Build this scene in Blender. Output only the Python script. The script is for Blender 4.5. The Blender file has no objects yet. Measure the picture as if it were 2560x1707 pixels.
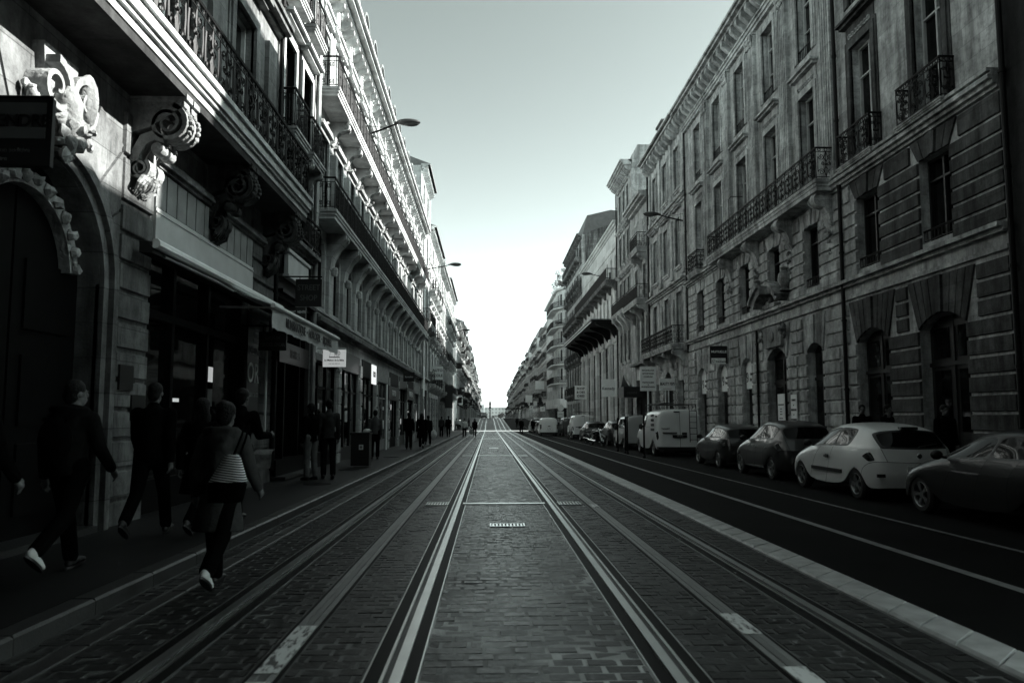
SKY, SUN, EXPO, HAZE = 0.125, 5.0, 2.0, 0.0001
import bpy, bmesh, math, random
from mathutils import Vector, Matrix
PI = math.pi
R = math.radians
rnd = random.Random(7)
scene = bpy.context.scene
COL = scene.collection

# ------------------------------------------------------------------ materials
def new_mat(name):
    m = bpy.data.materials.new(name); m.use_nodes = True
    nt = m.node_tree
    return m, nt, nt.nodes['Principled BSDF']
def grey(g): return (g*0.965, g, g*0.99, 1)
def simple(name, g, rough=0.6, metal=0.0, var=0.25, scale=3.0, bump=0.0, bscale=40.0, spec=0.5, coat=0.0):
    m, nt, p = new_mat(name)
    N = nt.nodes.new; L = nt.links.new
    p.inputs['Roughness'].default_value = rough
    p.inputs['Metallic'].default_value = metal
    p.inputs['Specular IOR Level'].default_value = spec
    if coat:
        p.inputs['Coat Weight'].default_value = coat; p.inputs['Coat Roughness'].default_value = 0.05
    tc = N('ShaderNodeTexCoord')
    if var:
        n = N('ShaderNodeTexNoise'); n.inputs['Scale'].default_value = scale; n.inputs['Detail'].default_value = 6
        L(tc.outputs['Object'], n.inputs['Vector'])
        r = N('ShaderNodeValToRGB')
        r.color_ramp.elements[0].position = 0.3; r.color_ramp.elements[1].position = 0.7
        r.color_ramp.elements[0].color = grey(g*(1-var)); r.color_ramp.elements[1].color = grey(g*(1+var))
        L(n.outputs['Fac'], r.inputs['Fac']); L(r.outputs['Color'], p.inputs['Base Color'])
    else:
        p.inputs['Base Color'].default_value = grey(g)
    if bump:
        n2 = N('ShaderNodeTexNoise'); n2.inputs['Scale'].default_value = bscale; n2.inputs['Detail'].default_value = 4
        L(tc.outputs['Object'], n2.inputs['Vector'])
        b = N('ShaderNodeBump'); b.inputs['Strength'].default_value = bump; b.inputs['Distance'].default_value = 0.02
        L(n2.outputs['Fac'], b.inputs['Height']); L(b.outputs['Normal'], p.inputs['Normal'])
    return m

def stone(name, g, soot=0.6, joints=0.0, jw=1.0, jh=0.42, rough=0.85, streak=1.0):
    """weathered limestone: block tone, soot streaks that run down the wall, optional ashlar joints"""
    m, nt, p = new_mat(name)
    N = nt.nodes.new; L = nt.links.new
    p.inputs['Roughness'].default_value = rough; p.inputs['Specular IOR Level'].default_value = 0.25
    tc = N('ShaderNodeTexCoord')
    mp = N('ShaderNodeMapping'); mp.inputs['Scale'].default_value = (2.2, 2.2, 0.32)
    L(tc.outputs['Object'], mp.inputs['Vector'])
    st = N('ShaderNodeTexNoise'); st.inputs['Scale'].default_value = 1.1; st.inputs['Detail'].default_value = 9; st.inputs['Roughness'].default_value = 0.65
    L(mp.outputs['Vector'], st.inputs['Vector'])
    bl = N('ShaderNodeTexNoise'); bl.inputs['Scale'].default_value = 0.55; bl.inputs['Detail'].default_value = 8; bl.inputs['Roughness'].default_value = 0.75
    L(tc.outputs['Object'], bl.inputs['Vector'])
    r1 = N('ShaderNodeValToRGB'); e = r1.color_ramp.elements
    e[0].position = 0.36; e[0].color = (1-soot*streak,)*3+(1,); e[1].position = 0.62; e[1].color = (1, 1, 1, 1)
    L(st.outputs['Fac'], r1.inputs['Fac'])
    r2 = N('ShaderNodeValToRGB'); e = r2.color_ramp.elements
    e[0].position = 0.33; e[0].color = (1-soot*0.8,)*3+(1,); e[1].position = 0.66; e[1].color = (1, 1, 1, 1)
    L(bl.outputs['Fac'], r2.inputs['Fac'])
    mx = N('ShaderNodeMixRGB'); mx.blend_type = 'MULTIPLY'; mx.inputs['Fac'].default_value = 1
    gr = N('ShaderNodeTexNoise'); gr.inputs['Scale'].default_value = 4.5; gr.inputs['Detail'].default_value = 12; gr.inputs['Roughness'].default_value = 0.75
    L(tc.outputs['Object'], gr.inputs['Vector']); r3 = N('ShaderNodeValToRGB'); e = r3.color_ramp.elements
    e[0].position = 0.38; e[0].color = (1-soot*0.6,)*3+(1,); e[1].position = 0.56; e[1].color = (1, 1, 1, 1); L(gr.outputs['Fac'], r3.inputs['Fac'])
    m0 = N('ShaderNodeMixRGB'); m0.blend_type = 'MULTIPLY'; m0.inputs['Fac'].default_value = 1
    L(r2.outputs['Color'], m0.inputs['Color1']); L(r3.outputs['Color'], m0.inputs['Color2'])
    L(r1.outputs['Color'], mx.inputs['Color1']); L(m0.outputs['Color'], mx.inputs['Color2'])
    sp = N('ShaderNodeSeparateXYZ'); cb = N('ShaderNodeCombineXYZ')
    L(tc.outputs['Object'], sp.inputs['Vector']); L(sp.outputs['Y'], cb.inputs['X']); L(sp.outputs['Z'], cb.inputs['Y'])
    br = N('ShaderNodeTexBrick'); br.inputs['Scale'].default_value = 1.0
    br.inputs['Brick Width'].default_value = jw; br.inputs['Row Height'].default_value = jh
    br.inputs['Mortar Size'].default_value = 0.008; br.inputs['Mortar Smooth'].default_value = 0.3
    br.inputs['Color1'].default_value = grey(g*1.1); br.inputs['Color2'].default_value = grey(g*0.75)
    br.inputs['Mortar'].default_value = grey(g*(1-joints))
    L(cb.outputs['Vector'], br.inputs['Vector'])
    mx2 = N('ShaderNodeMixRGB'); mx2.blend_type = 'MULTIPLY'; mx2.inputs['Fac'].default_value = 1
    L(br.outputs['Color'], mx2.inputs['Color1']); L(mx.outputs['Color'], mx2.inputs['Color2'])
    L(mx2.outputs['Color'], p.inputs['Base Color'])
    fn = N('ShaderNodeTexNoise'); fn.inputs['Scale'].default_value = 22; fn.inputs['Detail'].default_value = 6
    L(tc.outputs['Object'], fn.inputs['Vector'])
    ad = N('ShaderNodeMath'); ad.operation = 'MULTIPLY_ADD'; ad.inputs[1].default_value = -1.2 if joints else 0.0
    L(br.outputs['Fac'], ad.inputs[0]); L(fn.outputs['Fac'], ad.inputs[2])
    b = N('ShaderNodeBump'); b.inputs['Strength'].default_value = 0.45; b.inputs['Distance'].default_value = 0.015
    L(ad.outputs[0], b.inputs['Height']); L(b.outputs['Normal'], p.inputs['Normal'])
    return m

def glassy(name, g=0.012, rough=0.06, wavy=0.04, spec=0.5):
    m, nt, p = new_mat(name)
    N = nt.nodes.new; L = nt.links.new
    p.inputs['Base Color'].default_value = grey(g); p.inputs['Roughness'].default_value = rough
    p.inputs['Specular IOR Level'].default_value = spec
    tc = N('ShaderNodeTexCoord'); n = N('ShaderNodeTexNoise'); n.inputs['Scale'].default_value = 1.6; n.inputs['Detail'].default_value = 2
    L(tc.outputs['Object'], n.inputs['Vector'])
    b = N('ShaderNodeBump'); b.inputs['Strength'].default_value = wavy; b.inputs['Distance'].default_value = 0.1
    L(n.outputs['Fac'], b.inputs['Height']); L(b.outputs['Normal'], p.inputs['Normal'])
    return m

def sett_mat():
    m, nt, p = new_mat('sett_stone')
    N = nt.nodes.new; L = nt.links.new
    g = N('ShaderNodeNewGeometry'); tc = N('ShaderNodeTexCoord')
    n = N('ShaderNodeTexNoise'); n.inputs['Scale'].default_value = 18; n.inputs['Detail'].default_value = 7
    L(tc.outputs['Object'], n.inputs['Vector'])
    big = N('ShaderNodeTexNoise'); big.inputs['Scale'].default_value = 0.5; big.inputs['Detail'].default_value = 3
    L(tc.outputs['Object'], big.inputs['Vector'])
    a = N('ShaderNodeMath'); a.operation = 'MULTIPLY_ADD'; a.inputs[1].default_value = 0.45
    L(g.outputs['Random Per Island'], a.inputs[0]); L(n.outputs['Fac'], a.inputs[2])
    a2 = N('ShaderNodeMath'); a2.operation = 'MULTIPLY_ADD'; a2.inputs[1].default_value = 0.7
    L(big.outputs['Fac'], a2.inputs[0]); L(a.outputs[0], a2.inputs[2])
    r = N('ShaderNodeValToRGB'); e = r.color_ramp.elements
    e[0].position = 0.55; e[0].color = grey(0.004); e[1].position = 1.35; e[1].color = grey(0.04)
    mm = N('ShaderNodeMath'); mm.operation = 'MULTIPLY'; mm.inputs[1].default_value = 0.74
    L(a2.outputs[0], mm.inputs[0]); L(mm.outputs[0], r.inputs['Fac']); e[0].position = 0.42; e[1].position = 1.0
    L(r.outputs['Color'], p.inputs['Base Color'])
    rr = N('ShaderNodeMapRange'); rr.inputs['To Min'].default_value = 0.24; rr.inputs['To Max'].default_value = 0.5
    p.inputs['Specular IOR Level'].default_value = 0.14
    L(n.outputs['Fac'], rr.inputs['Value']); L(rr.outputs[0], p.inputs['Roughness'])
    b = N('ShaderNodeBump'); b.inputs['Strength'].default_value = 0.55; b.inputs['Distance'].default_value = 0.012
    L(n.outputs['Fac'], b.inputs['Height']); L(b.outputs['Normal'], p.inputs['Normal'])
    return m

def worn_paint():
    m, nt, p = new_mat('worn_white_paint')
    N = nt.nodes.new; L = nt.links.new
    tc = N('ShaderNodeTexCoord'); mpp = N('ShaderNodeMapping'); mpp.inputs['Scale'].default_value = (1.6, 0.45, 1); L(tc.outputs['Object'], mpp.inputs['Vector'])
    n = N('ShaderNodeTexNoise'); n.inputs['Scale'].default_value = 11; n.inputs['Detail'].default_value = 9; n.inputs['Roughness'].default_value = 0.72
    L(mpp.outputs['Vector'], n.inputs['Vector'])
    r = N('ShaderNodeValToRGB'); e = r.color_ramp.elements
    e[0].position = 0.41; e[0].color = grey(0.05); e[1].position = 0.5; e[1].color = grey(0.7)
    L(n.outputs['Fac'], r.inputs['Fac']); L(r.outputs['Color'], p.inputs['Base Color'])
    p.inputs['Roughness'].default_value = 0.6
    return m
def striped(name, a, b, freq, axis='Z'):
    m, nt, p = new_mat(name)
    N = nt.nodes.new; L = nt.links.new
    tc = N('ShaderNodeTexCoord'); sp = N('ShaderNodeSeparateXYZ'); L(tc.outputs['Object'], sp.inputs['Vector'])
    s = N('ShaderNodeMath'); s.operation = 'MULTIPLY'; s.inputs[1].default_value = freq; L(sp.outputs[axis], s.inputs[0])
    fr = N('ShaderNodeMath'); fr.operation = 'FRACT'; L(s.outputs[0], fr.inputs[0])
    gt = N('ShaderNodeMath'); gt.operation = 'GREATER_THAN'; gt.inputs[1].default_value = 0.5; L(fr.outputs[0], gt.inputs[0])
    mx = N('ShaderNodeMixRGB'); mx.inputs['Color1'].default_value = grey(a); mx.inputs['Color2'].default_value = grey(b)
    L(gt.outputs[0], mx.inputs['Fac']); L(mx.outputs['Color'], p.inputs['Base Color']); p.inputs['Roughness'].default_value = 0.8
    return m

MT = {}
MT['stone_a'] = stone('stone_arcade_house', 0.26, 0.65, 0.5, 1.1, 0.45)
MT['stone_b'] = stone('stone_balcony_house', 0.6, 0.45, 0.45, 0.9, 0.4, streak=0.8)
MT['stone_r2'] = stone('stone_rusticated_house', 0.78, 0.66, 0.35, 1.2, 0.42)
MT['stone_r2d'] = stone('stone_rusticated_wing', 0.15, 0.8, 0.35, 1.2, 0.42)  # edge vignetting put into a darker copy of the house stone
MT['stone_r3'] = stone('stone_narrow_house', 0.75, 0.62, 0.3, 1.0, 0.45)
MT['stone_r4'] = stone('stone_tall_house', 0.6, 0.6, 0.3, 1.0, 0.45)
MT['plaster'] = stone('light_plaster', 0.75, 0.28, 0.1, 2.0, 0.8)
MT['stone_w'] = stone('pale_stone', 0.66, 0.3, 0.35, 1.0, 0.45)
MT['stone_far'] = stone('far_stone', 0.62, 0.55, 0.2, 1.0, 0.5)
MT['stone_dark'] = stone('sooty_stone', 0.05, 0.7, 0.4, 1.0, 0.42)  # near shade and edge vignetting put into the stone colour
MT['rubble'] = stone('rubble_party_wall', 0.2, 0.85, 0.7, 0.5, 0.3)
MT['trim'] = stone('trim_stone', 0.62, 0.5, 0.0)
MT['trim_dark'] = stone('trim_stone_sooty', 0.3, 0.75, 0.0)
MT['slate'] = simple('slate_roof', 0.05, 0.55, bump=0.3, bscale=12)
MT['tile'] = simple('clay_roof', 0.12, 0.8, bump=0.5, bscale=9)
MT['zinc'] = simple('zinc', 0.3, 0.4, 0.6)
MT['iron'] = simple('black_ironwork', 0.005, 0.5, 0.0, spec=0.15)
MT['glass'] = glassy('window_glass', 0.004, 0.06, 0.04, 0.18)
MT['shopglass'] = glassy('shop_glass', 0.003, 0.04, 0.015, 0.3)
MT['frame_white'] = simple('painted_frame', 0.4, 0.5)
MT['frame_dark'] = simple('dark_frame', 0.012, 0.4, spec=0.3)
MT['shop_dark'] = simple('dark_shopfront', 0.004, 0.5, spec=0.06)
MT['panel_grey'] = simple('grey_boards', 0.22, 0.55, bump=0.2)
MT['board_pale'] = simple('pale_signboard', 0.45, 0.55, var=0.12)
MT['white'] = simple('white_sign', 0.82, 0.5, var=0.05)
MT['black'] = simple('black_sign', 0.008, 0.4, var=0.1)
MT['ink'] = simple('dark_lettering', 0.015, 0.6, var=0)
MT['letter_white'] = simple('white_lettering', 0.85, 0.5, var=0)
MT['letter_grey'] = simple('grey_lettering', 0.28, 0.5, var=0)
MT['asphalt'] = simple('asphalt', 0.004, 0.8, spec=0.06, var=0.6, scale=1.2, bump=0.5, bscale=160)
MT['mortar'] = simple('sett_mortar', 0.07, 0.6, var=0.95, scale=1.1, bump=0.2, bscale=80)
MT['setts'] = sett_mat()
MT['concrete'] = simple('strip_concrete', 0.2, 0.36, var=0.2, scale=5, bump=0.25, bscale=120)
MT['kerb'] = simple('granite_kerb', 0.022, 0.45, var=0.3, scale=4, bump=0.3, bscale=90)
MT['paving'] = None
MT['rail'] = simple('polished_rail_steel', 0.6, 0.28, 1.0, var=0.1)
MT['rail_dark'] = simple('rail_groove', 0.005, 0.6, spec=0.1)
MT['bitumen'] = simple('bitumen_joint', 0.004, 0.6, spec=0.08)
MT['paint'] = simple('road_paint', 0.22, 0.6, var=0.3, scale=6)
MT['worn'] = worn_paint()
MT['steel'] = simple('galvanised_steel', 0.42, 0.4, 0.8)

def paving_mat():
    m, nt, p = new_mat('pavement_slabs')
    N = nt.nodes.new; L = nt.links.new
    tc = N('ShaderNodeTexCoord')
    br = N('ShaderNodeTexBrick'); br.inputs['Scale'].default_value = 1
    br.inputs['Brick Width'].default_value = 0.6; br.inputs['Row Height'].default_value = 0.4; br.inputs['Mortar Size'].default_value = 0.006
    br.inputs['Color1'].default_value = grey(0.012); br.inputs['Color2'].default_value = grey(0.007); br.inputs['Mortar'].default_value = grey(0.004)
    L(tc.outputs['Object'], br.inputs['Vector'])
    n = N('ShaderNodeTexNoise'); n.inputs['Scale'].default_value = 1.5; n.inputs['Detail'].default_value = 8
    L(tc.outputs['Object'], n.inputs['Vector'])
    mx = N('ShaderNodeMixRGB'); mx.blend_type = 'MULTIPLY'; mx.inputs['Fac'].default_value = 0.7
    L(br.outputs['Color'], mx.inputs['Color1']); L(n.outputs['Fac'], mx.inputs['Color2']); L(mx.outputs['Color'], p.inputs['Base Color'])
    p.inputs['Roughness'].default_value = 0.5; p.inputs['Specular IOR Level'].default_value = 0.35
    b = N('ShaderNodeBump'); b.inputs['Strength'].default_value = 0.3; b.inputs['Distance'].default_value = 0.01
    L(n.outputs['Fac'], b.inputs['Height']); L(b.outputs['Normal'], p.inputs['Normal'])
    return m
MT['paving'] = paving_mat()

# ------------------------------------------------------------------ mesh helpers
class M:
    """collects faces; build() links them as one mesh object"""
    def __init__(s, T=None): s.v = []; s.f = []; s.T = T; s.smooth = False
    def add(s, vs, fs, T=None):
        o = len(s.v); T = T or s.T
        s.v += [T(*p) for p in vs] if T else [tuple(p) for p in vs]
        s.f += [tuple(i+o for i in f) for f in fs]
    def box(s, a0, a1, b0, b1, c0, c1, T=None):
        s.add([(a0,b0,c0),(a1,b0,c0),(a1,b1,c0),(a0,b1,c0),(a0,b0,c1),(a1,b0,c1),(a1,b1,c1),(a0,b1,c1)],
              [(0,3,2,1),(4,5,6,7),(0,1,5,4),(1,2,6,5),(2,3,7,6),(3,0,4,7)], T)
    def prism(s, poly, c0, c1, ax='c', T=None):
        """poly of 2-D points; ax='c': (a,b) extruded along c; ax='a': (c,b) along a; ax='b': (a,c) along b"""
        n = len(poly)
        def mk(p, t): return (p[0],p[1],t) if ax == 'c' else ((t,p[1],p[0]) if ax == 'a' else (p[0],t,p[1]))
        vs = [mk(p, c0) for p in poly]+[mk(p, c1) for p in poly]
        fs = [tuple(range(n))[::-1], tuple(range(n, 2*n))]+[(i,(i+1)%n,n+(i+1)%n,n+i) for i in range(n)]
        s.add(vs, fs, T)
    def strip(s, top, bot, c0, c1, ax='c', T=None):
        """solid between two polylines of equal length (for curved ribbons and arches)"""
        n = len(top)
        def mk(p, t): return (p[0],p[1],t) if ax == 'c' else ((t,p[1],p[0]) if ax == 'a' else (p[0],t,p[1]))
        vs = []
        for p, q in zip(top, bot): vs += [mk(p,c0), mk(q,c0), mk(p,c1), mk(q,c1)]
        fs = [(0,1,3,2), (4*n-4,4*n-2,4*n-1,4*n-3)]
        for i in range(n-1):
            a = 4*i; b = a+4
            fs += [(a,b,b+1,a+1),(a+2,a+3,b+3,b+2),(a,a+2,b+2,b),(a+1,b+1,b+3,a+3)]
        s.add(vs, fs, T)
    def tube(s, pts, r, n=4, T=None, cap=True, r2=None):
        pts = [Vector(p) for p in pts]; k = len(pts); vs = []; fs = []
        up = Vector((0,0,1))
        for i, p in enumerate(pts):
            d = (pts[min(i+1,k-1)]-pts[max(i-1,0)])
            d = d.normalized() if d.length > 1e-9 else Vector((0,0,1))
            a = d.cross(up)
            if a.length < 1e-3: a = d.cross(Vector((1,0,0)))
            a.normalize(); b = d.cross(a)
            rr = r if r2 is None else r+(r2-r)*i/max(1,k-1)
            for j in range(n):
                t = 2*PI*(j+0.5)/n
                vs.append(tuple(p+a*(rr*math.cos(t))+b*(rr*math.sin(t))))
        for i in range(k-1):
            for j in range(n):
                fs.append((i*n+j, i*n+(j+1)%n, (i+1)*n+(j+1)%n, (i+1)*n+j))
        if cap: fs += [tuple(range(n))[::-1], tuple(range((k-1)*n, k*n))]
        s.add(vs, fs, T)
    def ball(s, c, r, seg=8, ring=5, T=None, noise=0.0, rng=None):
        if not hasattr(r, '__len__'): r = (r,r,r)
        vs = [(c[0],c[1],c[2]-r[2])]; fs = []
        for i in range(1, ring):
            ph = -PI/2+PI*i/ring
            for j in range(seg):
                k = 1+(rng.uniform(-noise, noise) if noise else 0)
                t = 2*PI*j/seg
                vs.append((c[0]+r[0]*math.cos(ph)*math.cos(t)*k, c[1]+r[1]*math.cos(ph)*math.sin(t)*k, c[2]+r[2]*math.sin(ph)*k))
        vs.append((c[0],c[1],c[2]+r[2])); e = len(vs)-1
        for j in range(seg): fs.append((0, 1+(j+1)%seg, 1+j)); fs.append((e, e-seg+j, e-seg+(j+1)%seg))
        for i in range(ring-2):
            for j in range(seg):
                a = 1+i*seg+j; b = 1+i*seg+(j+1)%seg
                fs.append((a, b, b+seg, a+seg))
        s.add(vs, fs, T)
    def lathe(s, prof, c=(0,0,0), n=12, T=None, axis='z', cap=True):
        vs = []; fs = []; k = len(prof)
        for r_, h in prof:
            for j in range(n):
                t = 2*PI*j/n; a, b = r_*math.cos(t), r_*math.sin(t)
                p = (a,b,h) if axis == 'z' else ((h,a,b) if axis == 'x' else (a,h,b))
                vs.append((p[0]+c[0], p[1]+c[1], p[2]+c[2]))
        for i in range(k-1):
            for j in range(n): fs.append((i*n+j, i*n+(j+1)%n, (i+1)*n+(j+1)%n, (i+1)*n+j))
        if cap: fs += [tuple(range(n))[::-1], tuple(range((k-1)*n, k*n))]
        s.add(vs, fs, T)
    def merge(s, o, T=None): s.add(o.v, o.f, T)
    def data(s, name, mat, angle=35):
        me = bpy.data.meshes.new(name); me.from_pydata(s.v, [], s.f); me.validate()
        bm = bmesh.new(); bm.from_mesh(me); bmesh.ops.recalc_face_normals(bm, faces=bm.faces[:]); bm.to_mesh(me); bm.free()
        if mat: me.materials.append(MT[mat] if isinstance(mat, str) else mat)
        me.shade_smooth(); me.set_sharp_from_angle(angle=R(angle))
        return me
    def build(s, name, mat, parent=None, angle=35, loc=None):
        o = bpy.data.objects.new(name, s.data(name, mat, angle)); COL.objects.link(o)
        if parent: o.parent = parent
        if loc: o.location = loc
        return o
def tag(o, label=None, cat=None, group=None, kind=None):
    if label: o['label'] = label
    if cat: o['category'] = cat
    if group: o['group'] = group
    if kind: o['kind'] = kind
    return o
def empty(name, loc=(0,0,0), rz=0.0, label=None, cat=None, group=None):
    o = bpy.data.objects.new(name, None); COL.objects.link(o); o.empty_display_size = 0.2
    o.location = loc; o.rotation_euler = (0,0,rz)
    return tag(o, label, cat, group)
def link(name, me, parent=None, loc=(0,0,0), rot=(0,0,0)):
    o = bpy.data.objects.new(name, me); COL.objects.link(o); o.parent = parent; o.location = loc; o.rotation_euler = rot
    return o
def copy_tree(o, parent=None):
    c = o.copy(); COL.objects.link(c)
    if parent: c.parent = parent
    for ch in [x for x in bpy.data.objects if x.parent == o]: copy_tree(ch, c)
    return c
def arc(cx, cy, r, a0, a1, n): return [(cx+r*math.cos(a0+(a1-a0)*i/n), cy+r*math.sin(a0+(a1-a0)*i/n)) for i in range(n+1)]
def spiral(cx, cy, r0, r1, a0, a1, n):
    return [(cx+(r0+(r1-r0)*i/n)*math.cos(a0+(a1-a0)*i/n), cy+(r0+(r1-r0)*i/n)*math.sin(a0+(a1-a0)*i/n)) for i in range(n+1)]

# ground profile: the street dips to the crossing and then climbs
def gz(y):
    if y < 100: return -0.0050*y
    if y < 112: return -0.50
    if y < 185: return -0.50+(y-112)*0.0232
    return 1.19-(y-185)*0.012
# lettering: font curves turned into a mesh, in the (x right, z up) plane facing -y
_txt = {}
def text_mesh(s, size, mat, squash=1.0, bold=0.0, ext=0.004, align='CENTER'):
    cu = bpy.data.curves.new('lettering', 'FONT'); cu.body = s; cu.size = size; cu.align_x = align; cu.align_y = 'CENTER'
    cu.extrude = ext; cu.offset = bold; cu.resolution_u = 3; cu.space_line = 0.9
    ob = bpy.data.objects.new('lettering', cu); COL.objects.link(ob)
    dg = bpy.context.evaluated_depsgraph_get(); me = bpy.data.meshes.new_from_object(ob.evaluated_get(dg))
    bpy.data.objects.remove(ob)
    me.transform(Matrix.Diagonal((squash,1,1,1))); me.transform(Matrix.Rotation(PI/2, 4, 'X'))
    me.materials.clear(); me.materials.append(MT[mat]); me.name = 'lettering'
    return me
def lettering(s, size, mat, parent, loc, rz=0.0, squash=1.0, bold=0.0, align='CENTER', name='lettering'):
    return link(name, text_mesh(s, size, mat, squash, bold, align=align), parent, loc, (0,0,rz))
MT['kerb_pale'] = simple('pale_kerb_stone', 0.46, 0.5, var=0.25, scale=5, bump=0.25, bscale=90)
MT['line_worn'] = simple('worn_line', 0.12, 0.7, var=0.7, scale=7)
MT['strip_steel'] = simple('conductor_steel', 0.2, 0.35, 0.5, var=0.2)

MT['drain_pale'] = simple('polished_cast_iron', 0.75, 0.3, 1.0, var=0.15)
def carved(name, g, soot=0.5):
    m = stone(name, g, soot, 0.0); nt = m.node_tree; N = nt.nodes.new; L = nt.links.new; pb = nt.nodes['Principled BSDF']
    tc = [n for n in nt.nodes if n.type == 'TEX_COORD'][0]
    v = N('ShaderNodeTexVoronoi'); v.inputs['Scale'].default_value = 17; v.feature = 'SMOOTH_F1'
    d = N('ShaderNodeTexNoise'); d.inputs['Scale'].default_value = 5; d.inputs['Detail'].default_value = 5
    L(tc.outputs['Object'], d.inputs['Vector']); mx = N('ShaderNodeMixRGB'); mx.inputs['Fac'].default_value = 0.25
    L(tc.outputs['Object'], mx.inputs['Color1']); L(d.outputs['Color'], mx.inputs['Color2']); L(mx.outputs['Color'], v.inputs['Vector'])
    b = N('ShaderNodeBump'); b.inputs['Strength'].default_value = 0.9; b.inputs['Distance'].default_value = 0.02
    L(v.outputs['Distance'], b.inputs['Height'])
    old = pb.inputs['Normal'].links[0].from_socket; L(old, b.inputs['Normal']); L(b.outputs['Normal'], pb.inputs['Normal'])
    return m
MT['carved_a'] = carved('carved_stone', 0.5, 0.6); MT['carved_dark'] = carved('carved_blackened_stone', 0.13, 0.8); MT['carved_r2'] = carved('carved_sooty_stone', 0.5, 0.75)  # middle one: bracket shade put into a darker copy of the carved stone

def curtain_glass():
    m, nt, p = new_mat('curtained_glass'); N = nt.nodes.new; L = nt.links.new
    tc = N('ShaderNodeTexCoord'); w_ = N('ShaderNodeTexWave'); w_.inputs['Scale'].default_value = 4.0; w_.inputs['Distortion'].default_value = 2.5; w_.inputs['Detail'].default_value = 2
    L(tc.outputs['Object'], w_.inputs['Vector']); r = N('ShaderNodeValToRGB'); r.color_ramp.elements[0].color = grey(0.06); r.color_ramp.elements[1].color = grey(0.22)
    L(w_.outputs['Fac'], r.inputs['Fac']); L(r.outputs['Color'], p.inputs['Base Color']); p.inputs['Roughness'].default_value = 0.12; p.inputs['Specular IOR Level'].default_value = 0.3
    return m
MT['glass_curtain'] = curtain_glass()
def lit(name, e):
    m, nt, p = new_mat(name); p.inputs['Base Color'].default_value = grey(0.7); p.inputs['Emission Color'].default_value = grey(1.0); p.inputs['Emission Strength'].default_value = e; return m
MT['lightbox'] = lit('lightbox_panel', 0.09); MT['lit_panel'] = lit('lit_sign_panel', 0.22); MT['lit_display'] = lit('lit_shop_display', 0.1)  # glow added for the hung sign's missing daylight and for shop-window glints

MT['mortar_pale'] = simple('pale_joint_sand', 0.34, 0.7, var=0.85, scale=1.2, bump=0.3, bscale=70)  # paler fill for the middle joints, glints put into its colour
# ------------------------------------------------------------------ facades
XL, XR = -5.0, 11.0
BN = 'houses along the street'
_win = {}
def window_meshes(W, H, style):
    k = (round(W,2), round(H,2), style)
    if k in _win: return _win[k]
    fm = M(); t = 0.065
    fm.box(-W/2, -W/2+t, -0.03, 0.05, 0, H); fm.box(W/2-t, W/2, -0.03, 0.05, 0, H)
    fm.box(-W/2+t, W/2-t, -0.03, 0.05, H-t, H); fm.box(-W/2+t, W/2-t, -0.03, 0.05, 0, t)
    if style != 'single':
        fm.box(-0.03, 0.03, -0.035, 0.04, t, H-t)
        zt = H*0.74
        fm.box(-W/2+t, -0.03, -0.035, 0.04, zt-0.025, zt+0.025); fm.box(0.03, W/2-t, -0.035, 0.04, zt-0.025, zt+0.025)
        if H > 2.2 and style == 'bars':
            fm.box(-W/2+t, -0.03, -0.02, 0.03, H*0.38, H*0.38+0.03); fm.box(0.03, W/2-t, -0.02, 0.03, H*0.38, H*0.38+0.03)
    pm = M(); pm.box(-W/2+0.01, W/2-0.01, 0.052, 0.064, 0.01, H-0.01)
    mat = 'frame_dark' if style == 'dark' else 'frame_white'
    _win[k] = (fm.data('window', mat), pm.data('pane', 'glass'), pm.data('pane', 'glass_curtain'))
    return _win[k]

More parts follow.
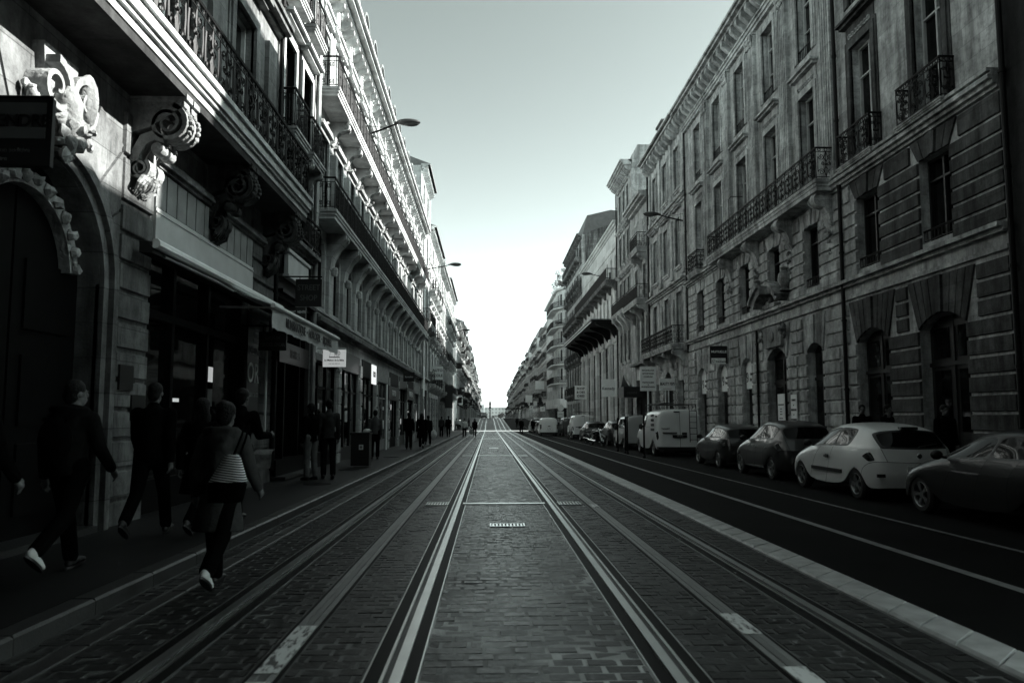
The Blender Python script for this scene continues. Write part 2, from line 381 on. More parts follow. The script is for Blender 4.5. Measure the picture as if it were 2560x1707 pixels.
class Bld:
    def __init__(s, name, label, side, y0, y1, X0=None, z0=0.0, cat='house', group=BN):
        s.s = 1 if side == 'L' else -1
        s.X = X0 if X0 is not None else (XL if side == 'L' else XR)
        s.y0, s.y1, s.yc, s.z0 = y0, y1, (y0+y1)/2, z0
        s.root = empty(name, (s.X, s.yc, z0), 0, label, cat, group)
        s.parts = {}; s.mats = {}
        sg, yc = s.s, s.yc
        s.T = lambda u, v, w: (sg*w, u-yc, v)
        s.nwin = 0; s.merge = False; s.uid = 0
    def p(s, name, mat, key=None):
        key = key or name
        if key not in s.parts: s.parts[key] = M(s.T); s.mats[key] = (name, mat)
        return s.parts[key]
    def one(s, name, mat):
        """a part that is an object of its own (each call a new one)"""
        return s.p(name, mat, (name, len(s.parts)))
    def finish(s):
        out = {}
        for k, m in s.parts.items():
            if m.v: out[k] = m.build(s.mats[k][0], s.mats[k][1], s.root)
        return out
    def wall(s, u0, u1, v0, v1, ops, mat, w0=-0.35, w1=0.0, name='wall'):
        m = s.p(name, mat); cur = u0
        for (uc, wd, vb, vt, rise) in sorted(ops):
            a, b = uc-wd/2, uc+wd/2
            if a > cur+1e-4: m.box(cur, a, v0, v1, w0, w1)
            if vb > v0+1e-4: m.box(a, b, v0, vb, w0, w1)
            if vt < v1-1e-4:
                if rise:
                    rad = (rise*rise+(wd/2)**2)/(2*rise); cy = vt-rad; an = math.asin(min(1, wd/2/rad))
                    if rise > wd/2-1e-3: an = PI/2; 
                    n = 14
                    bot = [(uc+rad*math.sin(-an+2*an*i/n), cy+rad*math.cos(-an+2*an*i/n)) for i in range(n+1)]
                    m.strip([(q[0], v1) for q in bot], bot, w0, w1)
                else: m.box(a, b, vt, v1, w0, w1)
            cur = b
        if u1 > cur+1e-4: m.box(cur, u1, v0, v1, w0, w1)
    def body(s, v1, mat, depth=10.0, v0=-1.5):
        s.p('wall', mat).box(s.y0+0.002, s.y1-0.002, v0, v1, -depth, -0.352)
    def window(s, uc, vb, W, H, style='std', w=-0.22):
        f, pn, pc = window_meshes(W, H, style); pn = pc if rnd.random() < 0.22 else pn
        o = link('window', f, s.root, s.T(uc, vb, w), (0, 0, PI/2 if s.s > 0 else -PI/2))
        link('pane', pn, o)
        s.nwin += 1
        return o
    def surround(s, uc, vb, W, H, mat='trim', t=0.18, pr=0.05, sill=True, hood=0.0, name='surround', rich=False):
        m = s.p(name, mat, (name, s.uid) if s.merge else (name, len(s.parts)))
        m.box(uc-W/2-t, uc-W/2, vb, vb+H, -0.05, pr); m.box(uc+W/2, uc+W/2+t, vb, vb+H, -0.05, pr)
        m.box(uc-W/2-t, uc+W/2+t, vb+H, vb+H+t, -0.05, pr)
        if rich:
            m.box(uc-W/2-t-0.09, uc-W/2-t, vb, vb+H+t+0.09, -0.05, pr*0.45); m.box(uc+W/2+t, uc+W/2+t+0.09, vb, vb+H+t+0.09, -0.05, pr*0.45)
            m.box(uc-W/2-t, uc+W/2+t, vb+H+t, vb+H+t+0.09, -0.05, pr*0.45)
        if sill:
            m.box(uc-W/2-t-0.06, uc+W/2+t+0.06, vb-0.12, vb, -0.05, 0.14)
            m.box(uc-W/2-t, uc+W/2+t, vb-0.22, vb-0.12, -0.05, 0.08)
        if hood:
            z = vb+H+t+hood
            if rich: z += 0.09
            m.box(uc-W/2-t, uc+W/2+t, vb+H+t+(0.09 if rich else 0), z, -0.05, 0.03)
            m.box(uc-W/2-t-0.1, uc+W/2+t+0.1, z, z+0.09, -0.05, 0.2)
            m.box(uc-W/2-t-0.16, uc+W/2+t+0.16, z+0.09, z+0.17, -0.05, 0.3)
    def courses(s, u0, u1, v0, v1, h=0.42, gap=0.06, pr=0.05, mat='stone_r2', name='rustic_courses', w=0.0):
        m = s.one(name, mat); n = max(1, round((v1-v0)/h)); h = (v1-v0)/n
        for i in range(n):
            a, b = v0+i*h+gap/2, v0+(i+1)*h-gap/2; c = 0.018
            for (x0, x1) in ((u0, u1),):
                m.add([(x0,a,w-0.02),(x1,a,w-0.02),(x1,b,w-0.02),(x0,b,w-0.02),(x0+c,a+c,w+pr),(x1-c,a+c,w+pr),(x1-c,b-c,w+pr),(x0+c,b-c,w+pr)],
                      [(0,3,2,1),(4,5,6,7),(0,1,5,4),(1,2,6,5),(2,3,7,6),(3,0,4,7)])
    def voussoirs(s, uc, wd, vspr, rise, vtop, n=9, pr=0.05, gap=0.035, mat='stone_r2', flare=1.35, name='voussoirs'):
        """wedge stones that fan over an opening"""
        m = s.one(name, mat)
        if rise: rad = (rise*rise+(wd/2)**2)/(2*rise); cy = vspr+rise-rad; an = math.asin(min(1,wd/2/rad))
        for i in range(n):
            t0, t1 = i/n, (i+1)/n
            def bp(t):
                if rise: a = -an+2*an*t; return (uc+rad*math.sin(a), cy+rad*math.cos(a))
                return (uc-wd/2+wd*t, vspr)
            b0, b1 = bp(t0), bp(t1)
            q0, q1 = (uc-wd/2*flare+wd*flare*t0, vtop), (uc-wd/2*flare+wd*flare*t1, vtop)
            k = pr+(0.05 if i == n//2 else 0)
            m.prism([(b0[0]+gap/2, b0[1]), (b1[0]-gap/2, b1[1]), (q1[0]-gap/2, q1[1]), (q0[0]+gap/2, q0[1])], -0.02, k)
    def cornice(s, u0, u1, v, prof, mat='trim', name='cornice'):
        """prof: list of (height, projection) steps going up"""
        m = s.p(name, mat); z = v
        for h, pr in prof:
            m.box(u0, u1, z, z+h, -0.05, pr); z += h
        return z
    def modillions(s, u0, u1, v, h, pr, step, wd, mat='trim', name='cornice'):
        m = s.p(name, mat); n = int((u1-u0)/step)
        for i in range(n):
            u = u0+(i+0.5)*(u1-u0)/n
            m.prism([(0.0, v), (pr*0.45, v), (pr, v+h*0.55), (pr, v+h), (0.0, v+h)], u-wd/2, u+wd/2, ax='a')
    def pilaster(s, uc, wd, v0, v1, pr=0.12, mat='trim', flutes=0, cap=True, name='pilaster'):
        m = s.one(name, mat)
        m.box(uc-wd/2-0.05, uc+wd/2+0.05, v0, v0+0.3, -0.05, pr+0.05)
        if flutes:
            m.box(uc-wd/2, uc+wd/2, v0+0.3, v1-0.55, -0.05, pr-0.03)
            sw = wd/(flutes*2-1)
            for i in range(flutes):
                a = uc-wd/2+2*i*sw
                m.box(a, a+sw, v0+0.35, v1-0.6, pr-0.035, pr)
        else: m.box(uc-wd/2, uc+wd/2, v0+0.3, v1-0.55, -0.05, pr)
        if cap:
            rg = random.Random(int(uc*100))
            m.box(uc-wd/2, uc+wd/2, v1-0.55, v1-0.1, -0.05, pr-0.03)
            for r in range(2):
                for i in range(4):
                    m.ball((uc-wd/2+wd*(i+0.5)/4, v1-0.45+r*0.2, pr+0.02+r*0.03), (wd*0.14, 0.12, 0.06), 6, 4, noise=0.25, rng=rg)
            for sd in (-1, 1): m.tube([(*q, pr+0.08) for q in spiral(uc+sd*wd*0.45, v1-0.17, 0.1, 0.02, PI/2, PI/2+sd*PI*2.5, 12)], 0.03, 4)
            m.box(uc-wd/2-0.08, uc+wd/2+0.08, v1-0.1, v1, -0.05, pr+0.08)
    def console(s, uc, v1, h, pr, wd, mat='trim', name='console'):
        """scrolled bracket below a balcony"""
        m = s.one(name, mat)
        pts = [(0.0, v1-h), (0.1*pr, v1-h), (0.22*pr, v1-0.85*h), (0.3*pr, v1-0.62*h), (0.5*pr, v1-0.42*h), (0.8*pr, v1-0.36*h), (0.98*pr, v1-0.24*h), (pr, v1-0.12*h), (0.92*pr, v1-0.04*h), (0.92*pr, v1), (0.0, v1)]
        m.prism(pts, uc-wd/2, uc+wd/2, ax='a')
        for sd in (-1, 1):
            sp = spiral(0.78*pr, v1-0.2*h, 0.17*h, 0.03*h, -PI/2, 2.6*PI, 18)
            m.tube([(uc+sd*wd/2, q[1], q[0]) for q in sp], 0.022, 4)
            sp = spiral(0.16*pr, v1-0.86*h, 0.11*h, 0.02*h, PI/2, -2.2*PI, 14)
            m.tube([(uc+sd*wd/2, q[1], q[0]) for q in sp], 0.018, 4)
    def railing(s, u0, u1, v0, h, w, style='bars', ends=(True, True), name='railing', back=0.0, mat='iron'):
        m = s.one(name, mat)
        rail(m, lambda t: (u0+t, w), u1-u0, v0, h, style)
        if ends[0]: rail(m, lambda t: (u0, w-t), w-back, v0, h, style)
        if ends[1]: rail(m, lambda t: (u1, w-t), w-back, v0, h, style)
    def balcony(s, u0, u1, v, pr, style='bars', h=0.95, mat='trim', th=0.28, ends=(True, True), consoles=(), ch=0.8, cw=0.26, name='balcony_slab'):
        m = s.one(name, mat)
        m.box(u0+0.06, u1-0.06, v-th, v-th*0.62, -0.05, pr-0.06); m.box(u0+0.03, u1-0.03, v-th*0.62, v-th*0.3, -0.05, pr-0.03); m.box(u0, u1, v-th*0.3, v, -0.05, pr)
        s.railing(u0+0.06, u1-0.06, v, h, pr-0.07, style, ends)
        for c in consoles: s.console(c, v-th, ch, pr*0.9, cw, mat)
    def pipe(s, u, v0, v1, w=0.12, r=0.055, mat='zinc', name='drainpipe'):
        m = s.one(name, mat)
        m.tube([(u, v0, w), (u, v1, w)], r, 10)
        z = v0+0.4
        while z < v1: m.tube([(u, z, w), (u, z+0.07, w)], r+0.018, 10); z += 2.1
    def roof(s, v, h, over=0.3, depth=10.0, mat='tile', slope=0.45, name='roof'):
        m = s.p(name, mat)
        m.prism([(over, v), (-h/slope, v+h), (-depth, v+h*0.4), (-depth, v-0.1), (over-0.02, v-0.1)], s.y0+0.003, s.y1-0.003, ax='a')
    def mansard(s, v, h, set_=0.25, mat='slate', depth=9.0, name='roof'):
        m = s.p(name, mat)
        m.prism([(-set_, v), (-set_-0.55, v+h), (-3.5, v+h+0.7), (-depth, v+h), (-depth, v)], s.y0+0.003, s.y1-0.003, ax='a')
    def dormer(s, uc, v, wd, h, mat='zinc', front=-0.3, name='dormer', round_=True):
        m = s.one(name, mat); n = 10
        if round_:
            a = arc(uc, v+h-wd/2, wd/2+0.1, PI, 0, n); b = arc(uc, v+h-wd/2, wd/2, PI, 0, n)
            m.strip([(uc-wd/2-0.1, v)]+a+[(uc+wd/2+0.1, v)], [(uc-wd/2, v)]+b+[(uc+wd/2, v)], front-1.1, front+0.1)
            g = s.one('dormer_glass', 'glass'); g.prism([(uc-wd/2, v+0.02)]+b+[(uc+wd/2, v+0.02)], front-0.2, front-0.12)
        else:
            m.box(uc-wd/2-0.12, uc-wd/2, v, v+h, front-1.3, front); m.box(uc+wd/2, uc+wd/2+0.12, v, v+h, front-1.3, front)
            m.prism([(uc-wd/2-0.25, v+h), (uc, v+h+0.4), (uc+wd/2+0.25, v+h)], front-1.3, front+0.12)
            g = s.one('dormer_glass', 'glass'); g.box(uc-wd/2, uc+wd/2, v+0.02, v+h, front-0.2, front-0.1)
    def chimney(s, u, v, wu, h, ww=0.8, w=-3.0, mat='rubble', name='chimney'):
        m = s.one(name, mat)
        m.box(u-wu/2, u+wu/2, v, v+h, w-ww/2, w+ww/2); m.box(u-wu/2-0.08, u+wu/2+0.08, v+h, v+h+0.14, w-ww/2-0.08, w+ww/2+0.08)
        k = max(1, int(wu/0.35))
        for i in range(k): m.lathe([(0.11,0),(0.09,0.45)], (0,0,0), 8, T=lambda a, b, c, i=i: s.T(u-wu/2+wu*(i+0.5)/k+a, v+h+0.14+c, w+b))

def rail(m, pos, L, v0, h, style):
    """one run of ironwork; pos(t) gives (u, w) at distance t along the run"""
    def P(t, v): u, w = pos(t); return (u, v0+v, w)
    r = 0.014
    n = max(1, round(L/0.62)); st = L/n
    m.tube([P(0, h), P(L, h)], 0.032, 5); m.tube([P(0, 0.07), P(L, 0.07)], 0.014, 4)
    if style == 'dense':
        k = max(2, int(L/0.1))
        for i in range(k+1): m.tube([P(L*i/k, 0.05), P(L*i/k, h)], 0.03, 3, cap=False)
        return
    if style == 'flat':
        k = max(2, int(L/0.13))
        for i in range(k+1): m.tube([P(L*i/k, 0.07), P(L*i/k, h)], 0.017, 3, cap=False)
        return
    m.tube([P(0, h-0.13), P(L, h-0.13)], 0.012, 4)
    for i in range(n+1): m.tube([P(i*st, 0), P(i*st, h)], 0.014, 4)
    def crv(pts, t0, rr=r):
        m.tube([P(t0+q[0], q[1]) for q in pts], rr, 3, cap=False)
    for i in range(n):
        t0 = i*st; c = st/2
        if style == 'bars':
            for k in range(1, 5):
                t = st*k/5
                m.tube([P(t0+t, 0.07), P(t0+t, h-0.13)], 0.015, 3, cap=False)
            crv(arc(c, h*0.45, st*0.1, 0, 2*PI, 10), t0)
            for sd in (-1, 1):
                crv(spiral(c+sd*st*0.2, h*0.75, st*0.13, st*0.03, 0, sd*3.5*PI, 12), t0); crv(spiral(c+sd*st*0.2, h*0.2, st*0.13, st*0.03, 0, sd*3.5*PI, 12), t0)
        else:
            hh = h-0.2
            for k in range(3): crv(arc(st*(k+0.5)/3, h-0.065, 0.05, 0, 2*PI, 8), t0)
            for sd in (-1, 1):
                x = c+sd*st*0.23
                # tall C scroll with curled ends, and the small scrolls it holds
                crv(spiral(x, 0.07+hh*0.2, st*0.16, st*0.02, PI/2-sd*PI/2, PI/2-sd*PI/2+sd*3.2*PI, 16), t0, 0.013)
                crv(spiral(x, 0.07+hh*0.8, st*0.16, st*0.02, PI/2-sd*PI/2, PI/2-sd*PI/2-sd*3.2*PI, 16), t0, 0.013)
                crv([(c+sd*st*0.4, 0.07+hh*0.2), (c+sd*st*0.43, 0.07+hh*0.5), (c+sd*st*0.4, 0.07+hh*0.8)], t0, 0.013)
                crv(spiral(c+sd*st*0.14, 0.07+hh*0.52, st*0.1, st*0.015, PI/2, PI/2-sd*3*PI, 12), t0)
                crv([(c, 0.07), (c+sd*st*0.1, 0.07+hh*0.3), (c, 0.07+hh*0.42)], t0)
                crv([(c, 0.07+hh), (c+sd*st*0.1, 0.07+hh*0.75), (c, 0.07+hh*0.6)], t0)
            crv([(c, 0.07), (c, h-0.13)], t0, 0.014)
            m.ball(P(t0+c, 0.07+hh*0.5), 0.035, 6, 4)
# ------------------------------------------------------------------ ground
def ys(a, b, step):
    n = max(1, int((b-a)/step)); return [a+(b-a)*i/n for i in range(n+1)]
BREAKS = [-30, -10, 0, 5, 20, 60, 100, 104, 108, 112, 130, 150, 170, 185, 200, 300, 620]
def ribbon(name, mat, x0, x1, dz, y0=-30, y1=620, thick=0.0, kind='structure', parent=None):
    m = M(); yy = [y for y in BREAKS if y0 < y < y1]; yy = [y0]+yy+[y1]
    if thick: m.strip([(y, gz(y)+dz) for y in yy], [(y, gz(y)+dz-thick) for y in yy], x0, x1, T=lambda a, b, c: (c, a, b))
    else:
        vs = []; fs = []
        for i, y in enumerate(yy):
            vs += [(x0, y, gz(y)+dz), (x1, y, gz(y)+dz)]
            if i: fs.append((2*i-2, 2*i-1, 2*i+1, 2*i))
        m.add(vs, fs)
    o = m.build(name, mat, parent)
    return tag(o, kind=kind)
def flat(name, mat, x0, x1, y0, y1, dz=0.0):
    """a level or sloped sheet following the street profile"""
    return ribbon(name, mat, x0, x1, dz, y0, y1)
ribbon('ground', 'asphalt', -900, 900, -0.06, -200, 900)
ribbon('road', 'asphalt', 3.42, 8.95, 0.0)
ribbon('tram_bed', 'mortar', -3.05, 3.1, -0.003)
ribbon('glint_sand', 'mortar_pale', -0.41, 0.98, -0.0012, 2, 100)
ribbon('pavement_west', 'paving', -5.4, -3.25, 0.12, -30, 103.5, 0.3)
ribbon('pavement_east', 'paving', 9.15, 11.4, 0.12, -30, 103.5, 0.3)
ribbon('pavement_west_far', 'paving', -5.4, -3.25, 0.12, 111.5, 620, 0.3)
ribbon('pavement_east_far', 'paving', 9.15, 11.4, 0.12, 111.5, 620, 0.3)
ribbon('cross_street', 'concrete', -40, 40, 0.012, 104.5, 111)
# kerbs cut into stones
def kerb(name, x0, x1, dz, y0, y1, L, slant=0.0, mat='kerb', tilt=0.0):
    m = M(); y = y0; g = 0.006
    while y < y1:
        b = min(y+L, y1)-g
        z0, z1 = gz(y)+dz, gz(b)+dz; c = 0.02
        s = slant
        vs = [(x0,y-s,z0-0.3),(x1,y+s,z0-0.3),(x1,b+s,z1-0.3),(x0,b-s,z1-0.3),(x0,y-s,z0-c),(x1,y+s,z0-c+tilt),(x1,b+s,z1-c+tilt),(x0,b-s,z1-c),
              (x0+c,y+g*2-s,z0),(x1-c,y+g*2+s,z0+tilt),(x1-c,b-g*2+s,z1+tilt),(x0+c,b-g*2-s,z1)]
        m.add(vs, [(0,1,5,4),(1,2,6,5),(2,3,7,6),(3,0,4,7),(4,5,9,8),(5,6,10,9),(6,7,11,10),(7,4,8,11),(8,9,10,11)])
        y += L
    return tag(m.build(name, mat), kind='structure')
kerb('kerb_west', -3.25, -3.05, 0.125, 1, 103.5, 1.0)
kerb('kerb_west_far', -3.25, -3.05, 0.125, 111.5, 420, 2.0)
kerb('kerb_east', 8.95, 9.15, 0.125, 4, 103.5, 1.0)
kerb('kerb_east_far', 8.95, 9.15, 0.125, 111.5, 420, 2.0)
kerb('kerb_strip', 3.1, 3.42, 0.035, 3, 103.5, 0.42, 0.13, 'kerb_pale')
kerb('kerb_strip_far', 3.1, 3.42, 0.035, 111.5, 300, 2.0, 0.0, 'kerb_pale')
kerb('gutter_strip', -2.82, -2.66, 0.004, 2, 103.5, 0.8, 0, 'kerb')
ribbon('lane_line', 'paint', 4.66, 4.78, 0.005, 2, 103)
ribbon('parking_line', 'line_worn', 6.08, 6.16, 0.005, 2, 103)
ribbon('parking_line_far', 'line_worn', 6.08, 6.16, 0.005, 112, 300)
for i, (a, b) in enumerate(((-5, 3.2), (3.5, 11))):
    pass
m = M(); rg = random.Random(3)
for k in range(5):
    m.add([(-3.0, 104.3+k*0.0, 0)]*0, [])
# crossing: pale stop bands at either side of the cross street
ribbon('crossing_band', 'paint', -3.0, 8.9, 0.014, 103.6, 104.4)

# setts between and beside the rails
m = M(); rg = random.Random(11)
bands = [(-3.03, -2.83), (-2.65, -2.19), (-1.87, -1.425), (-1.215, -0.73), (-0.41, 0.98), (1.3, 1.755), (1.965, 2.4), (2.72, 3.09)]
y = 2.6; row = 0
while y < 100:
    d = 0.13 if y < 40 else 0.15
    for (a, b) in bands:
        x = a-(0.1 if row % 2 else 0.0)-rg.uniform(0, 0.03)
        while x < b:
            w = rg.uniform(0.185, 0.225)
            x0, x1 = max(a, x), min(b, x+w)
            if x1-x0 > 0.04:
                gx = rg.uniform(0.005, 0.012); gy = rg.uniform(0.002, 0.005); h = rg.uniform(-0.002, 0.0025); tx = rg.uniform(-0.002, 0.002); ty = rg.uniform(-0.0025, 0.0025); c = 0.007
                X0, X1, Y0, Y1 = x0+gx, x1-gx, y+gy, y+d-gy
                zb = gz(y); j = lambda: rg.uniform(-0.003, 0.003)
                vs = [(X0+j(),Y0+j(),zb-0.03),(X1+j(),Y0+j(),zb-0.03),(X1+j(),Y1+j(),zb-0.03),(X0+j(),Y1+j(),zb-0.03),
                      (X0+c+j(),Y0+c,zb+h-tx-ty),(X1-c+j(),Y0+c,zb+h+tx-ty),(X1-c+j(),Y1-c,zb+h+tx+ty),(X0+c+j(),Y1-c,zb+h-tx+ty)]
                m.add(vs, [(4,5,6,7),(0,1,5,4),(1,2,6,5),(2,3,7,6),(3,0,4,7)])
            x += w
    y += d; row += 1
tag(m.build('sett_paving', 'setts', None, 20), kind='structure')
ribbon('sett_paving_far', 'asphalt', -3.0, 3.1, -0.004, 111, 500)

# tram rails: head, groove and lip, bedded in a bitumen joint
RG = 'rails of the two tram tracks'
def tram_rail(xc, side, label):
    r = empty('tram_rail', (xc, 0, 0), 0, label, 'rail', RG)
    def run(nm, mat, x0, x1, dz, th=0.05):
        o = M(); yy = [-8]+[y for y in BREAKS if -8 < y < 520]+[520]
        o.strip([(y, gz(y)+dz) for y in yy], [(y, gz(y)+dz-th) for y in yy], x0, x1, T=lambda a, b, c: (c, a, b))
        o.build(nm, mat, r)
    run('bitumen_joint', 'bitumen', -0.15, -0.062, 0.0, 0.06); run('bitumen_joint', 'bitumen', 0.07, 0.15, 0.0, 0.06); run('edge_strip', 'rail', -0.16, -0.151, 0.004, 0.06); run('edge_strip', 'rail', 0.151, 0.16, 0.004, 0.06)
    if side > 0: run('rail_head', 'rail', -0.06, 0.005, 0.014, 0.07); run('groove', 'rail_dark', 0.006, 0.045, -0.016, 0.04); run('rail_lip', 'rail', 0.046, 0.068, 0.008, 0.07)
    else: run('rail_head', 'rail', 0.0, 0.068, 0.014, 0.07); run('groove', 'rail_dark', -0.04, -0.001, -0.016, 0.04); run('rail_lip', 'rail', -0.06, -0.041, 0.008, 0.07)
tram_rail(-2.03, 1, 'outer rail of the track by the left kerb, nearest the shopfronts')
tram_rail(-0.57, -1, 'thick bright rail just left of the middle sett strip')
tram_rail(1.14, 1, 'thick bright rail just right of the middle sett strip')
tram_rail(2.56, -1, 'outer rail of the right track, beside the pale kerb stones')
# ground level power strips in the middle of each track
def power_strip(xc, label, patches):
    r = empty('power_strip', (xc, 0, 0), 0, label, 'power strip', 'ground level power strips of the tram')
    def run(nm, mat, x0, x1, dz, y0=-8, y1=520, th=0.05):
        o = M(); yy = [y0]+[y for y in BREAKS if y0 < y < y1]+[y1]
        o.strip([(y, gz(y)+dz) for y in yy], [(y, gz(y)+dz-th) for y in yy], x0, x1, T=lambda a, b, c: (c, a, b))
        return o.build(nm, mat, r)
    run('strip_body', 'concrete', -0.075, -0.03, 0.004); run('strip_body', 'concrete', 0.03, 0.075, 0.004)
    run('conductor_rail', 'strip_steel', -0.026, 0.026, 0.006)
    run('joint', 'bitumen', -0.1, -0.0755, 0.002); run('joint', 'bitumen', 0.0755, 0.1, 0.002)
    run('joint', 'bitumen', -0.0298, -0.0262, 0.002); run('joint', 'bitumen', 0.0262, 0.0298, 0.002)
    for (a, b) in patches: run('paint_patch', 'worn', -0.07, 0.072, 0.011, a, b, 0.002)
power_strip(-1.32, 'grey power strip of the left tram track with long worn paint patch', [(4.0, 4.43), (4.58, 5.6)])
power_strip(1.86, 'grey power strip of the right tram track with short worn paint patches', [(4.3, 4.6), (5.3, 5.85), (12.9, 13.4)])
# drains and plates across the track
def drain(name, x0, x1, y, label, d=0.17, bars=True):
    r = empty(name, ((x0+x1)/2, y, gz(y)), 0, label, 'drain', 'drain covers set in the tram bed')
    w = (x1-x0)/2; o = M(); o.box(-w, w, -d/2, -d/2+0.025, -0.03, 0.016); o.box(-w, w, d/2-0.025, d/2, -0.03, 0.016); o.box(-w, -w+0.02, -d/2+0.025, d/2-0.025, -0.03, 0.016); o.box(w-0.02, w, -d/2+0.025, d/2-0.025, -0.03, 0.016)
    o.build('rim', 'drain_pale', r)
    g = M(); k = int(2*w/0.05)
    if not bars: g.box(-w+0.021, w-0.021, -d/2+0.026, d/2-0.026, -0.03, 0.012)
    for i in range(1, k if bars else 0): x = -w+2*w*i/k; g.box(x-0.013, x+0.013, -d/2+0.026, d/2-0.026, -0.03, 0.013)
    g.build('grating', 'drain_pale', r)
    p = M(); p.box(-w+0.021, w-0.021, -d/2+0.026, d/2-0.026, -0.1, -0.035); p.build('sump', 'rail_dark', r)
drain('drain_grate', -1.12, -0.72, 13.6, 'ribbed drain grate between left power strip and bright rail', 0.5)
drain('drain_grate', 1.26, 1.66, 13.6, 'ribbed drain grate between right power strip and bright rail', 0.5)
drain('slot_drain', -0.46, 1.02, 13.6, 'long thin drain bar across the middle sett strip, nearest one', 0.2, False)
drain('inspection_plate', 0.02, 0.52, 10.8, 'patterned inspection plate in the middle of the sett strip', 0.3)
drain('slot_drain', -0.46, 1.02, 32, 'thin drain bar across the middle sett strip, farther one', 0.35, False)
drain('slot_drain', -1.12, -0.72, 32, 'short drain bar beside the left power strip, farther along', 0.35, False)
drain('slot_drain', 1.26, 1.66, 32, 'short drain bar beside the right power strip, farther along', 0.35, False)
drain('inspection_plate', 0.02, 0.52, 41, 'small pale plate far along the middle sett strip', 0.7, False)
drain('slot_drain', -0.46, 1.02, 62, 'farthest thin drain bar across the middle strip before the crossing', 0.6, False)
# litter and leaf scraps on the setts
m = M(); rg = random.Random(5)
for i in range(46):
    x = rg.choice((rg.uniform(2.0, 3.0), rg.uniform(1.2, 3.0), rg.uniform(-2.6, -1.5))); y = rg.uniform(4.5, 22); s = rg.uniform(0.01, 0.035)
    a = rg.uniform(0, 6)
    m.add([(x+s*math.cos(a+k*PI/2)*rg.uniform(0.5,1.2), y+s*math.sin(a+k*PI/2)*rg.uniform(0.5,1.2), gz(y)+0.012+0.012*(k % 2)) for k in range(4)], [(0,1,2,3)])
tag(m.build('litter', 'paint'), 'pale leaf scraps and litter scattered over the dark setts', 'litter', kind='stuff')
# manhole covers on the left pavement
for x, y, l in ((-3.75, 16.5, 'dark round cover in the left pavement nearest the standing pair'), (-3.95, 21.3, 'dark round cover in the left pavement beside the waste bin'), (-3.7, 28.5, 'small dark cover in the left pavement beyond the waste bin')):
    o = M(); o.lathe([(0.0, 0.0), (0.3, 0.0), (0.3, 0.006), (0.27, 0.009), (0.0, 0.009)], (0,0,0), 20); o.box(-0.05, 0.05, -0.02, 0.02, 0.0, 0.014)
    tag(o.build('manhole_cover', 'rail_dark', None, 35, (x, y, gz(y)+0.121)), l, 'manhole cover', 'covers in the left pavement')
# ------------------------------------------------------------------ vehicles
def paint(name, g, rough=0.35): return simple(name, g, rough, 0.0, 0.06, 2.0, coat=0.7)
MT['car_white'] = paint('white_car_paint', 0.7); MT['car_black'] = paint('black_car_paint', 0.006); MT['car_grey'] = paint('grey_car_paint', 0.014); MT['car_silver'] = paint('silver_car_paint', 0.1)
MT['car_night'] = simple('night_car_paint', 0.006, 0.4, 0.0, 0.06, 2.0, spec=0.2, coat=0.35); MT['car_dark'] = paint('dark_car_paint', 0.015); MT['car_mid'] = paint('pale_grey_car_paint', 0.3)
MT['car_glass'] = glassy('car_glass', 0.003, 0.03, 0.03, 0.16); MT['plastic'] = simple('black_plastic', 0.012, 0.5); MT['tyre'] = simple('tyre_rubber', 0.012, 0.8)
MT['alloy'] = simple('alloy_wheel', 0.3, 0.35, 0.8); MT['lamp_red'] = simple('dark_tail_lamp', 0.02, 0.12, var=0, coat=1); MT['lamp_clear'] = simple('clear_lamp', 0.5, 0.12, var=0, coat=1); MT['chrome'] = simple('chrome', 0.7, 0.15, 1.0, var=0)
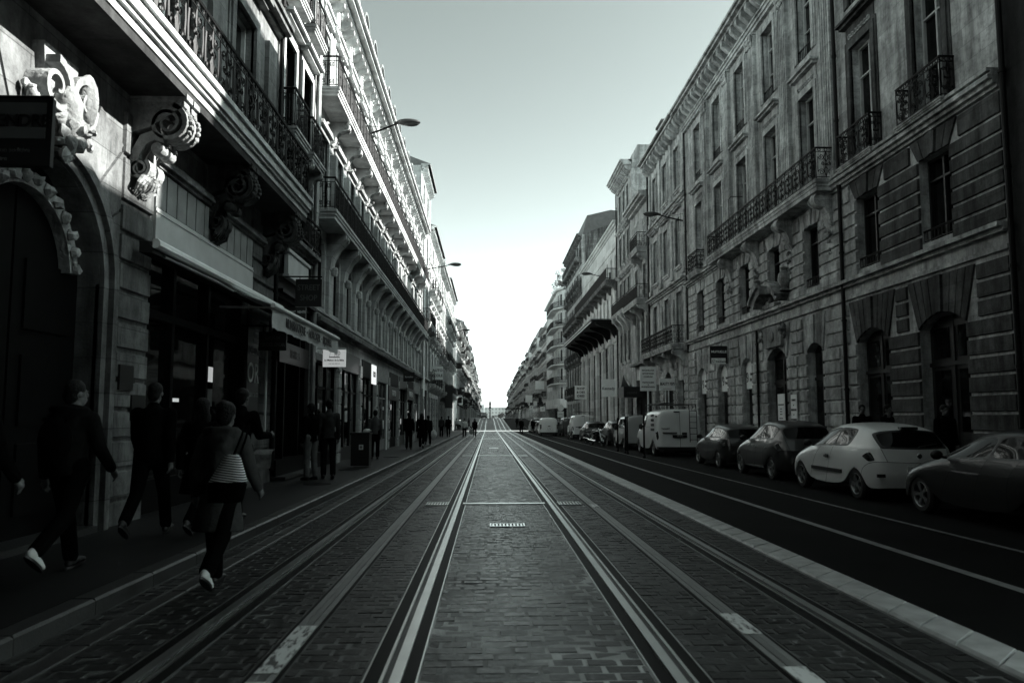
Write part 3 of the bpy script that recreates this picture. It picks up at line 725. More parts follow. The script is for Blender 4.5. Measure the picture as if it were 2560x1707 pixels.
HATCH = [  # columns nose to tail; rows sill -> middle of roof: (x, y, z)
 [(.78,1.68,.24),(.76,1.80,.24),(.66,1.87,.24),(.55,1.92,.24),(.42,1.95,.24),(.22,1.975,.24),(0,1.98,.24)],
 [(.82,1.62,.27),(.80,1.74,.45),(.74,1.86,.48),(.62,1.94,.48),(.45,1.98,.48),(.22,2.0,.48),(0,2.01,.48)],
 [(.85,1.50,.50),(.84,1.56,.60),(.80,1.64,.70),(.70,1.76,.74),(.52,1.87,.72),(.26,1.94,.70),(0,1.96,.69)],
 [(.855,1.25,.67),(.865,1.25,.72),(.85,1.25,.80),(.74,1.28,.88),(.56,1.42,.90),(.28,1.52,.89),(0,1.56,.88)],
 [(.86,.99,.50),(.87,.97,.64),(.865,.92,.82),(.79,.78,.96),(.70,.80,.99),(.36,.98,1.0),(0,1.05,1.0)],
 [(.855,.85,.24),(.87,.70,.50),(.865,.50,.80),(.80,.30,.97),(.60,.10,1.37),(.52,.16,1.42),(0,.28,1.45)],
 [(.86,0,.22),(.875,-.10,.50),(.865,-.20,.80),(.80,-.25,.98),(.615,-.35,1.42),(.53,-.38,1.47),(0,-.40,1.50)],
 [(.86,-.86,.24),(.875,-.78,.50),(.87,-.80,.82),(.80,-.95,1.0),(.605,-1.08,1.38),(.52,-1.15,1.43),(0,-1.15,1.47)],
 [(.86,-.99,.50),(.875,-1.0,.64),(.87,-1.10,.84),(.79,-1.38,1.02),(.63,-1.56,1.29),(.52,-1.66,1.33),(0,-1.74,1.37)],
 [(.86,-1.25,.67),(.87,-1.25,.73),(.86,-1.38,.86),(.76,-1.74,1.0),(.66,-1.84,1.0),(.40,-1.90,.98),(0,-1.94,.97)],
 [(.85,-1.50,.50),(.855,-1.52,.62),(.83,-1.70,.75),(.72,-1.88,.76),(.60,-1.95,.75),(.30,-1.99,.74),(0,-2.01,.73)],
 [(.83,-1.62,.28),(.82,-1.74,.42),(.76,-1.88,.48),(.66,-1.98,.50),(.50,-2.02,.50),(.25,-2.04,.50),(0,-2.05,.50)],
 [(.78,-1.68,.26),(.74,-1.82,.26),(.66,-1.90,.27),(.55,-1.95,.28),(.42,-1.98,.28),(.20,-2.0,.28),(0,-2.01,.28)]]
VAN = [
 [(.86,1.98,.28),(.84,2.15,.28),(.76,2.24,.28),(.64,2.30,.28),(.48,2.33,.28),(.24,2.36,.28),(0,2.37,.28)],
 [(.92,1.92,.32),(.91,2.10,.50),(.84,2.26,.55),(.70,2.34,.55),(.50,2.38,.55),(.25,2.40,.55),(0,2.41,.55)],
 [(.95,1.78,.56),(.95,1.86,.68),(.92,2.02,.84),(.80,2.22,.92),(.58,2.30,.92),(.28,2.34,.92),(0,2.35,.92)],
 [(.955,1.48,.76),(.965,1.50,.84),(.95,1.52,1.0),(.86,1.72,1.10),(.64,1.86,1.13),(.32,1.93,1.13),(0,1.95,1.13)],
 [(.96,1.18,.56),(.97,1.16,.72),(.97,1.12,1.0),(.92,1.28,1.15),(.80,1.48,1.22),(.42,1.60,1.24),(0,1.63,1.24)],
 [(.96,1.06,.28),(.975,.95,.60),(.97,.80,1.0),(.93,.70,1.18),(.80,.62,1.80),(.68,.74,1.90),(0,.82,1.95)],
 [(.96,.10,.28),(.975,.05,.60),(.975,.0,1.0),(.95,.0,1.20),(.86,-.05,1.82),(.74,-.05,1.97),(0,-.05,2.03)],
 [(.96,-1.10,.28),(.975,-1.05,.60),(.975,-1.05,1.0),(.95,-1.05,1.2),(.87,-1.05,1.83),(.75,-1.05,1.98),(0,-1.05,2.04)],
 [(.96,-1.22,.56),(.97,-1.22,.72),(.975,-1.3,1.0),(.95,-1.5,1.2),(.88,-1.5,1.83),(.75,-1.5,1.98),(0,-1.5,2.03)],
 [(.955,-1.52,.76),(.97,-1.55,.84),(.975,-1.8,1.0),(.95,-2.28,1.2),(.87,-2.25,1.83),(.74,-2.26,1.96),(0,-2.28,2.01)],
 [(.95,-1.84,.56),(.96,-1.90,.66),(.965,-2.2,.95),(.90,-2.39,1.2),(.82,-2.35,1.78),(.60,-2.35,1.90),(0,-2.36,1.95)],
 [(.93,-2.0,.34),(.94,-2.1,.48),(.93,-2.33,.60),(.86,-2.42,.80),(.70,-2.43,.80),(.40,-2.44,.80),(0,-2.44,.80)],
 [(.90,-2.05,.32),(.90,-2.2,.34),(.86,-2.36,.36),(.74,-2.43,.40),(.56,-2.44,.40),(.30,-2.45,.40),(0,-2.45,.40)]]
def wheel(parent, x, y, r, wd=0.19, spokes=5, rim='alloy'):
    w = empty('wheel', (x, y, r)); w.parent = parent; s = 1 if x > 0 else -1
    t = M(); t.lathe([(r*0.66, -wd/2), (r*0.9, -wd/2), (r, -wd*0.3), (r, wd*0.3), (r*0.9, wd/2), (r*0.66, wd/2), (r*0.6, 0)], (0,0,0), 28, axis='x', cap=False); t.build('tyre', 'tyre', w)
    q = M(); q.lathe([(r*0.7, wd*0.46*s), (r*0.66, wd*0.52*s), (r*0.6, wd*0.4*s), (r*0.58, 0)], (0,0,0), 28, axis='x', cap=False)
    q.lathe([(0.0, wd*0.44*s), (0.05, wd*0.44*s), (0.06, wd*0.3*s), (0.0, 0.2*wd*s)], (0,0,0), 10, axis='x')
    for k in range(spokes):
        a = 2*PI*k/spokes
        for d in (-0.13, 0.13): q.tube([(wd*0.38*s, 0.04*math.cos(a), 0.04*math.sin(a)), (wd*0.42*s, r*0.62*math.cos(a+d), r*0.62*math.sin(a+d))], 0.018, 4)
    q.build('rim', rim, w)
    b = M(); b.lathe([(0.0, -wd*0.1), (r*0.58, -wd*0.1), (r*0.58, wd*0.05), (0, wd*0.05)], (0,0,0), 16, axis='x'); b.build('brake_disc', 'rail_dark', w)

def vehicle(name, label, cat, cage, loc, paintm, glass, rz=0.0, sc=(1,1,1), wheels=(1.25, -1.25, 0.3, 0.74), lamps=((9, 2),), heads=((1, 2), (1, 3)), tweak=None, group=None, rear_glass=True, dent=False, plastic=()):
    """subdivided shell from a half cage; glass and lamp panels become parts of their own"""
    root = empty(name, loc, rz, label, cat, group)
    bm = bmesh.new(); nc, nr = len(cage), len(cage[0]); grid = {}
    for sgn in (1, -1):
        for c in range(nc):
            for r in range(nr):
                if r == nr-1 and sgn < 0: grid[c, r, -1] = grid[c, r, 1]; continue
                x, y, z = cage[c][r]
                if tweak: x, y, z = tweak(c, r, x, y, z)
                grid[c, r, sgn] = bm.verts.new((sgn*x*sc[0], y*sc[1], z*sc[2]))
    fm = {}
    for sgn in (1, -1):
        for c in range(nc-1):
            for r in range(nr-1):
                q = [grid[c,r,sgn], grid[c+1,r,sgn], grid[c+1,r+1,sgn], grid[c,r+1,sgn]]
                fm[c, r, sgn] = bm.faces.new(q if sgn < 0 else q[::-1])
        lip = [bm.verts.new((grid[c,0,sgn].co.x-sgn*0.13, grid[c,0,sgn].co.y, grid[c,0,sgn].co.z+0.015)) for c in range(nc)]
        for c in range(nc-1):
            q = [grid[c,0,sgn], lip[c], lip[c+1], grid[c+1,0,sgn]]; bm.faces.new(q if sgn < 0 else q[::-1])
    cr = bm.edges.layers.float.new('crease_edge')
    for s in (1, -1):
        for (r, c0, c1, a) in ((3, 3, 9, 0.35), (0, 0, nc-1, 0.55), (4, 5, 8, 0.3)):
            for c in range(c0, c1):
                e = bm.edges.get((grid[c, r, s], grid[c+1, r, s]))
                if e: e[cr] = max(e[cr], a)
        for (c, r0, r1, a) in ((9, 3, nr-1, 0.4), (10, 3, nr-1, 0.3), (8, 4, nr-1, 0.35), (4, 4, nr-1, 0.35)):
            for r in range(r0, r1):
                e = bm.edges.get((grid[c, r, s], grid[c, r+1, s]))
                if e: e[cr] = max(e[cr], a)
    # panel ids on the coarse cage: 1.. glass and lamps, 10.. body panels that meet in a seam
    van = cage is VAN
    def ids(c, r):
        if (c, r) in heads: return 5
        if (c, r) in lamps: return 4
        if r == 3:
            for i, grp in enumerate(glass['side']):
                if c in grp: return (1, 6, 7)[min(i, 2)]
        if c == 4 and r >= 4: return 2
        if c == 8 and r >= 4 and rear_glass: return 3
        if c in (0, 1): return 13
        if c in (2, 3) and r >= 4: return 14
        if not van and c >= 10: return 12
        if not van and c == 9 and r >= 4: return 15
        if r < 3 and c == 5: return 10
        if r < 3 and c == 6 and (van or len(glass['side'][-1]) > 1): return 11
        return 0
    for (c, r, s), f in fm.items(): f.material_index = ids(c, r)
    if dent:
        for (c, r) in ((6, 1), (6, 2)): grid[c, r, -1].co.x += 0.035
    def bake(bm_, lv):
        me = bpy.data.meshes.new('t'); bm_.to_mesh(me); bm_.free()
        for _ in range(20): me.materials.append(MT['plastic'])
        o = bpy.data.objects.new('t', me); COL.objects.link(o); md = o.modifiers.new('sub', 'SUBSURF'); md.levels = lv; md.render_levels = lv
        m2 = bpy.data.meshes.new_from_object(o.evaluated_get(bpy.context.evaluated_depsgraph_get())); bpy.data.objects.remove(o); bpy.data.meshes.remove(me)
        return m2
    m1 = bake(bm, 1); bm = bmesh.new(); bm.from_mesh(m1); bpy.data.meshes.remove(m1)
    cr = bm.edges.layers.float.get('crease_edge') or bm.edges.layers.float.new('crease_edge')
    for idx, th, dp in ((1, 0.03, -0.006), (6, 0.03, -0.006), (7, 0.03, -0.006), (2, 0.04, -0.006), (3, 0.04, -0.006), (4, 0.025, 0.005), (5, 0.025, 0.004)):
        for s in ((1, -1) if idx not in (2, 3) else (0,)):
            fs = [f for f in bm.faces if f.material_index == idx and (s == 0 or f.calc_center_median().x*s > 0)]
            if not fs: continue
            bmesh.ops.inset_region(bm, faces=fs, thickness=th, depth=dp, use_even_offset=True)
            ss = set(fs); ring = {g for f in fs for e in f.edges for g in e.link_faces if g not in ss}
            for g in ring: g.material_index = 18 if idx not in (4, 5) else 0
            for f in fs:
                for e in f.edges:
                    if any(g not in ss for g in e.link_faces): e[cr] = 1.0
    sm = [e for e in bm.edges if len(e.link_faces) == 2 and e.link_faces[0].material_index != e.link_faces[1].material_index and all(f.material_index in (0, 10, 11, 12, 13, 14, 15) for f in e.link_faces)]
    bmesh.ops.bevel(bm, geom=sm, offset=0.0045, segments=1, affect='EDGES', material=17, clamp_overlap=True)
    for f in bm.faces:
        if f.material_index == 17:
            for e in f.edges: e[cr] = 1.0
    m2 = bake(bm, 2)
    names = [('body', paintm), ('side_window', 'car_glass'), ('windscreen', 'car_glass'), ('rear_window', 'car_glass'), ('tail_lamp', 'lamp_red'), ('headlamp', 'lamp_clear'), ('side_window', 'car_glass'), ('side_window', 'car_glass'), ('panel_seams', 'rail_dark'), ('window_seal', 'plastic')]
    GI = {0: (0, 10, 11, 12, 13, 14, 15), 8: (17,), 9: (18,)}
    V = [tuple(v.co) for v in m2.vertices]; P = [(p.material_index, tuple(p.vertices)) for p in m2.polygons]
    for i, (nm, mt) in enumerate(names):
        for s in ((1, -1) if i in (1, 4, 5, 6, 7) else (0,)):
            fs = [p for k, p in P if k in GI.get(i, (i,)) and (s == 0 or sum(V[j][0] for j in p)*s > 0)]
            if not fs: continue
            used = sorted({j for p in fs for j in p}); ix = {j: n for n, j in enumerate(used)}
            mm = M(); mm.add([V[j] for j in used], [tuple(ix[j] for j in p) for p in fs]); mm.build(nm, mt, root, 50)
    bpy.data.meshes.remove(m2)
    fy, ry, wr, wx = wheels; sx, sy, sz = sc
    for y in (fy, ry):
        for s in (1, -1): wheel(root, s*wx*sx, y*sy, wr)
    L = max(p[1] for c in cage for p in c)*sy
    ub = M(); ub.box(-0.62*sx, 0.62*sx, -L+0.25, L-0.25, 0.2, 0.72*sz); ub.build('underbody', 'plastic', root)
    zb = 0.97*sz if cage is HATCH else 1.18*sz
    for s in (1, -1):
        mr = M(); mr.ball((s*(0.94*sx+(0.06 if cage is VAN else 0)), 0.62*sy, zb+0.05), (0.1, 0.06, 0.075 if cage is HATCH else 0.14), 10, 7); mr.tube([(s*0.8*sx, 0.6*sy, zb), (s*0.9*sx, 0.62*sy, zb+0.03)], 0.02, 5)
        mr.build('wing_mirror', 'plastic', root)
    return root
def plate(root, y, z, txt='', w=0.5, g='white'):
    p = M(); p.box(-w/2, w/2, y-0.012, y+0.02, z-0.06, z+0.06); o = p.build('number_plate', g, root)
    if txt: lettering(txt, 0.1, 'ink' if g == 'white' else 'letter_grey', o, (0, y-0.016, z), 0, 0.9, name='plate_lettering')
def door_seams(root, pts, side=-1, mat='rail_dark', r=0.006):
    for p in pts: m = M(); m.tube([(side*q[0], q[1], q[2]) for q in p], r, 4); m.build('panel_seam', mat, root)
HG = {'side': [(4, 5), (6,)]}; HG5 = {'side': [(4, 5), (6, 7)]}
CG = 'vehicles parked along the right kerb'
def gl(x, y): return (x, y, gz(y))
# foreground silver car, cropped by the picture's right edge
v = vehicle('parked_car', 'low dark hatchback with its nose behind the dented white car', 'car', HATCH, gl(7.9, 10.7), 'car_night', HG5, 0, (1.02, 1.06, 0.95), group=CG)
v = vehicle('parked_car', 'white three-door hatchback with a dented rear side and dark teardrop tail lamps', 'car', HATCH, gl(7.9, 15.45), 'car_white', HG, 0, (0.99, 1.0, 1.0), dent=True, group=CG)
m = M()
for s in (-1,): m.box(s*0.885, s*0.855, -0.75, 0.6, 0.47, 0.54)
m.build('side_moulding', 'plastic', v)
m = M(); m.box(-0.905, -0.86, -0.2, -0.05, 0.76, 0.79); m.box(-0.88, -0.86, -0.19, -0.06, 0.74, 0.81); m.build('door_handle', 'plastic', v)
m = M(); m.box(-0.3, 0.3, -2.0, -1.9, 0.44, 0.5); m.build('bumper_insert', 'plastic', v)
for s in (-1, 1): m = M(); m.box(s*0.62-0.14, s*0.62+0.14, -2.0+0.05, -1.9, 0.47, 0.53); m.build('bumper_strip', 'plastic', v)
m = M(); m.box(-0.16, 0.16, -1.72, -1.6, 1.34, 1.39); m.build('brake_lamp', 'plastic', v)
m = M(); m.tube([(0, -1.2, 1.46), (0, -1.42, 1.62)], 0.006, 4); m.build('aerial', 'plastic', v)
plate(v, -2.03, 0.62, 'AB 418 ZK')
m = M(); m.lathe([(0.0,-0.01),(0.045,-0.008),(0.05,0.0),(0.0,0.012)], (0, -2.005, 0.86), 12, axis='y'); m.build('badge', 'chrome', v)
m = M(); m.tube([(0.0, -1.95, 0.99), (0.05, -1.93, 1.03), (0.42, -1.86, 1.08)], 0.01, 5); m.build('wiper', 'plastic', v)
def tw_micra(c, r, x, y, z):
    if r >= 4 and 4 <= c <= 9: z += 0.03
    if c in (8, 9) and r >= 3: y += 0.1
    return x, y, z
v = vehicle('parked_car', 'rounded dark grey hatchback with arched roofline, in front of the dented white car', 'car', HATCH, gl(8.05, 20.1), 'car_grey', HG5, 0, (0.97, 0.93, 1.01), tweak=tw_micra, lamps=((9, 2),), group=CG)
m = M(); m.box(-0.872, -0.84, -0.22, -0.1, 0.78, 0.81); m.build('door_handle', 'chrome', v); m = M(); m.box(-0.872, -0.84, -0.95, -0.84, 0.79, 0.82); m.build('door_handle', 'chrome', v)
m = M(); m.box(-0.855, -0.835, -0.8, 0.75, 0.27, 0.3); m.build('sill_trim', 'chrome', v)
m = M(); m.box(-0.5, 0.5, -1.93, -1.85, 0.42, 0.54); m.build('bumper_insert', 'plastic', v)
vehicle('parked_car', 'small glossy black hatchback parked between the grey hatchback and the ladder van', 'car', HATCH, gl(8.1, 24.7), 'car_black', HG5, 0, (0.95, 0.9, 0.95), group=CG)
def ladder_van(label, loc, rz, side=1):
    v = vehicle('white_van', label, 'van', VAN, loc, 'car_white', {'side': [(4, 5)]}, rz, (1, 1, 1), (1.48, -1.52, 0.34, 0.82), ((10, 2),), ((1, 2), (1, 3)), rear_glass=False, group=CG)
    L = M()
    for x in (0.42, 0.72): L.tube([(x, -2.52, 0.62), (x, -2.45, 1.9), (x, -2.3, 2.2)], 0.018, 6)
    for k in range(6): z = 0.72+0.24*k; L.tube([(0.42, -2.52+0.06*k/6, z), (0.72, -2.52+0.06*k/6, z)], 0.014, 5)
    L.build('ladder', 'plastic', v)
    rk = M()
    for x in (-0.78, 0.78): rk.tube([(x, -2.2, 2.2), (x, 0.6, 2.2)], 0.02, 6)
    for k in range(6): y = -2.2+0.56*k; rk.tube([(-0.78, y, 2.02), (-0.78, y, 2.2), (0.78, y, 2.2), (0.78, y, 2.02)], 0.016, 5)
    rk.tube([(-0.6, -2.35, 2.26), (-0.6, 0.7, 2.26)], 0.02, 6); rk.tube([(-0.2, -2.35, 2.26), (-0.2, 0.7, 2.26)], 0.02, 6)
    for k in range(10): y = -2.3+0.3*k; rk.tube([(-0.6, y, 2.26), (-0.2, y, 2.26)], 0.012, 4)
    rk.build('roof_rack', 'plastic', v)
    s = M(); s.tube([(0.02, -2.462, 0.42), (0.02, -2.455, 0.9), (0.02, -2.37, 1.9)], 0.008, 4); s.build('door_seam', 'rail_dark', v)
    h = M(); h.box(0.1, 0.3, -2.475, -2.42, 0.93, 1.02); h.build('door_handle', 'plastic', v)
    b = M(); b.box(-0.92, 0.92, -2.5, -2.2, 0.3, 0.42); b.build('rear_bumper', 'plastic', v)
    t = M(); t.box(-0.72, 0.0-0.12, -2.478, -2.44, 0.98, 1.03); t.build('plate_lamp', 'plastic', v)
    plate(v, -2.47, 0.86, 'TE 612', 0.6, 'black')
    c = M(); c.box(-0.22, 0.02, -2.38, -2.3, 1.86, 1.91); c.build('brake_lamp', 'plastic', v)
    for z in (0.95, 1.65): c = M(); c.box(-0.98, -0.94, -2.36, -2.28, z, z+0.08); c.build('hinge', 'plastic', v)
    return v
tv = ladder_van('white van with ladder on its rear doors and roof rack, largest in the row', gl(8.0, 33.4), 0)
lettering('TRANSIT', 0.09, 'ink', tv, (-0.6, -2.47, 1.17), 0, 1, 0.002)
for i, t_ in enumerate(('PLATRERIE', 'PEINTURE', 'CLOISONS', 'ISOLATION')): lettering(t_, 0.15, 'ink', tv, (-0.985, -1.7, 1.72-0.2*i), -PI/2, 0.9, 0.003)
def tw_mpv(c, r, x, y, z): return x, y, z
v = vehicle('parked_van', 'small pale panel van half hidden beyond the ladder van', 'van', VAN, gl(7.95, 40.4), 'car_mid', {'side': [(4, 5), (6,), (7, 8)]}, 0, (0.93, 0.92, 0.9), (1.48, -1.52, 0.32, 0.8), ((10, 2),), group=CG)
m = M(); 
for x in (-0.7, 0.7): m.tube([(x, -1.6, 1.9), (x, 0.4, 1.9)], 0.018, 5)
m.build('roof_rails', 'plastic', v)
vehicle('parked_car', 'dark estate car between the motorcycle and the pale panel van', 'car', HATCH, gl(7.9, 45.6), 'car_dark', HG5, 0, (1.0, 1.05, 1.05), group=CG)
vehicle('parked_car', 'black hatchback parked behind the second ladder van', 'car', HATCH, gl(7.55, 53.4), 'car_black', HG5, 0, (1, 1, 1), group=CG)
ladder_van('second white van with ladder and roof rack, farther up the row', gl(7.75, 62.5), 0)
dv = vehicle('parked_van', 'dark van with pale zigzag trim along its roof, beside the moving white van', 'van', VAN, gl(7.85, 72.5), 'car_dark', {'side': [(4, 5), (6,)]}, 0, (0.95, 0.95, 0.92), (1.48, -1.52, 0.32, 0.8), ((10, 2),), group=CG)
m = M()
for k in range(7): x = -0.78+0.26*k; m.prism([(x-0.13, 1.72), (x, 1.86), (x+0.13, 1.72), (x+0.05, 1.7), (x, 1.77), (x-0.05, 1.7)], -2.4, -2.3, 'b')
m.build('roof_trim', 'white', dv)
kv = vehicle('white_van', 'small white van driving in the lane, seen from behind', 'van', VAN, gl(5.85, 74.2), 'car_white', {'side': [(4, 5)]}, 0, (0.92, 0.88, 0.9), (1.48, -1.52, 0.32, 0.8), ((10, 2),), rear_glass=False)
b = M(); b.box(-0.88, 0.88, -2.2, -2.0, 0.25, 0.4); b.build('rear_bumper', 'plastic', kv); plate(kv, -2.17, 0.72, 'BV 192 JB', 0.52)
for s in (-1, 1): b = M(); b.box(s*0.8-0.06, s*0.8+0.06, -2.14, -2.0, 0.75, 1.15); b.build('tail_lamp', 'lamp_red', kv)
b = M(); b.box(-0.1, 0.12, -2.17, -2.1, 0.95, 1.02); b.build('door_handle', 'plastic', kv)
vehicle('parked_car', 'dark car waiting on the right just before the crossing', 'car', HATCH, gl(6.3, 88), 'car_dark', HG5, 0.08, (1, 1, 1))
vehicle('parked_car', 'pale car waiting ahead of the dark one at the crossing', 'car', HATCH, gl(6.0, 95.5), 'car_mid', HG5, 0, (1, 1, 1.05))
vehicle('parked_car', 'silver car parked on the right, level with the waiting dark car', 'car', HATCH, gl(8.0, 91), 'car_silver', HG5, 0, (1, 1, 1), group=CG)
vehicle('parked_car', 'white car parked on the right past the crossing', 'car', HATCH, gl(7.9, 126), 'car_white', HG5, 0, (1, 1, 1), group=CG)
vehicle('distant_car', 'tiny dark car on the crest of the street', 'car', HATCH, gl(-1.2, 184), 'car_dark', HG5, PI, (1, 1, 1))
# motorcycle and bicycle
def bike(name, label, loc, rz, motor):
    r = empty(name, loc, rz, label, 'motorcycle' if motor else 'bicycle')
    wr = 0.31 if motor else 0.34; wb = 0.7 if motor else 0.52
    for y in (wb, -wb):
        w = M(); n = 24
        w.lathe([(wr-0.05, -0.05 if motor else -0.016), (wr, -0.03 if motor else -0.01), (wr, 0.03 if motor else 0.01), (wr-0.05, 0.05 if motor else 0.016), (wr-0.05, -0.05 if motor else -0.016)], (0, y, wr), n, axis='x', cap=False); o = w.build('wheel', 'tyre', r)
        s = M(); s.lathe([(wr-0.07, -0.03 if motor else -0.012), (wr-0.05, -0.03 if motor else -0.012), (wr-0.05, 0.03 if motor else 0.012), (wr-0.07, 0.03 if motor else 0.012)], (0, y, wr), n, axis='x', cap=False)
        for k in range(10): a = 2*PI*k/10; s.tube([(0, y, wr), (0, y+(wr-0.06)*math.cos(a), wr+(wr-0.06)*math.sin(a))], 0.006, 3)
        s.build('rim', 'chrome', o)
    f = M()
    if motor:
        f.tube([(0, -wb, wr), (0, -0.3, 0.5), (0, 0.25, 0.75), (0, 0.45, 0.8)], 0.05, 6); f.box(-0.15, 0.15, -0.2, 0.25, 0.3, 0.6); f.build('engine', 'rail_dark', r)
        k = M(); k.tube([(0.07, wb, wr), (0.07, 0.42, 0.95)], 0.025, 6); k.tube([(-0.07, wb, wr), (-0.07, 0.42, 0.95)], 0.025, 6); k.tube([(-0.36, 0.28, 1.04), (-0.1, 0.4, 1.0), (0.1, 0.4, 1.0), (0.36, 0.28, 1.04)], 0.018, 6); k.ball((0, 0.52, 0.9), (0.1, 0.1, 0.11), 10, 7); k.build('fork', 'chrome', r)
        t = M(); t.ball((0, 0.15, 0.82), (0.14, 0.28, 0.13), 12, 8); t.build('tank', 'car_black', r)
        s = M(); s.ball((0, -0.35, 0.8), (0.14, 0.38, 0.07), 12, 7); s.build('saddle', 'plastic', r)
        mg = M(); mg.strip(arc(-wb, wr, wr+0.06, 0.3, 2.4, 10), arc(-wb, wr, wr+0.04, 0.3, 2.4, 10), -0.07, 0.07, T=lambda a, b, c: (c, a, b)); mg.strip(arc(wb, wr, wr+0.05, 0.8, 2.8, 10), arc(wb, wr, wr+0.03, 0.8, 2.8, 10), -0.06, 0.06, T=lambda a, b, c: (c, a, b)); mg.build('mudguard', 'car_mid', r)
        e = M(); e.tube([(0.16, 0.1, 0.3), (0.17, -0.8, 0.36)], 0.045, 8); e.build('exhaust', 'chrome', r)
        for q in (-1, 1): e = M(); e.ball((q*0.36, 0.25, 1.2), (0.07, 0.02, 0.05), 8, 6); e.tube([(q*0.3, 0.3, 1.04), (q*0.36, 0.25, 1.2)], 0.008, 4); e.build('mirror', 'plastic', r)
    else:
        f.tube([(0, -wb, wr), (0, -0.1, 0.3), (0, 0.4, 0.85)], 0.018, 6); f.tube([(0, -0.1, 0.3), (0, -0.22, 0.82)], 0.016, 6); f.tube([(0, -wb, wr), (0, -0.2, 0.75), (0, 0.38, 0.8)], 0.014, 6); f.build('frame', 'frame_dark', r)
        k = M(); k.tube([(0, wb, wr), (0, 0.38, 0.85), (0, 0.36, 1.0)], 0.015, 6); k.tube([(-0.28, 0.3, 1.02), (0, 0.38, 1.0), (0.28, 0.3, 1.02)], 0.013, 6); k.build('handlebar', 'chrome', r)
        s = M(); s.ball((0, -0.24, 0.88), (0.07, 0.13, 0.035), 10, 6); s.build('saddle', 'plastic', r)
        c = M(); c.lathe([(0.0,-0.01),(0.09,-0.01),(0.09,0.01),(0.0,0.01)], (0.03, -0.1, 0.3), 14, axis='x'); c.tube([(0.05, -0.1, 0.3), (0.05, 0.02, 0.17), (0.12, 0.02, 0.17)], 0.01, 4); c.build('crank', 'steel', r)
    return r
bike('motorcycle', 'black motorcycle with bright wheel rims parked nose out beside the dark estate car', gl(6.45, 44.2), R(200), True)
bike('motorcycle', 'second dark motorcycle standing behind the first one at the parking line', gl(6.9, 48.8), R(215), True)
bike('bicycle', 'bicycle leaning by the parking line next to the second ladder van', gl(6.35, 57.5), R(160), False)
# ------------------------------------------------------------------ people
MT['skin'] = simple('skin', 0.1, 0.55, var=0.05); MT['hair_dark'] = simple('dark_hair', 0.005, 0.6, var=0.3, scale=30, bump=0.8, bscale=60, spec=0.15)
MT['hair_fair'] = simple('fair_hair', 0.12, 0.5, var=0.3, scale=30)
for n_, g_ in (('black', 0.002), ('dark', 0.007), ('charcoal', 0.04), ('grey', 0.08), ('pale', 0.3), ('white', 0.65), ('denim', 0.14)):
    MT['cloth_'+n_] = simple(n_+'_cloth', g_, 0.85, var=0.25, scale=9, bump=0.5, bscale=22, spec=0.02)
MT['shoe_white'] = simple('white_shoe', 0.45, 0.6); MT['shoe_dark'] = simple('dark_shoe', 0.01, 0.5)
MT['stripes'] = striped('striped_cloth', 0.012, 0.7, 46); MT['newsprint'] = simple('newsprint', 0.12, 0.8, var=0.5, scale=14)
_mc = {}
def melt(m, vox, smooth=4):
    """fuse overlapping solids into one continuous skin"""
    me = bpy.data.meshes.new('t'); me.from_pydata(m.v, [], m.f)
    bm = bmesh.new(); bm.from_mesh(me); bmesh.ops.recalc_face_normals(bm, faces=bm.faces[:]); bm.to_mesh(me); bm.free()
    o = bpy.data.objects.new('t', me); COL.objects.link(o)
    a = o.modifiers.new('r', 'REMESH'); a.mode = 'VOXEL'; a.voxel_size = vox
    b = o.modifiers.new('s', 'SMOOTH'); b.iterations = smooth; b.factor = 0.5
    out = bpy.data.meshes.new_from_object(o.evaluated_get(bpy.context.evaluated_depsgraph_get()))
    bpy.data.objects.remove(o); bpy.data.meshes.remove(me)
    out.shade_smooth(); return out
def limb(m, pts, radii, n=10):
    """tapered capsule chain"""
    for i in range(len(pts)-1):
        m.tube([pts[i], pts[i+1]], radii[i], n, r2=radii[i+1])
    for p, r in zip(pts, radii): m.ball(p, r, n, 7)
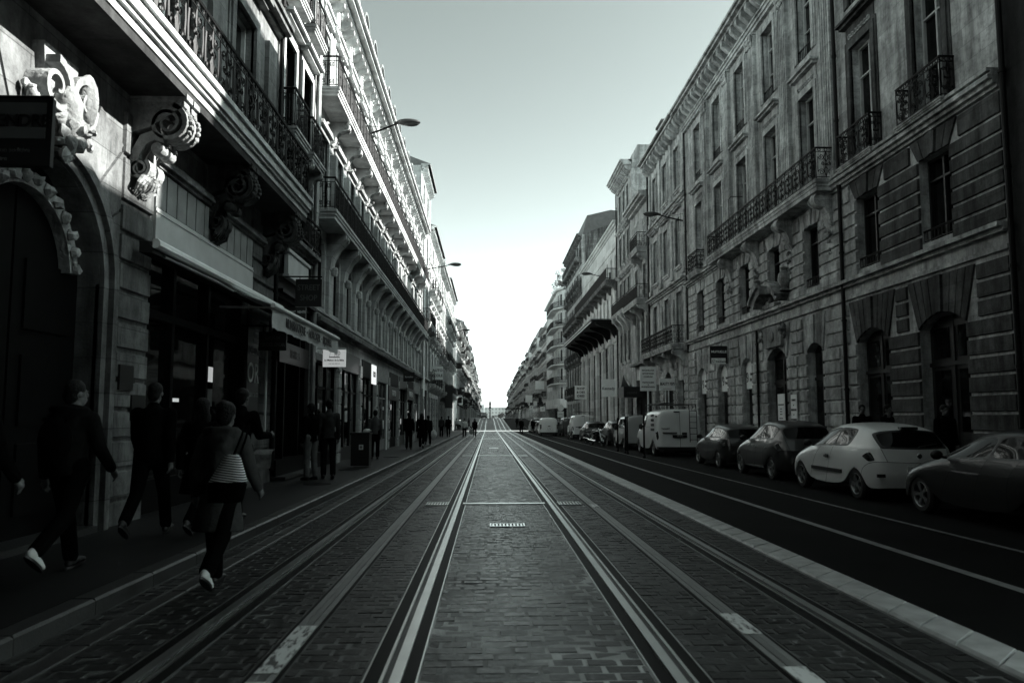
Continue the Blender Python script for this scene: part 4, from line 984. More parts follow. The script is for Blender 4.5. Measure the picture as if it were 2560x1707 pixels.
def person(label, loc, rz, H=1.72, legs=((18, 5), (-18, 25)), arms=((-15, 10, 20), (15, 10, 20)), lean=2, top='black', trousers='dark', coat='jacket', hair='short', hairmat='hair_dark', shoes='shoe_dark', turn=0, vox=0.014, group=None, hood=False, build=1.0):
    root = empty('person', loc, rz, label, 'person', group)
    k = H/1.75
    J = {}
    ln = R(lean)
    def up(y, z): # torso lean about the pelvis
        dz = z-0.95; return (y*math.cos(ln)+dz*math.sin(ln), 0.95+dz*math.cos(ln)-y*math.sin(ln))
    def T3(x, y, z): yy, zz = up(y, z); return (x, yy, zz)
    feet = []
    for i, s in enumerate((-1, 1)):
        a, kn = R(legs[i][0]), R(legs[i][1]); hp = (s*0.092, 0.0, 0.93)
        knp = (s*0.1, hp[1]+0.44*math.sin(a), hp[2]-0.44*math.cos(a)); b = a-kn
        an = (s*0.1, knp[1]+0.42*math.sin(b), knp[2]-0.42*math.cos(b))
        fp = b*0.75 if b < 0 else b*0.6
        J[i] = (hp, knp, an, fp); 
        toe = an[2]-0.07*math.cos(fp)+0.2*math.sin(fp); heel = an[2]-0.075*math.cos(fp)-0.06*math.sin(fp); feet.append(min(toe, heel))
    dz = -min(feet)+0.012
    def sh(p): return (p[0]*k, p[1]*k, (p[2]+dz)*k)
    AR = []
    for i, s in enumerate((-1, 1)):
        a, ab, el = (R(q) for q in arms[i]); sp = T3(s*0.18, 0.0, 1.42)
        e = (sp[0]+s*0.29*math.sin(ab), sp[1]+0.29*math.sin(a), sp[2]-0.29*math.cos(a)*math.cos(ab))
        c = a+el; wv = (s*0.25*math.sin(ab)*0.4, 0.25*math.sin(c), -0.25*math.cos(c))
        wr = (e[0]+wv[0], e[1]+wv[1], e[2]+wv[2]); d = Vector(wv).normalized()
        AR.append((sp, e, wr, d, s))
    hd = T3(0, 0.02, 1.655); tt = R(turn)
    def hp_(x, y, z): return (hd[0]+x*math.cos(tt)-y*math.sin(tt), hd[1]+x*math.sin(tt)+y*math.cos(tt), hd[2]+z)
    B = build
    m = M()
    limb(m, [sh(T3(0,0,0.95)), sh(T3(0,0,1.1)), sh(T3(0,0,1.28)), sh(T3(0,0,1.42))], [0.12*B, 0.105*B, 0.12*B, 0.09*B], 12)
    limb(m, [sh(T3(0,0,1.42)), sh(T3(0,0.005,1.56))], [0.06, 0.052])
    m.ball(sh(hp_(0, -0.01, 0.03)), (0.076, 0.094, 0.1), 16, 10); m.ball(sh(hp_(0, 0.03, -0.05)), (0.056, 0.064, 0.065), 12, 8)
    m.ball(sh(hp_(0, 0.097, -0.005)), (0.014, 0.022, 0.022), 8, 6)   # nose
    m.tube([sh(hp_(0, 0.085, 0.03)), sh(hp_(0, 0.105, -0.01))], 0.011, 6)
    for s in (-1, 1):
        m.ball(sh(hp_(s*0.076, -0.005, 0.0)), (0.012, 0.022, 0.032), 8, 6); m.ball(sh(hp_(s*0.03, 0.08, 0.03)), (0.016, 0.012, 0.01), 6, 5)
    m.ball(sh(hp_(0, 0.085, -0.05)), (0.025, 0.012, 0.009), 8, 5)
    for i in (0, 1):
        hp, kn, an, fp = J[i]; limb(m, [sh(hp), sh(kn), sh(an)], [0.085*B, 0.054, 0.038])
        sp, e, wr, d, s = AR[i]; limb(m, [sh(sp), sh(e), sh(wr)], [0.055*B, 0.04, 0.028])
        fwd = Vector((0, 1, 0)); sd_ = d.cross(fwd); sd_ = sd_.normalized() if sd_.length > 0.1 else Vector((1,0,0))
        nrm = sd_.cross(d).normalized()
        pc = Vector(wr)+d*0.045
        limb(m, [sh(Vector(wr)), sh(Vector(wr)+d*0.08)], [0.026, 0.034], 8)
        for q, (off, ln_) in enumerate(((-0.03, 0.062), (-0.01, 0.075), (0.01, 0.07), (0.03, 0.055))):
            b0 = Vector(wr)+d*0.085+nrm*off; b1 = b0+d*ln_*0.5-sd_*s*0.012; b2 = b1+d*ln_*0.42-sd_*s*0.026
            limb(m, [sh(b0), sh(b1), sh(b2)], [0.0095, 0.009, 0.007], 6)
        t0 = Vector(wr)+d*0.03+nrm*0.028; t1 = t0+d*0.035+nrm*0.022; t2 = t1+d*0.03-sd_*s*0.01
        limb(m, [sh(t0), sh(t1), sh(t2)], [0.012, 0.011, 0.008], 6)
    def part(nm, mesh, mat):
        mesh.materials.append(MT[mat]); mesh.name = nm; return link(nm, mesh, root)
    part('body', melt(m, vox*0.7 if vox < 0.02 else vox, 2), 'skin')
    # trousers
    t = M()
    for i in (0, 1):
        hp, kn, an, fp = J[i]; lo = tuple(Vector(kn)+(Vector(an)-Vector(kn))*0.93)
        limb(t, [sh(T3(hp[0]*0.9, 0, 0.98)), sh(hp), sh(kn), sh(lo)], [0.11*B, 0.1*B, 0.075, 0.068], 12)
    limb(t, [sh(T3(0, 0, 0.95)), sh(T3(0, 0, 1.04))], [0.128*B, 0.12*B], 12)
    part('trousers', melt(t, vox, 3), 'cloth_'+trousers)
    # jacket or coat with sleeves, collar, hem
    c = M(); hem = {'jacket': 0.9, 'coat': 0.55, 'short': 0.98}[coat]
    limb(c, [sh(T3(0, 0, 1.0)), sh(T3(0, 0, 1.12)), sh(T3(0, 0, 1.28)), sh(T3(0, -0.01, 1.4))], [0.145*B, 0.14*B, 0.15*B, 0.125*B], 14)
    for s in (-1, 1): limb(c, [sh(T3(s*0.06, 0, 1.36)), sh(T3(s*0.17, 0, 1.41))], [0.115*B, 0.08*B], 12)
    if coat != 'short':
        n = 16; r0, r1 = 0.15*B, (0.17 if coat == 'jacket' else 0.24)*B
        c.lathe([(0.0, 1.05), (r0, 1.05), (r1, hem), (r1-0.03, hem-0.005), (0.0, hem+0.05)], (0, 0, 0), n, T=lambda a, b, z: sh(T3(a*1.05, b*0.8+(0.0), z)))
    for i in (0, 1):
        sp, e, wr, d, s = AR[i]; limb(c, [sh(sp), sh(e), sh(tuple(Vector(wr)-Vector(d)*0.01))], [0.075*B, 0.062, 0.05], 12)
    limb(c, [sh(T3(0, -0.01, 1.45)), sh(T3(0, -0.005, 1.5))], [0.085, 0.075], 12)
    if hood:
        c.lathe([(0.1, -0.05), (0.15, -0.02), (0.165, 0.05), (0.13, 0.09), (0.1, 0.06)], (0,0,0), 14, T=lambda a, b, z: sh(T3(a*1.15, b*0.85-0.05-z*0.3, 1.46+z)))
        c.ball(sh(T3(0, -0.13, 1.4)), (0.13, 0.07, 0.1), 12, 8)
    part('coat' if coat == 'coat' else 'jacket', melt(c, vox, 3), 'cloth_'+top)
    # hair
    h = M()
    if hair != 'none':
        h.ball(sh(hp_(0, -0.022, 0.052)), (0.088, 0.1, 0.094), 14, 10)
        h.ball(sh(hp_(0, -0.06, -0.01)), (0.078, 0.055, 0.085), 12, 8)
        if hair == 'long':
            for s in (-1, 0, 1): limb(h, [sh(hp_(s*0.05, -0.05, 0.02)), sh(hp_(s*0.075, -0.06, -0.12)), sh(hp_(s*0.06, -0.08, -0.26))], [0.05, 0.055, 0.035], 8)
        if hair == 'bun': h.ball(sh(hp_(0, -0.1, 0.11)), (0.05, 0.055, 0.05), 10, 7)
        if hair == 'cap': h.box(-0.07*k, 0.07*k, (hd[1]+0.05)*k, (hd[1]+0.15)*k, (hd[2]+dz+0.07)*k, (hd[2]+dz+0.085)*k)
        part('cap' if hair == 'cap' else 'hair', melt(h, vox, 2), hairmat)
    for i in (0, 1):
        hp, kn, an, fp = J[i]; f = M()
        cf, sf = math.cos(fp), math.sin(fp); ax, ay, az = an
        def FT(x, y, z): return sh((ax+x, ay+y*cf-z*sf, az+y*sf+z*cf))
        f.ball((0, 0.06, -0.04), (0.043, 0.11, 0.042), 12, 8, T=FT); f.ball((0, -0.02, -0.03), (0.038, 0.06, 0.05), 12, 8, T=FT); f.ball((0, 0.13, -0.048), (0.043, 0.065, 0.03), 12, 8, T=FT); f.tube([FT(0, -0.01, 0.03), FT(0, -0.01, -0.03)], 0.046, 10)
        f.v = f.v
        so = M(); pl = [(0.035*math.sin(2*PI*j/14)*(1.15 if 0.02 < 0.13*math.cos(2*PI*j/14)+0.05 else 1), 0.055+0.135*math.cos(2*PI*j/14)) for j in range(14)]
        so.prism(pl, -0.085, -0.062, T=FT)
        so.build('sole', 'shoe_dark', part('shoe', melt(f, min(vox, 0.012), 2), shoes if isinstance(shoes, str) else shoes[i]))
    return root, dict(hand=[sh(tuple(Vector(a[2])+a[3]*0.1)) for a in AR], shoulder=[sh(a[0]) for a in AR], head=sh(hd), k=k)
def px_(x, y): return (x, y, gz(y)+0.12)
WALK = dict(legs=((22, 6), (-20, 28)), arms=((-18, 8, 18), (16, 8, 22)))
WALK2 = dict(legs=((-18, 30), (20, 5)), arms=((16, 8, 25), (-16, 8, 15)))
STAND = dict(legs=((2, 3), (-3, 4)), arms=((0, 8, 10), (2, 8, 18)), lean=0)
# nearest walkers on the left pavement
person('person in black coat walking at the extreme left edge, bag strap across the back', px_(-4.05, 5.9), R(-6), 1.74, top='black', trousers='black', shoes='shoe_dark', coat='coat', hair='short', **WALK)
p, q = person('person in dark jacket with backpack lifting a white trainer, second from the left edge', px_(-3.85, 7.0), R(-8), 1.72, legs=((16, 4), (-24, 30)), arms=((-12, 10, 20), (14, 10, 25)), top='dark', trousers='black', shoes=('shoe_dark', 'shoe_white'), hair='short', hood=True, turn=-25)
b = M(); b.ball((0, 0, 0), (0.15, 0.09, 0.21), 14, 10); 
for s in (-1, 1): b.tube([(s*0.1, -0.02, 0.18), (s*0.12, 0.15, 0.24), (s*0.13, 0.22, 0.1)], 0.016, 5)
o = b.build('backpack', 'cloth_black', None, 35, (-3.88, 6.79, gz(7)+1.33)); tag(o, 'dark backpack worn by the walker with the white trainer', 'backpack')
o = M(); o.tube([(-4.22, 5.74, 1.5), (-4.05, 5.7, 1.28), (-3.88, 5.74, 1.05)], 0.018, 5); tag(o.build('bag_strap', 'cloth_grey'), 'pale strap slung across the back of the leftmost walker', 'strap')
person('large person all in black beside the stone pier, back to the camera', px_(-4.05, 9.1), R(4), 1.82, top='black', trousers='black', coat='jacket', hair='short', build=1.12, **WALK2)
person('woman in black with long dark hair, between the large man and the striped bag', px_(-3.55, 9.3), R(-5), 1.64, top='black', trousers='black', coat='coat', hair='long', **WALK)
p, q = person('woman in hooded parka stepping off the kerb with a striped bag', (-2.42, 6.85, gz(6.85)), R(-4), 1.63, legs=((14, 4), (-22, 27)), arms=((-10, 14, 26), (4, 16, 34)), top='charcoal', trousers='black', coat='coat', hair='bun', shoes=('shoe_dark', 'shoe_white'), hood=True, lean=5)
rb = empty('shoulder_bag', (-2.27, 6.6, 0.95), R(-6), 'white and dark striped shoulder bag on the back of the woman in the parka', 'bag')
def bag_solid(z0, z1, w0, w1, d0, d1):
    b = M(); n = 20; vs = []; fs = []
    for i in range(7):
        t = i/6; z = z0+(z1-z0)*t; w_ = w0+(w1-w0)*t; d_ = d0+(d1-d0)*t
        for j in range(n):
            a = 2*PI*j/n; vs.append((w_*math.copysign(abs(math.cos(a))**0.7, math.cos(a)), d_*math.copysign(abs(math.sin(a))**0.7, math.sin(a)), z+0.025*math.cos(a*1.0)-0.03*(math.cos(a))**2*t))
    for i in range(6):
        for j in range(n): fs.append((i*n+j, i*n+(j+1)%n, (i+1)*n+(j+1)%n, (i+1)*n+j))
    fs += [tuple(range(n))[::-1], tuple(range(6*n, 7*n))]; b.add(vs, fs); return b
bag_solid(-0.01, 0.24, 0.235, 0.1, 0.1, 0.05).build('striped_panel', 'stripes', rb, 40); bag_solid(-0.2, -0.0105, 0.215, 0.236, 0.08, 0.102).build('bag_base', 'cloth_black', rb, 40)
rb.scale = (0.7, 0.8, 0.95); rb.rotation_euler = (0, R(7), R(-6))
st = M(); st.tube([(0.02, 0.0, 0.22), (0.06, 0.05, 0.42), (0.04, 0.12, 0.52)], 0.014, 5); st.tube([(0.09, 0.0, 0.2), (0.12, 0.05, 0.4), (0.1, 0.12, 0.52)], 0.014, 5); st.build('strap', 'cloth_black', rb)
p, q = person('man in black holding an open newspaper, striped trainers, ahead of the striped bag', px_(-3.4, 10.3), R(-12), 1.78, legs=((14, 5), (-20, 36)), arms=((20, 6, 70), (22, 6, 68)), top='black', trousers='black', coat='jacket', hair='short', shoes=('shoe_dark', 'shoe_white'))
nw = M(); nw.strip([(-0.16, 0.02), (-0.08, 0.06), (0.02, 0.06), (0.06, 0.1), (0.08, 0.22)], [(-0.16, 0.016), (-0.08, 0.056), (0.024, 0.056), (0.065, 0.1), (0.085, 0.22)], -0.12, 0.12, 'a')
tag(nw.build('newspaper', 'newsprint', None, 35, (-3.08, 10.2, gz(10)+1.02)), 'folded newspaper held out by the man in black', 'newspaper')
person('man in light jeans and dark jacket standing on the pavement, nearer of the standing pair', px_(-4.15, 17.5), R(60), 1.72, top='black', trousers='denim', hair='short', shoes='shoe_dark', **STAND)
person('taller man in leather jacket facing the man in light jeans', px_(-3.82, 17.9), R(20), 1.82, top='charcoal', trousers='dark', hair='short', shoes='shoe_dark', **STAND)
person('person in grey-shouldered jacket standing before the bookshop, beyond the waste bin', px_(-4.1, 27), R(10), 1.7, top='grey', trousers='black', hair='short', vox=0.02, **STAND)
person('dark figure by the shop fronts, left of the long-coated woman', px_(-3.85, 36), R(0), 1.72, top='black', trousers='black', vox=0.02, **STAND)
person('woman in long dark coat with pale shoes walking along the left kerb', px_(-3.3, 36.8), R(0), 1.74, top='black', trousers='black', coat='coat', hair='long', shoes='shoe_white', vox=0.02, **WALK)
person('person in black carrying a pale sack, beyond the long-coated woman', px_(-3.45, 42.5), R(0), 1.66, top='dark', trousers='black', vox=0.02, **WALK2)
o = M(); o.ball((0, 0, 0), (0.17, 0.14, 0.27), 12, 9, noise=0.06, rng=rnd); tag(o.build('sack', 'cloth_white', None, 35, (-3.12, 42.4, gz(42)+0.72)), 'pale sack carried on the left pavement', 'bag')
person('small dark figure near the far shop fronts on the left pavement', px_(-4.0, 63), R(0), 1.68, top='charcoal', trousers='black', vox=0.025, **STAND)
person('man in black walking away along the left kerb before the crossing', px_(-3.35, 62), R(0), 1.78, top='black', trousers='black', vox=0.025, build=1.08, **WALK)
person('man in white shirt walking in the tram lane before the crossing', (-2.15, 66, gz(66)), PI, 1.7, top='white', trousers='dark', vox=0.025, **WALK2)
p, q = person('woman in dark top carrying a pale bag on the rails before the crossing', (-1.3, 69, gz(69)), PI, 1.68, top='black', trousers='black', vox=0.025, hair='long', **WALK)
o = M(); o.ball((0, 0, 0), (0.2, 0.12, 0.26), 12, 8); tag(o.build('carrier_bag', 'cloth_pale', None, 35, (-1.62, 68.9, gz(69)+0.5)), 'pale carrier bag held by the woman on the rails', 'bag')
for i, (x, y, t_, l) in enumerate(((-3.9, 98, 'white', 'bright sunlit walker at the left corner of the crossing'), (-4.4, 101, 'pale', 'second sunlit walker at the left corner, nearer the wall'), (-3.4, 104, 'black', 'dark walker stepping onto the crossing from the left'), (-4.2, 108, 'white', 'sunlit walker in the middle of the left crossing'), (-3.0, 113, 'dark', 'dark walker just past the crossing on the left'))):
    person(l, px_(x, y), R(20*i), 1.7, top=t_, trousers='dark', vox=0.03, **(WALK if i % 2 else WALK2))
person('man in black standing by the lane before the crossing, right side', (3.5, 80, gz(80)), PI, 1.76, top='black', trousers='black', vox=0.025, **WALK)
person('dark figure next to the waiting dark car', (5.0, 84, gz(84)), PI, 1.74, top='black', trousers='black', vox=0.025, **STAND)
person('tall dark walker climbing beyond the crossing on the right', (4.6, 121, gz(121)), 0, 1.8, top='black', trousers='black', vox=0.03, **WALK)
person('person on the right pavement above the dented white car, pale face', px_(10.0, 19.6), PI-0.3, 1.74, top='black', trousers='black', **STAND)
person('second person on the right pavement, raising a hand to the ear', px_(10.3, 18.9), PI+0.5, 1.72, top='black', trousers='black', legs=((2, 3), (-3, 4)), arms=((5, 10, 15), (35, 25, 125)), lean=0)
person('dark figure on the right pavement near the picture edge', px_(10.0, 16.0), PI, 1.66, top='black', trousers='black', **STAND)
# ------------------------------------------------------------------ signs, lamps, street furniture
MT['lamp_shell'] = simple('lamp_shell', 0.03, 0.35); MT['lamp_bowl'] = simple('lamp_bowl', 0.08, 0.3)
MT['sign_grey'] = simple('grey_sign_panel', 0.1, 0.5)
MT['letter_dim'] = simple('dim_lettering', 0.1, 0.5, var=0)
MT['awning_cloth'] = simple('awning_cloth', 0.5, 0.8, var=0.15)
MT['bark'] = simple('bark', 0.04, 0.9); MT['leaf'] = simple('leaf', 0.015, 0.8, spec=0.1, var=0.5)
MT['hill_haze'] = simple('wooded_hill', 0.34, 0.9, var=0.5, scale=0.02)  # distance haze put into a paled hill colour
def wall_lamp(label, side, base, head, g='wall lamps over the street'):
    r = empty('wall_lamp', base, 0, label, 'street lamp', g)
    d = Vector(head)-Vector(base); a = M()
    a.tube([(0,0,0), tuple(d*0.5+Vector((0,0,-0.02))), tuple(d)], 0.045, 8, r2=0.03); a.tube([(0, 0, 0.42), tuple(d*0.62+Vector((0,0,0.02)))], 0.012, 4)
    s = 1 if d.x > 0 else -1
    a.build('arm', 'iron', r)
    p = M(); p.box(-0.04, 0.04, -0.08, 0.08, -0.3, 0.55); p.build('wall_plate', 'iron', r)
    h = M(); n = 16
    for i in range(1): h.ball((d.x+s*0.38, d.y, d.z+0.03), (0.47, 0.2, 0.13), 18, 10)
    h.tube([(d.x-s*0.15, d.y, d.z), (d.x+s*0.1, d.y, d.z+0.02)], 0.06, 8)
    h.build('lamp_head', 'lamp_shell', r)
    b = M(); b.ball((d.x+s*0.46, d.y, d.z-0.035), (0.33, 0.16, 0.095), 14, 8); b.build('diffuser', 'lamp_bowl', r)
wall_lamp('street lamp on a long arm from the long balcony house, silhouetted on the sky, left', 'L', (-4.95, 28.2, 12.4), (-3.55, 28.2, 12.95))
wall_lamp('street lamp on a long arm from the tall bright house, left', 'L', (-4.95, 55.5, 12.6), (-2.95, 55.5, 13.0))
wall_lamp('small far wall lamp beyond the crossing, left', 'L', (-4.95, 92, 12.0), (-3.2, 92, 12.3))
wall_lamp('street lamp on the narrow three-window house, right', 'R', (10.95, 40.6, 12.5), (9.5, 40.6, 12.85))
wall_lamp('street lamp in front of the plain long house, right', 'R', (10.95, 66, 14.0), (9.2, 66, 14.4))
wall_lamp('street lamp on the dark gabled house, right', 'R', (10.95, 90, 12.6), (8.9, 90, 13.0))
wall_lamp('street lamp on the rounded apartment block, right', 'R', (10.9, 125, 12.0), (8.9, 125, 12.4))

def hung_sign(name, label, x0, x1, y, z0, z1, mat, lines=(), lmat='letter_grey', bar=None, wall=None, th=0.05, group='signs projecting from the shopfronts'):
    """board hung square to the street, faces up and down the road; lines: (text, size, dz, squash, bold)"""
    r = empty(name, ((x0+x1)/2, y, z0), 0, label, 'sign', group); w = x1-x0; h = z1-z0
    b = M(); b.box(-w/2, w/2, -th/2, th/2, 0, h); b.build('board', mat, r)
    if bar is not None:
        k = M(); xw = wall-(x0+x1)/2; k.tube([(xw, 0, h+bar), ((w/2 if wall < x0 else -w/2), 0, h+bar)], 0.018, 6)
        for q in (-0.35, 0.35): k.tube([(w*q, 0, h), (w*q, 0, h+bar)], 0.01, 5)
        k.build('bracket', 'iron', r)
    for (t, s, dz, sq, bo) in lines: lettering(t, s, lmat, r, (0, -th/2-0.004, h+dz), 0, sq, bo)
    return r
r = hung_sign('hanging_sign', 'grey-topped hanging sign ending in DRE, beside the arched doorway', -4.85, -4.02, 6.75, 3.78, 4.42, 'black')
b = M(); b.box(-0.41, 0.36, -0.031, -0.026, 0.26, 0.6); b.build('grey_panel', 'sign_grey', r); lettering('ENTENDRE', 0.16, 'black', r, (0.02, -0.036, 0.42), 0, 0.95, 0.004); lettering('correction auditive', 0.06, 'letter_dim', r, (0, -0.032, 0.15)); lettering('solaire', 0.06, 'letter_dim', r, (-0.05, -0.032, 0.07))
k = M(); k.tube([(-0.6, 0, 0.66), (0.4, 0, 0.66)], 0.02, 6); k.build('bracket', 'iron', r)
hung_sign('hanging_sign', 'black STREET SHOP sign hung from an iron bar over the awning', -4.45, -3.85, 17.0, 4.02, 4.66, 'black', (('STREET', 0.185, -0.2, 0.85, 0.0), ('SHOP', 0.185, -0.44, 0.85, 0.0)), 'letter_dim', 0.06, -5.0)
hung_sign('hanging_sign', 'small black ACHAT VENTE sign under the STREET SHOP sign', -4.62, -4.18, 16.9, 3.72, 3.98, 'black', (('ACHAT  VENTE', 0.075, -0.1, 0.85, 0.0),), 'letter_white', None, -5)
hung_sign('hanging_sign', 'dark BIJOUX PIECES D\'OR sign hung below the white awning', -4.45, -3.92, 14.4, 2.78, 3.14, 'black', (('BIJOUX', 0.1, -0.12, 0.9, 0.0), ("PIECES D'OR", 0.1, -0.25, 0.85, 0.0)), 'letter_dim', 0.12, -5)
r = hung_sign('hanging_sign', 'white Maison de la Bible sign with open book and globe, under the awning end', -4.53, -3.91, 20.3, 2.86, 3.33, 'lightbox', (('La Maison de la Bible', 0.066, -0.29, 0.95, 0.002), ('www.maisonbible.net', 0.035, -0.38, 1, 0)), 'ink')  # board's added glow stands in for daylight blocked behind the viewer
k = M(); k.box(-0.47, 0.31, -0.03, 0.03, 0.47, 0.52); k.build('top_bar', 'white', r)
k = M(); e = -0.03
for a_ in (0, 1): k.tube([(0.09+0.07*math.cos(t), e, 0.37+0.07*math.sin(t)) for t in [2*PI*i/16 for i in range(17)]], 0.004, 4)
for sx in (0.35, 0.75): k.tube([(0.09+0.07*sx*math.cos(t), e, 0.37+0.07*math.sin(t)) for t in [2*PI*i/16 for i in range(17)]], 0.003, 4)
for dz in (-0.035, 0, 0.035): w_ = math.sqrt(0.07**2-dz**2); k.tube([(0.09-w_, e, 0.37+dz), (0.09+w_, e, 0.37+dz)], 0.003, 4)
k.tube([(-0.13, e, 0.27), (-0.1, e, 0.43), (0.0, e, 0.4), (0.01, e, 0.27)], 0.004, 4); k.box(-0.14, 0.15, e-0.002, e+0.004, 0.25, 0.275); k.build('emblem', 'ink', r)
# awning with lettered valance
r = empty('awning', (-4.7, 15.5, 3.4), 0, 'pale shop awning lettered NUMISMATIQUE HORLOGER BIJOUTIER', 'awning')
a = M(); a.strip([(-0.18, 0.5), (0.2, 0.33), (0.8, 0.12)], [(-0.18, 0.49), (0.2, 0.32), (0.8, 0.11)], -2.15, 3.55, T=lambda p, q, s: (p, s, q)); a.build('canopy_cloth', 'awning_cloth', r)
a = M(); n = 30
tp = [( -2.15+5.7*i/n, 0.06) for i in range(n+1)]; bt = [(-2.15+5.7*i/n, -0.3+0.012*math.sin(i*2.1)) for i in range(n+1)]
a.strip(tp, bt, 0.8, 0.806, T=lambda p, q, s: (s+0.012*math.sin(p*4), p, q)); a.build('valance', 'awning_cloth', r)
a = M(); a.tube([(0.82, -2.2, 0.1), (0.82, 3.6, 0.1)], 0.045, 8); a.build('front_bar', 'white', r)
a = M(); 
for y in (-2.0, 3.4): a.tube([(-0.2, y, 0.1), (0.8, y, 0.08)], 0.02, 6)
a.build('folding_arm', 'steel', r)
lettering('NUMISMATIQUE  ·  HORLOGER  ·  BIJOUTIER', 0.25, 'ink', r, (0.83, 0.7, -0.12), PI/2, 0.82, 0.006)
r = empty('awning_cassette', (-4.75, 12, 3.9), 0, 'long retracted awning box below the pale signboard', 'awning')
a = M(); a.tube([(0.12, -1.75, 0.0), (0.12, 4.5, 0.0)], 0.07, 8); a.build('roller', 'white', r); a = M(); a.box(-0.1, 0.08, -1.75, 4.5, -0.13, 0.03); a.build('housing', 'plastic', r)
a = M(); a.tube([(0.1, -1.4, -0.12), (0.3, 0.2, -0.2), (0.12, 1.4, -0.14)], 0.022, 6); a.tube([(0.1, 1.8, -0.12), (0.3, 3.2, -0.2), (0.12, 4.2, -0.14)], 0.022, 6); a.build('folding_arm', 'steel', r)
# fixed lettering and panels on the left shopfronts
r = empty('window_banner', (-4.76, 15.0, 1.2), 0, 'tall black banner reading ACHETONS OR in the shop window', 'sign')
b = M(); b.box(-0.02, 0.02, -0.36, 0.36, 0.35, 2.4); b.build('board', 'black', r)
for t_, s_, z_, q_ in (('OG', 0.2, 2.18, 1), ('ACHETONS', 0.21, 1.62, 0.68), ('OR', 0.56, 1.16, 0.9), ('ARGENT & CO', 0.12, 0.74, 0.85)): lettering(t_, s_, 'letter_white' if t_ == 'OR' else 'letter_grey', r, (0.026, 0, z_), PI/2, q_, 0.004)
for k_ in range(3): b = M(); b.box(0.021, 0.026, 0.0, 0.33, 1.8+0.13*k_, 1.88+0.13*k_); b.build('stripe', 'panel_grey', r)
k = M(); k.tube([(0.1, 0.62, 0.0), (0.1, 0.62, 2.3)], 0.025, 6); k.build('pole', 'white', r)
def fascia(name, label, text, x, y, z, size, mat, squash=1.0, board=None, h=0.6, w=None, face=1, bold=0.004):
    r = empty(name, (x, y, z), 0, label, 'sign')
    if board: b = M(); b.box(-0.03, 0.0, -w/2, w/2, -h/2, h/2) if face > 0 else b.box(0, 0.03, -w/2, w/2, -h/2, h/2); b.build('board', board, r)
    lettering(text, size, mat, r, (0.006*face, 0, 0), PI/2*face, squash, bold)
    return r
fascia('shop_fascia', 'dark fascia lettered SERVICES under the awning end', 'SERVICES', -4.92, 18.9, 3.05, 0.28, 'letter_dim', 0.8, 'black', 0.5, 2.8)
fascia('shop_fascia', 'white letters LIBRAIRIE LA MAISON DE LA BIBLE on a dark fascia', 'LIBRAIRIE - LA MAISON DE LA BIBLE', -4.94, 23.0, 3.45, 0.36, 'letter_white', 0.72, 'black', 0.62, 4.4)
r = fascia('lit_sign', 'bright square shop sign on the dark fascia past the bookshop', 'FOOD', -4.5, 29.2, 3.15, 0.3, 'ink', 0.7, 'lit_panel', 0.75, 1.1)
fascia('shop_fascia', 'pale letters on the dark shopfront before the bright house', 'TATTOO', -4.9, 38.5, 2.7, 0.4, 'letter_white', 0.9, 'black', 0.7, 4)
fascia('shop_fascia', 'pale broken lettering over the last long-balcony-house shop', 'VAPOTEUR', -4.9, 46.8, 2.9, 0.45, 'letter_white', 0.9, 'black', 0.7, 4.5)
fascia('shop_panel', 'tall blank pale panel above the doorway of the tall bright house', ' ', -4.75, 54.4, 4.1, 0.2, 'ink', 1, 'white', 2.2, 1.2)  # blank panel belonging to the shopfront
fascia('display_column', 'bright white shopfront post between dark windows', ' ', -4.72, 34.6, 1.5, 0.2, 'ink', 1, 'white', 3.0, 0.32)  # plain white post of the shopfront
hung_sign('hanging_sign', 'white AUTO ECOLE sign projecting from the left row', -4.75, -3.85, 62, 4.6, 5.7, 'white', (('AUTO', 0.3, -0.33, 1, 0.01), ('ECOLE', 0.3, -0.76, 0.95, 0.01)), 'ink', None, -5)
hung_sign('hanging_sign', 'black vertical sign board below and beyond the AUTO ECOLE sign', -4.5, -3.7, 76, 2.4, 4.7, 'black', (), 'letter_grey', None, -5)
hung_sign('hanging_sign', 'small black sign with white letters far along the left row past the crossing', -4.7, -3.9, 118, 5.2, 6.2, 'black', (('SPAR', 0.36, -0.5, 0.9, 0.01),), 'letter_white', None, -5)
hung_sign('hanging_sign', 'dark small sign between the bright post and the pale panel', -4.6, -4.0, 40, 3.4, 3.9, 'black', (('bonobo', 0.14, -0.25, 1, 0),), 'letter_white', None, -5)
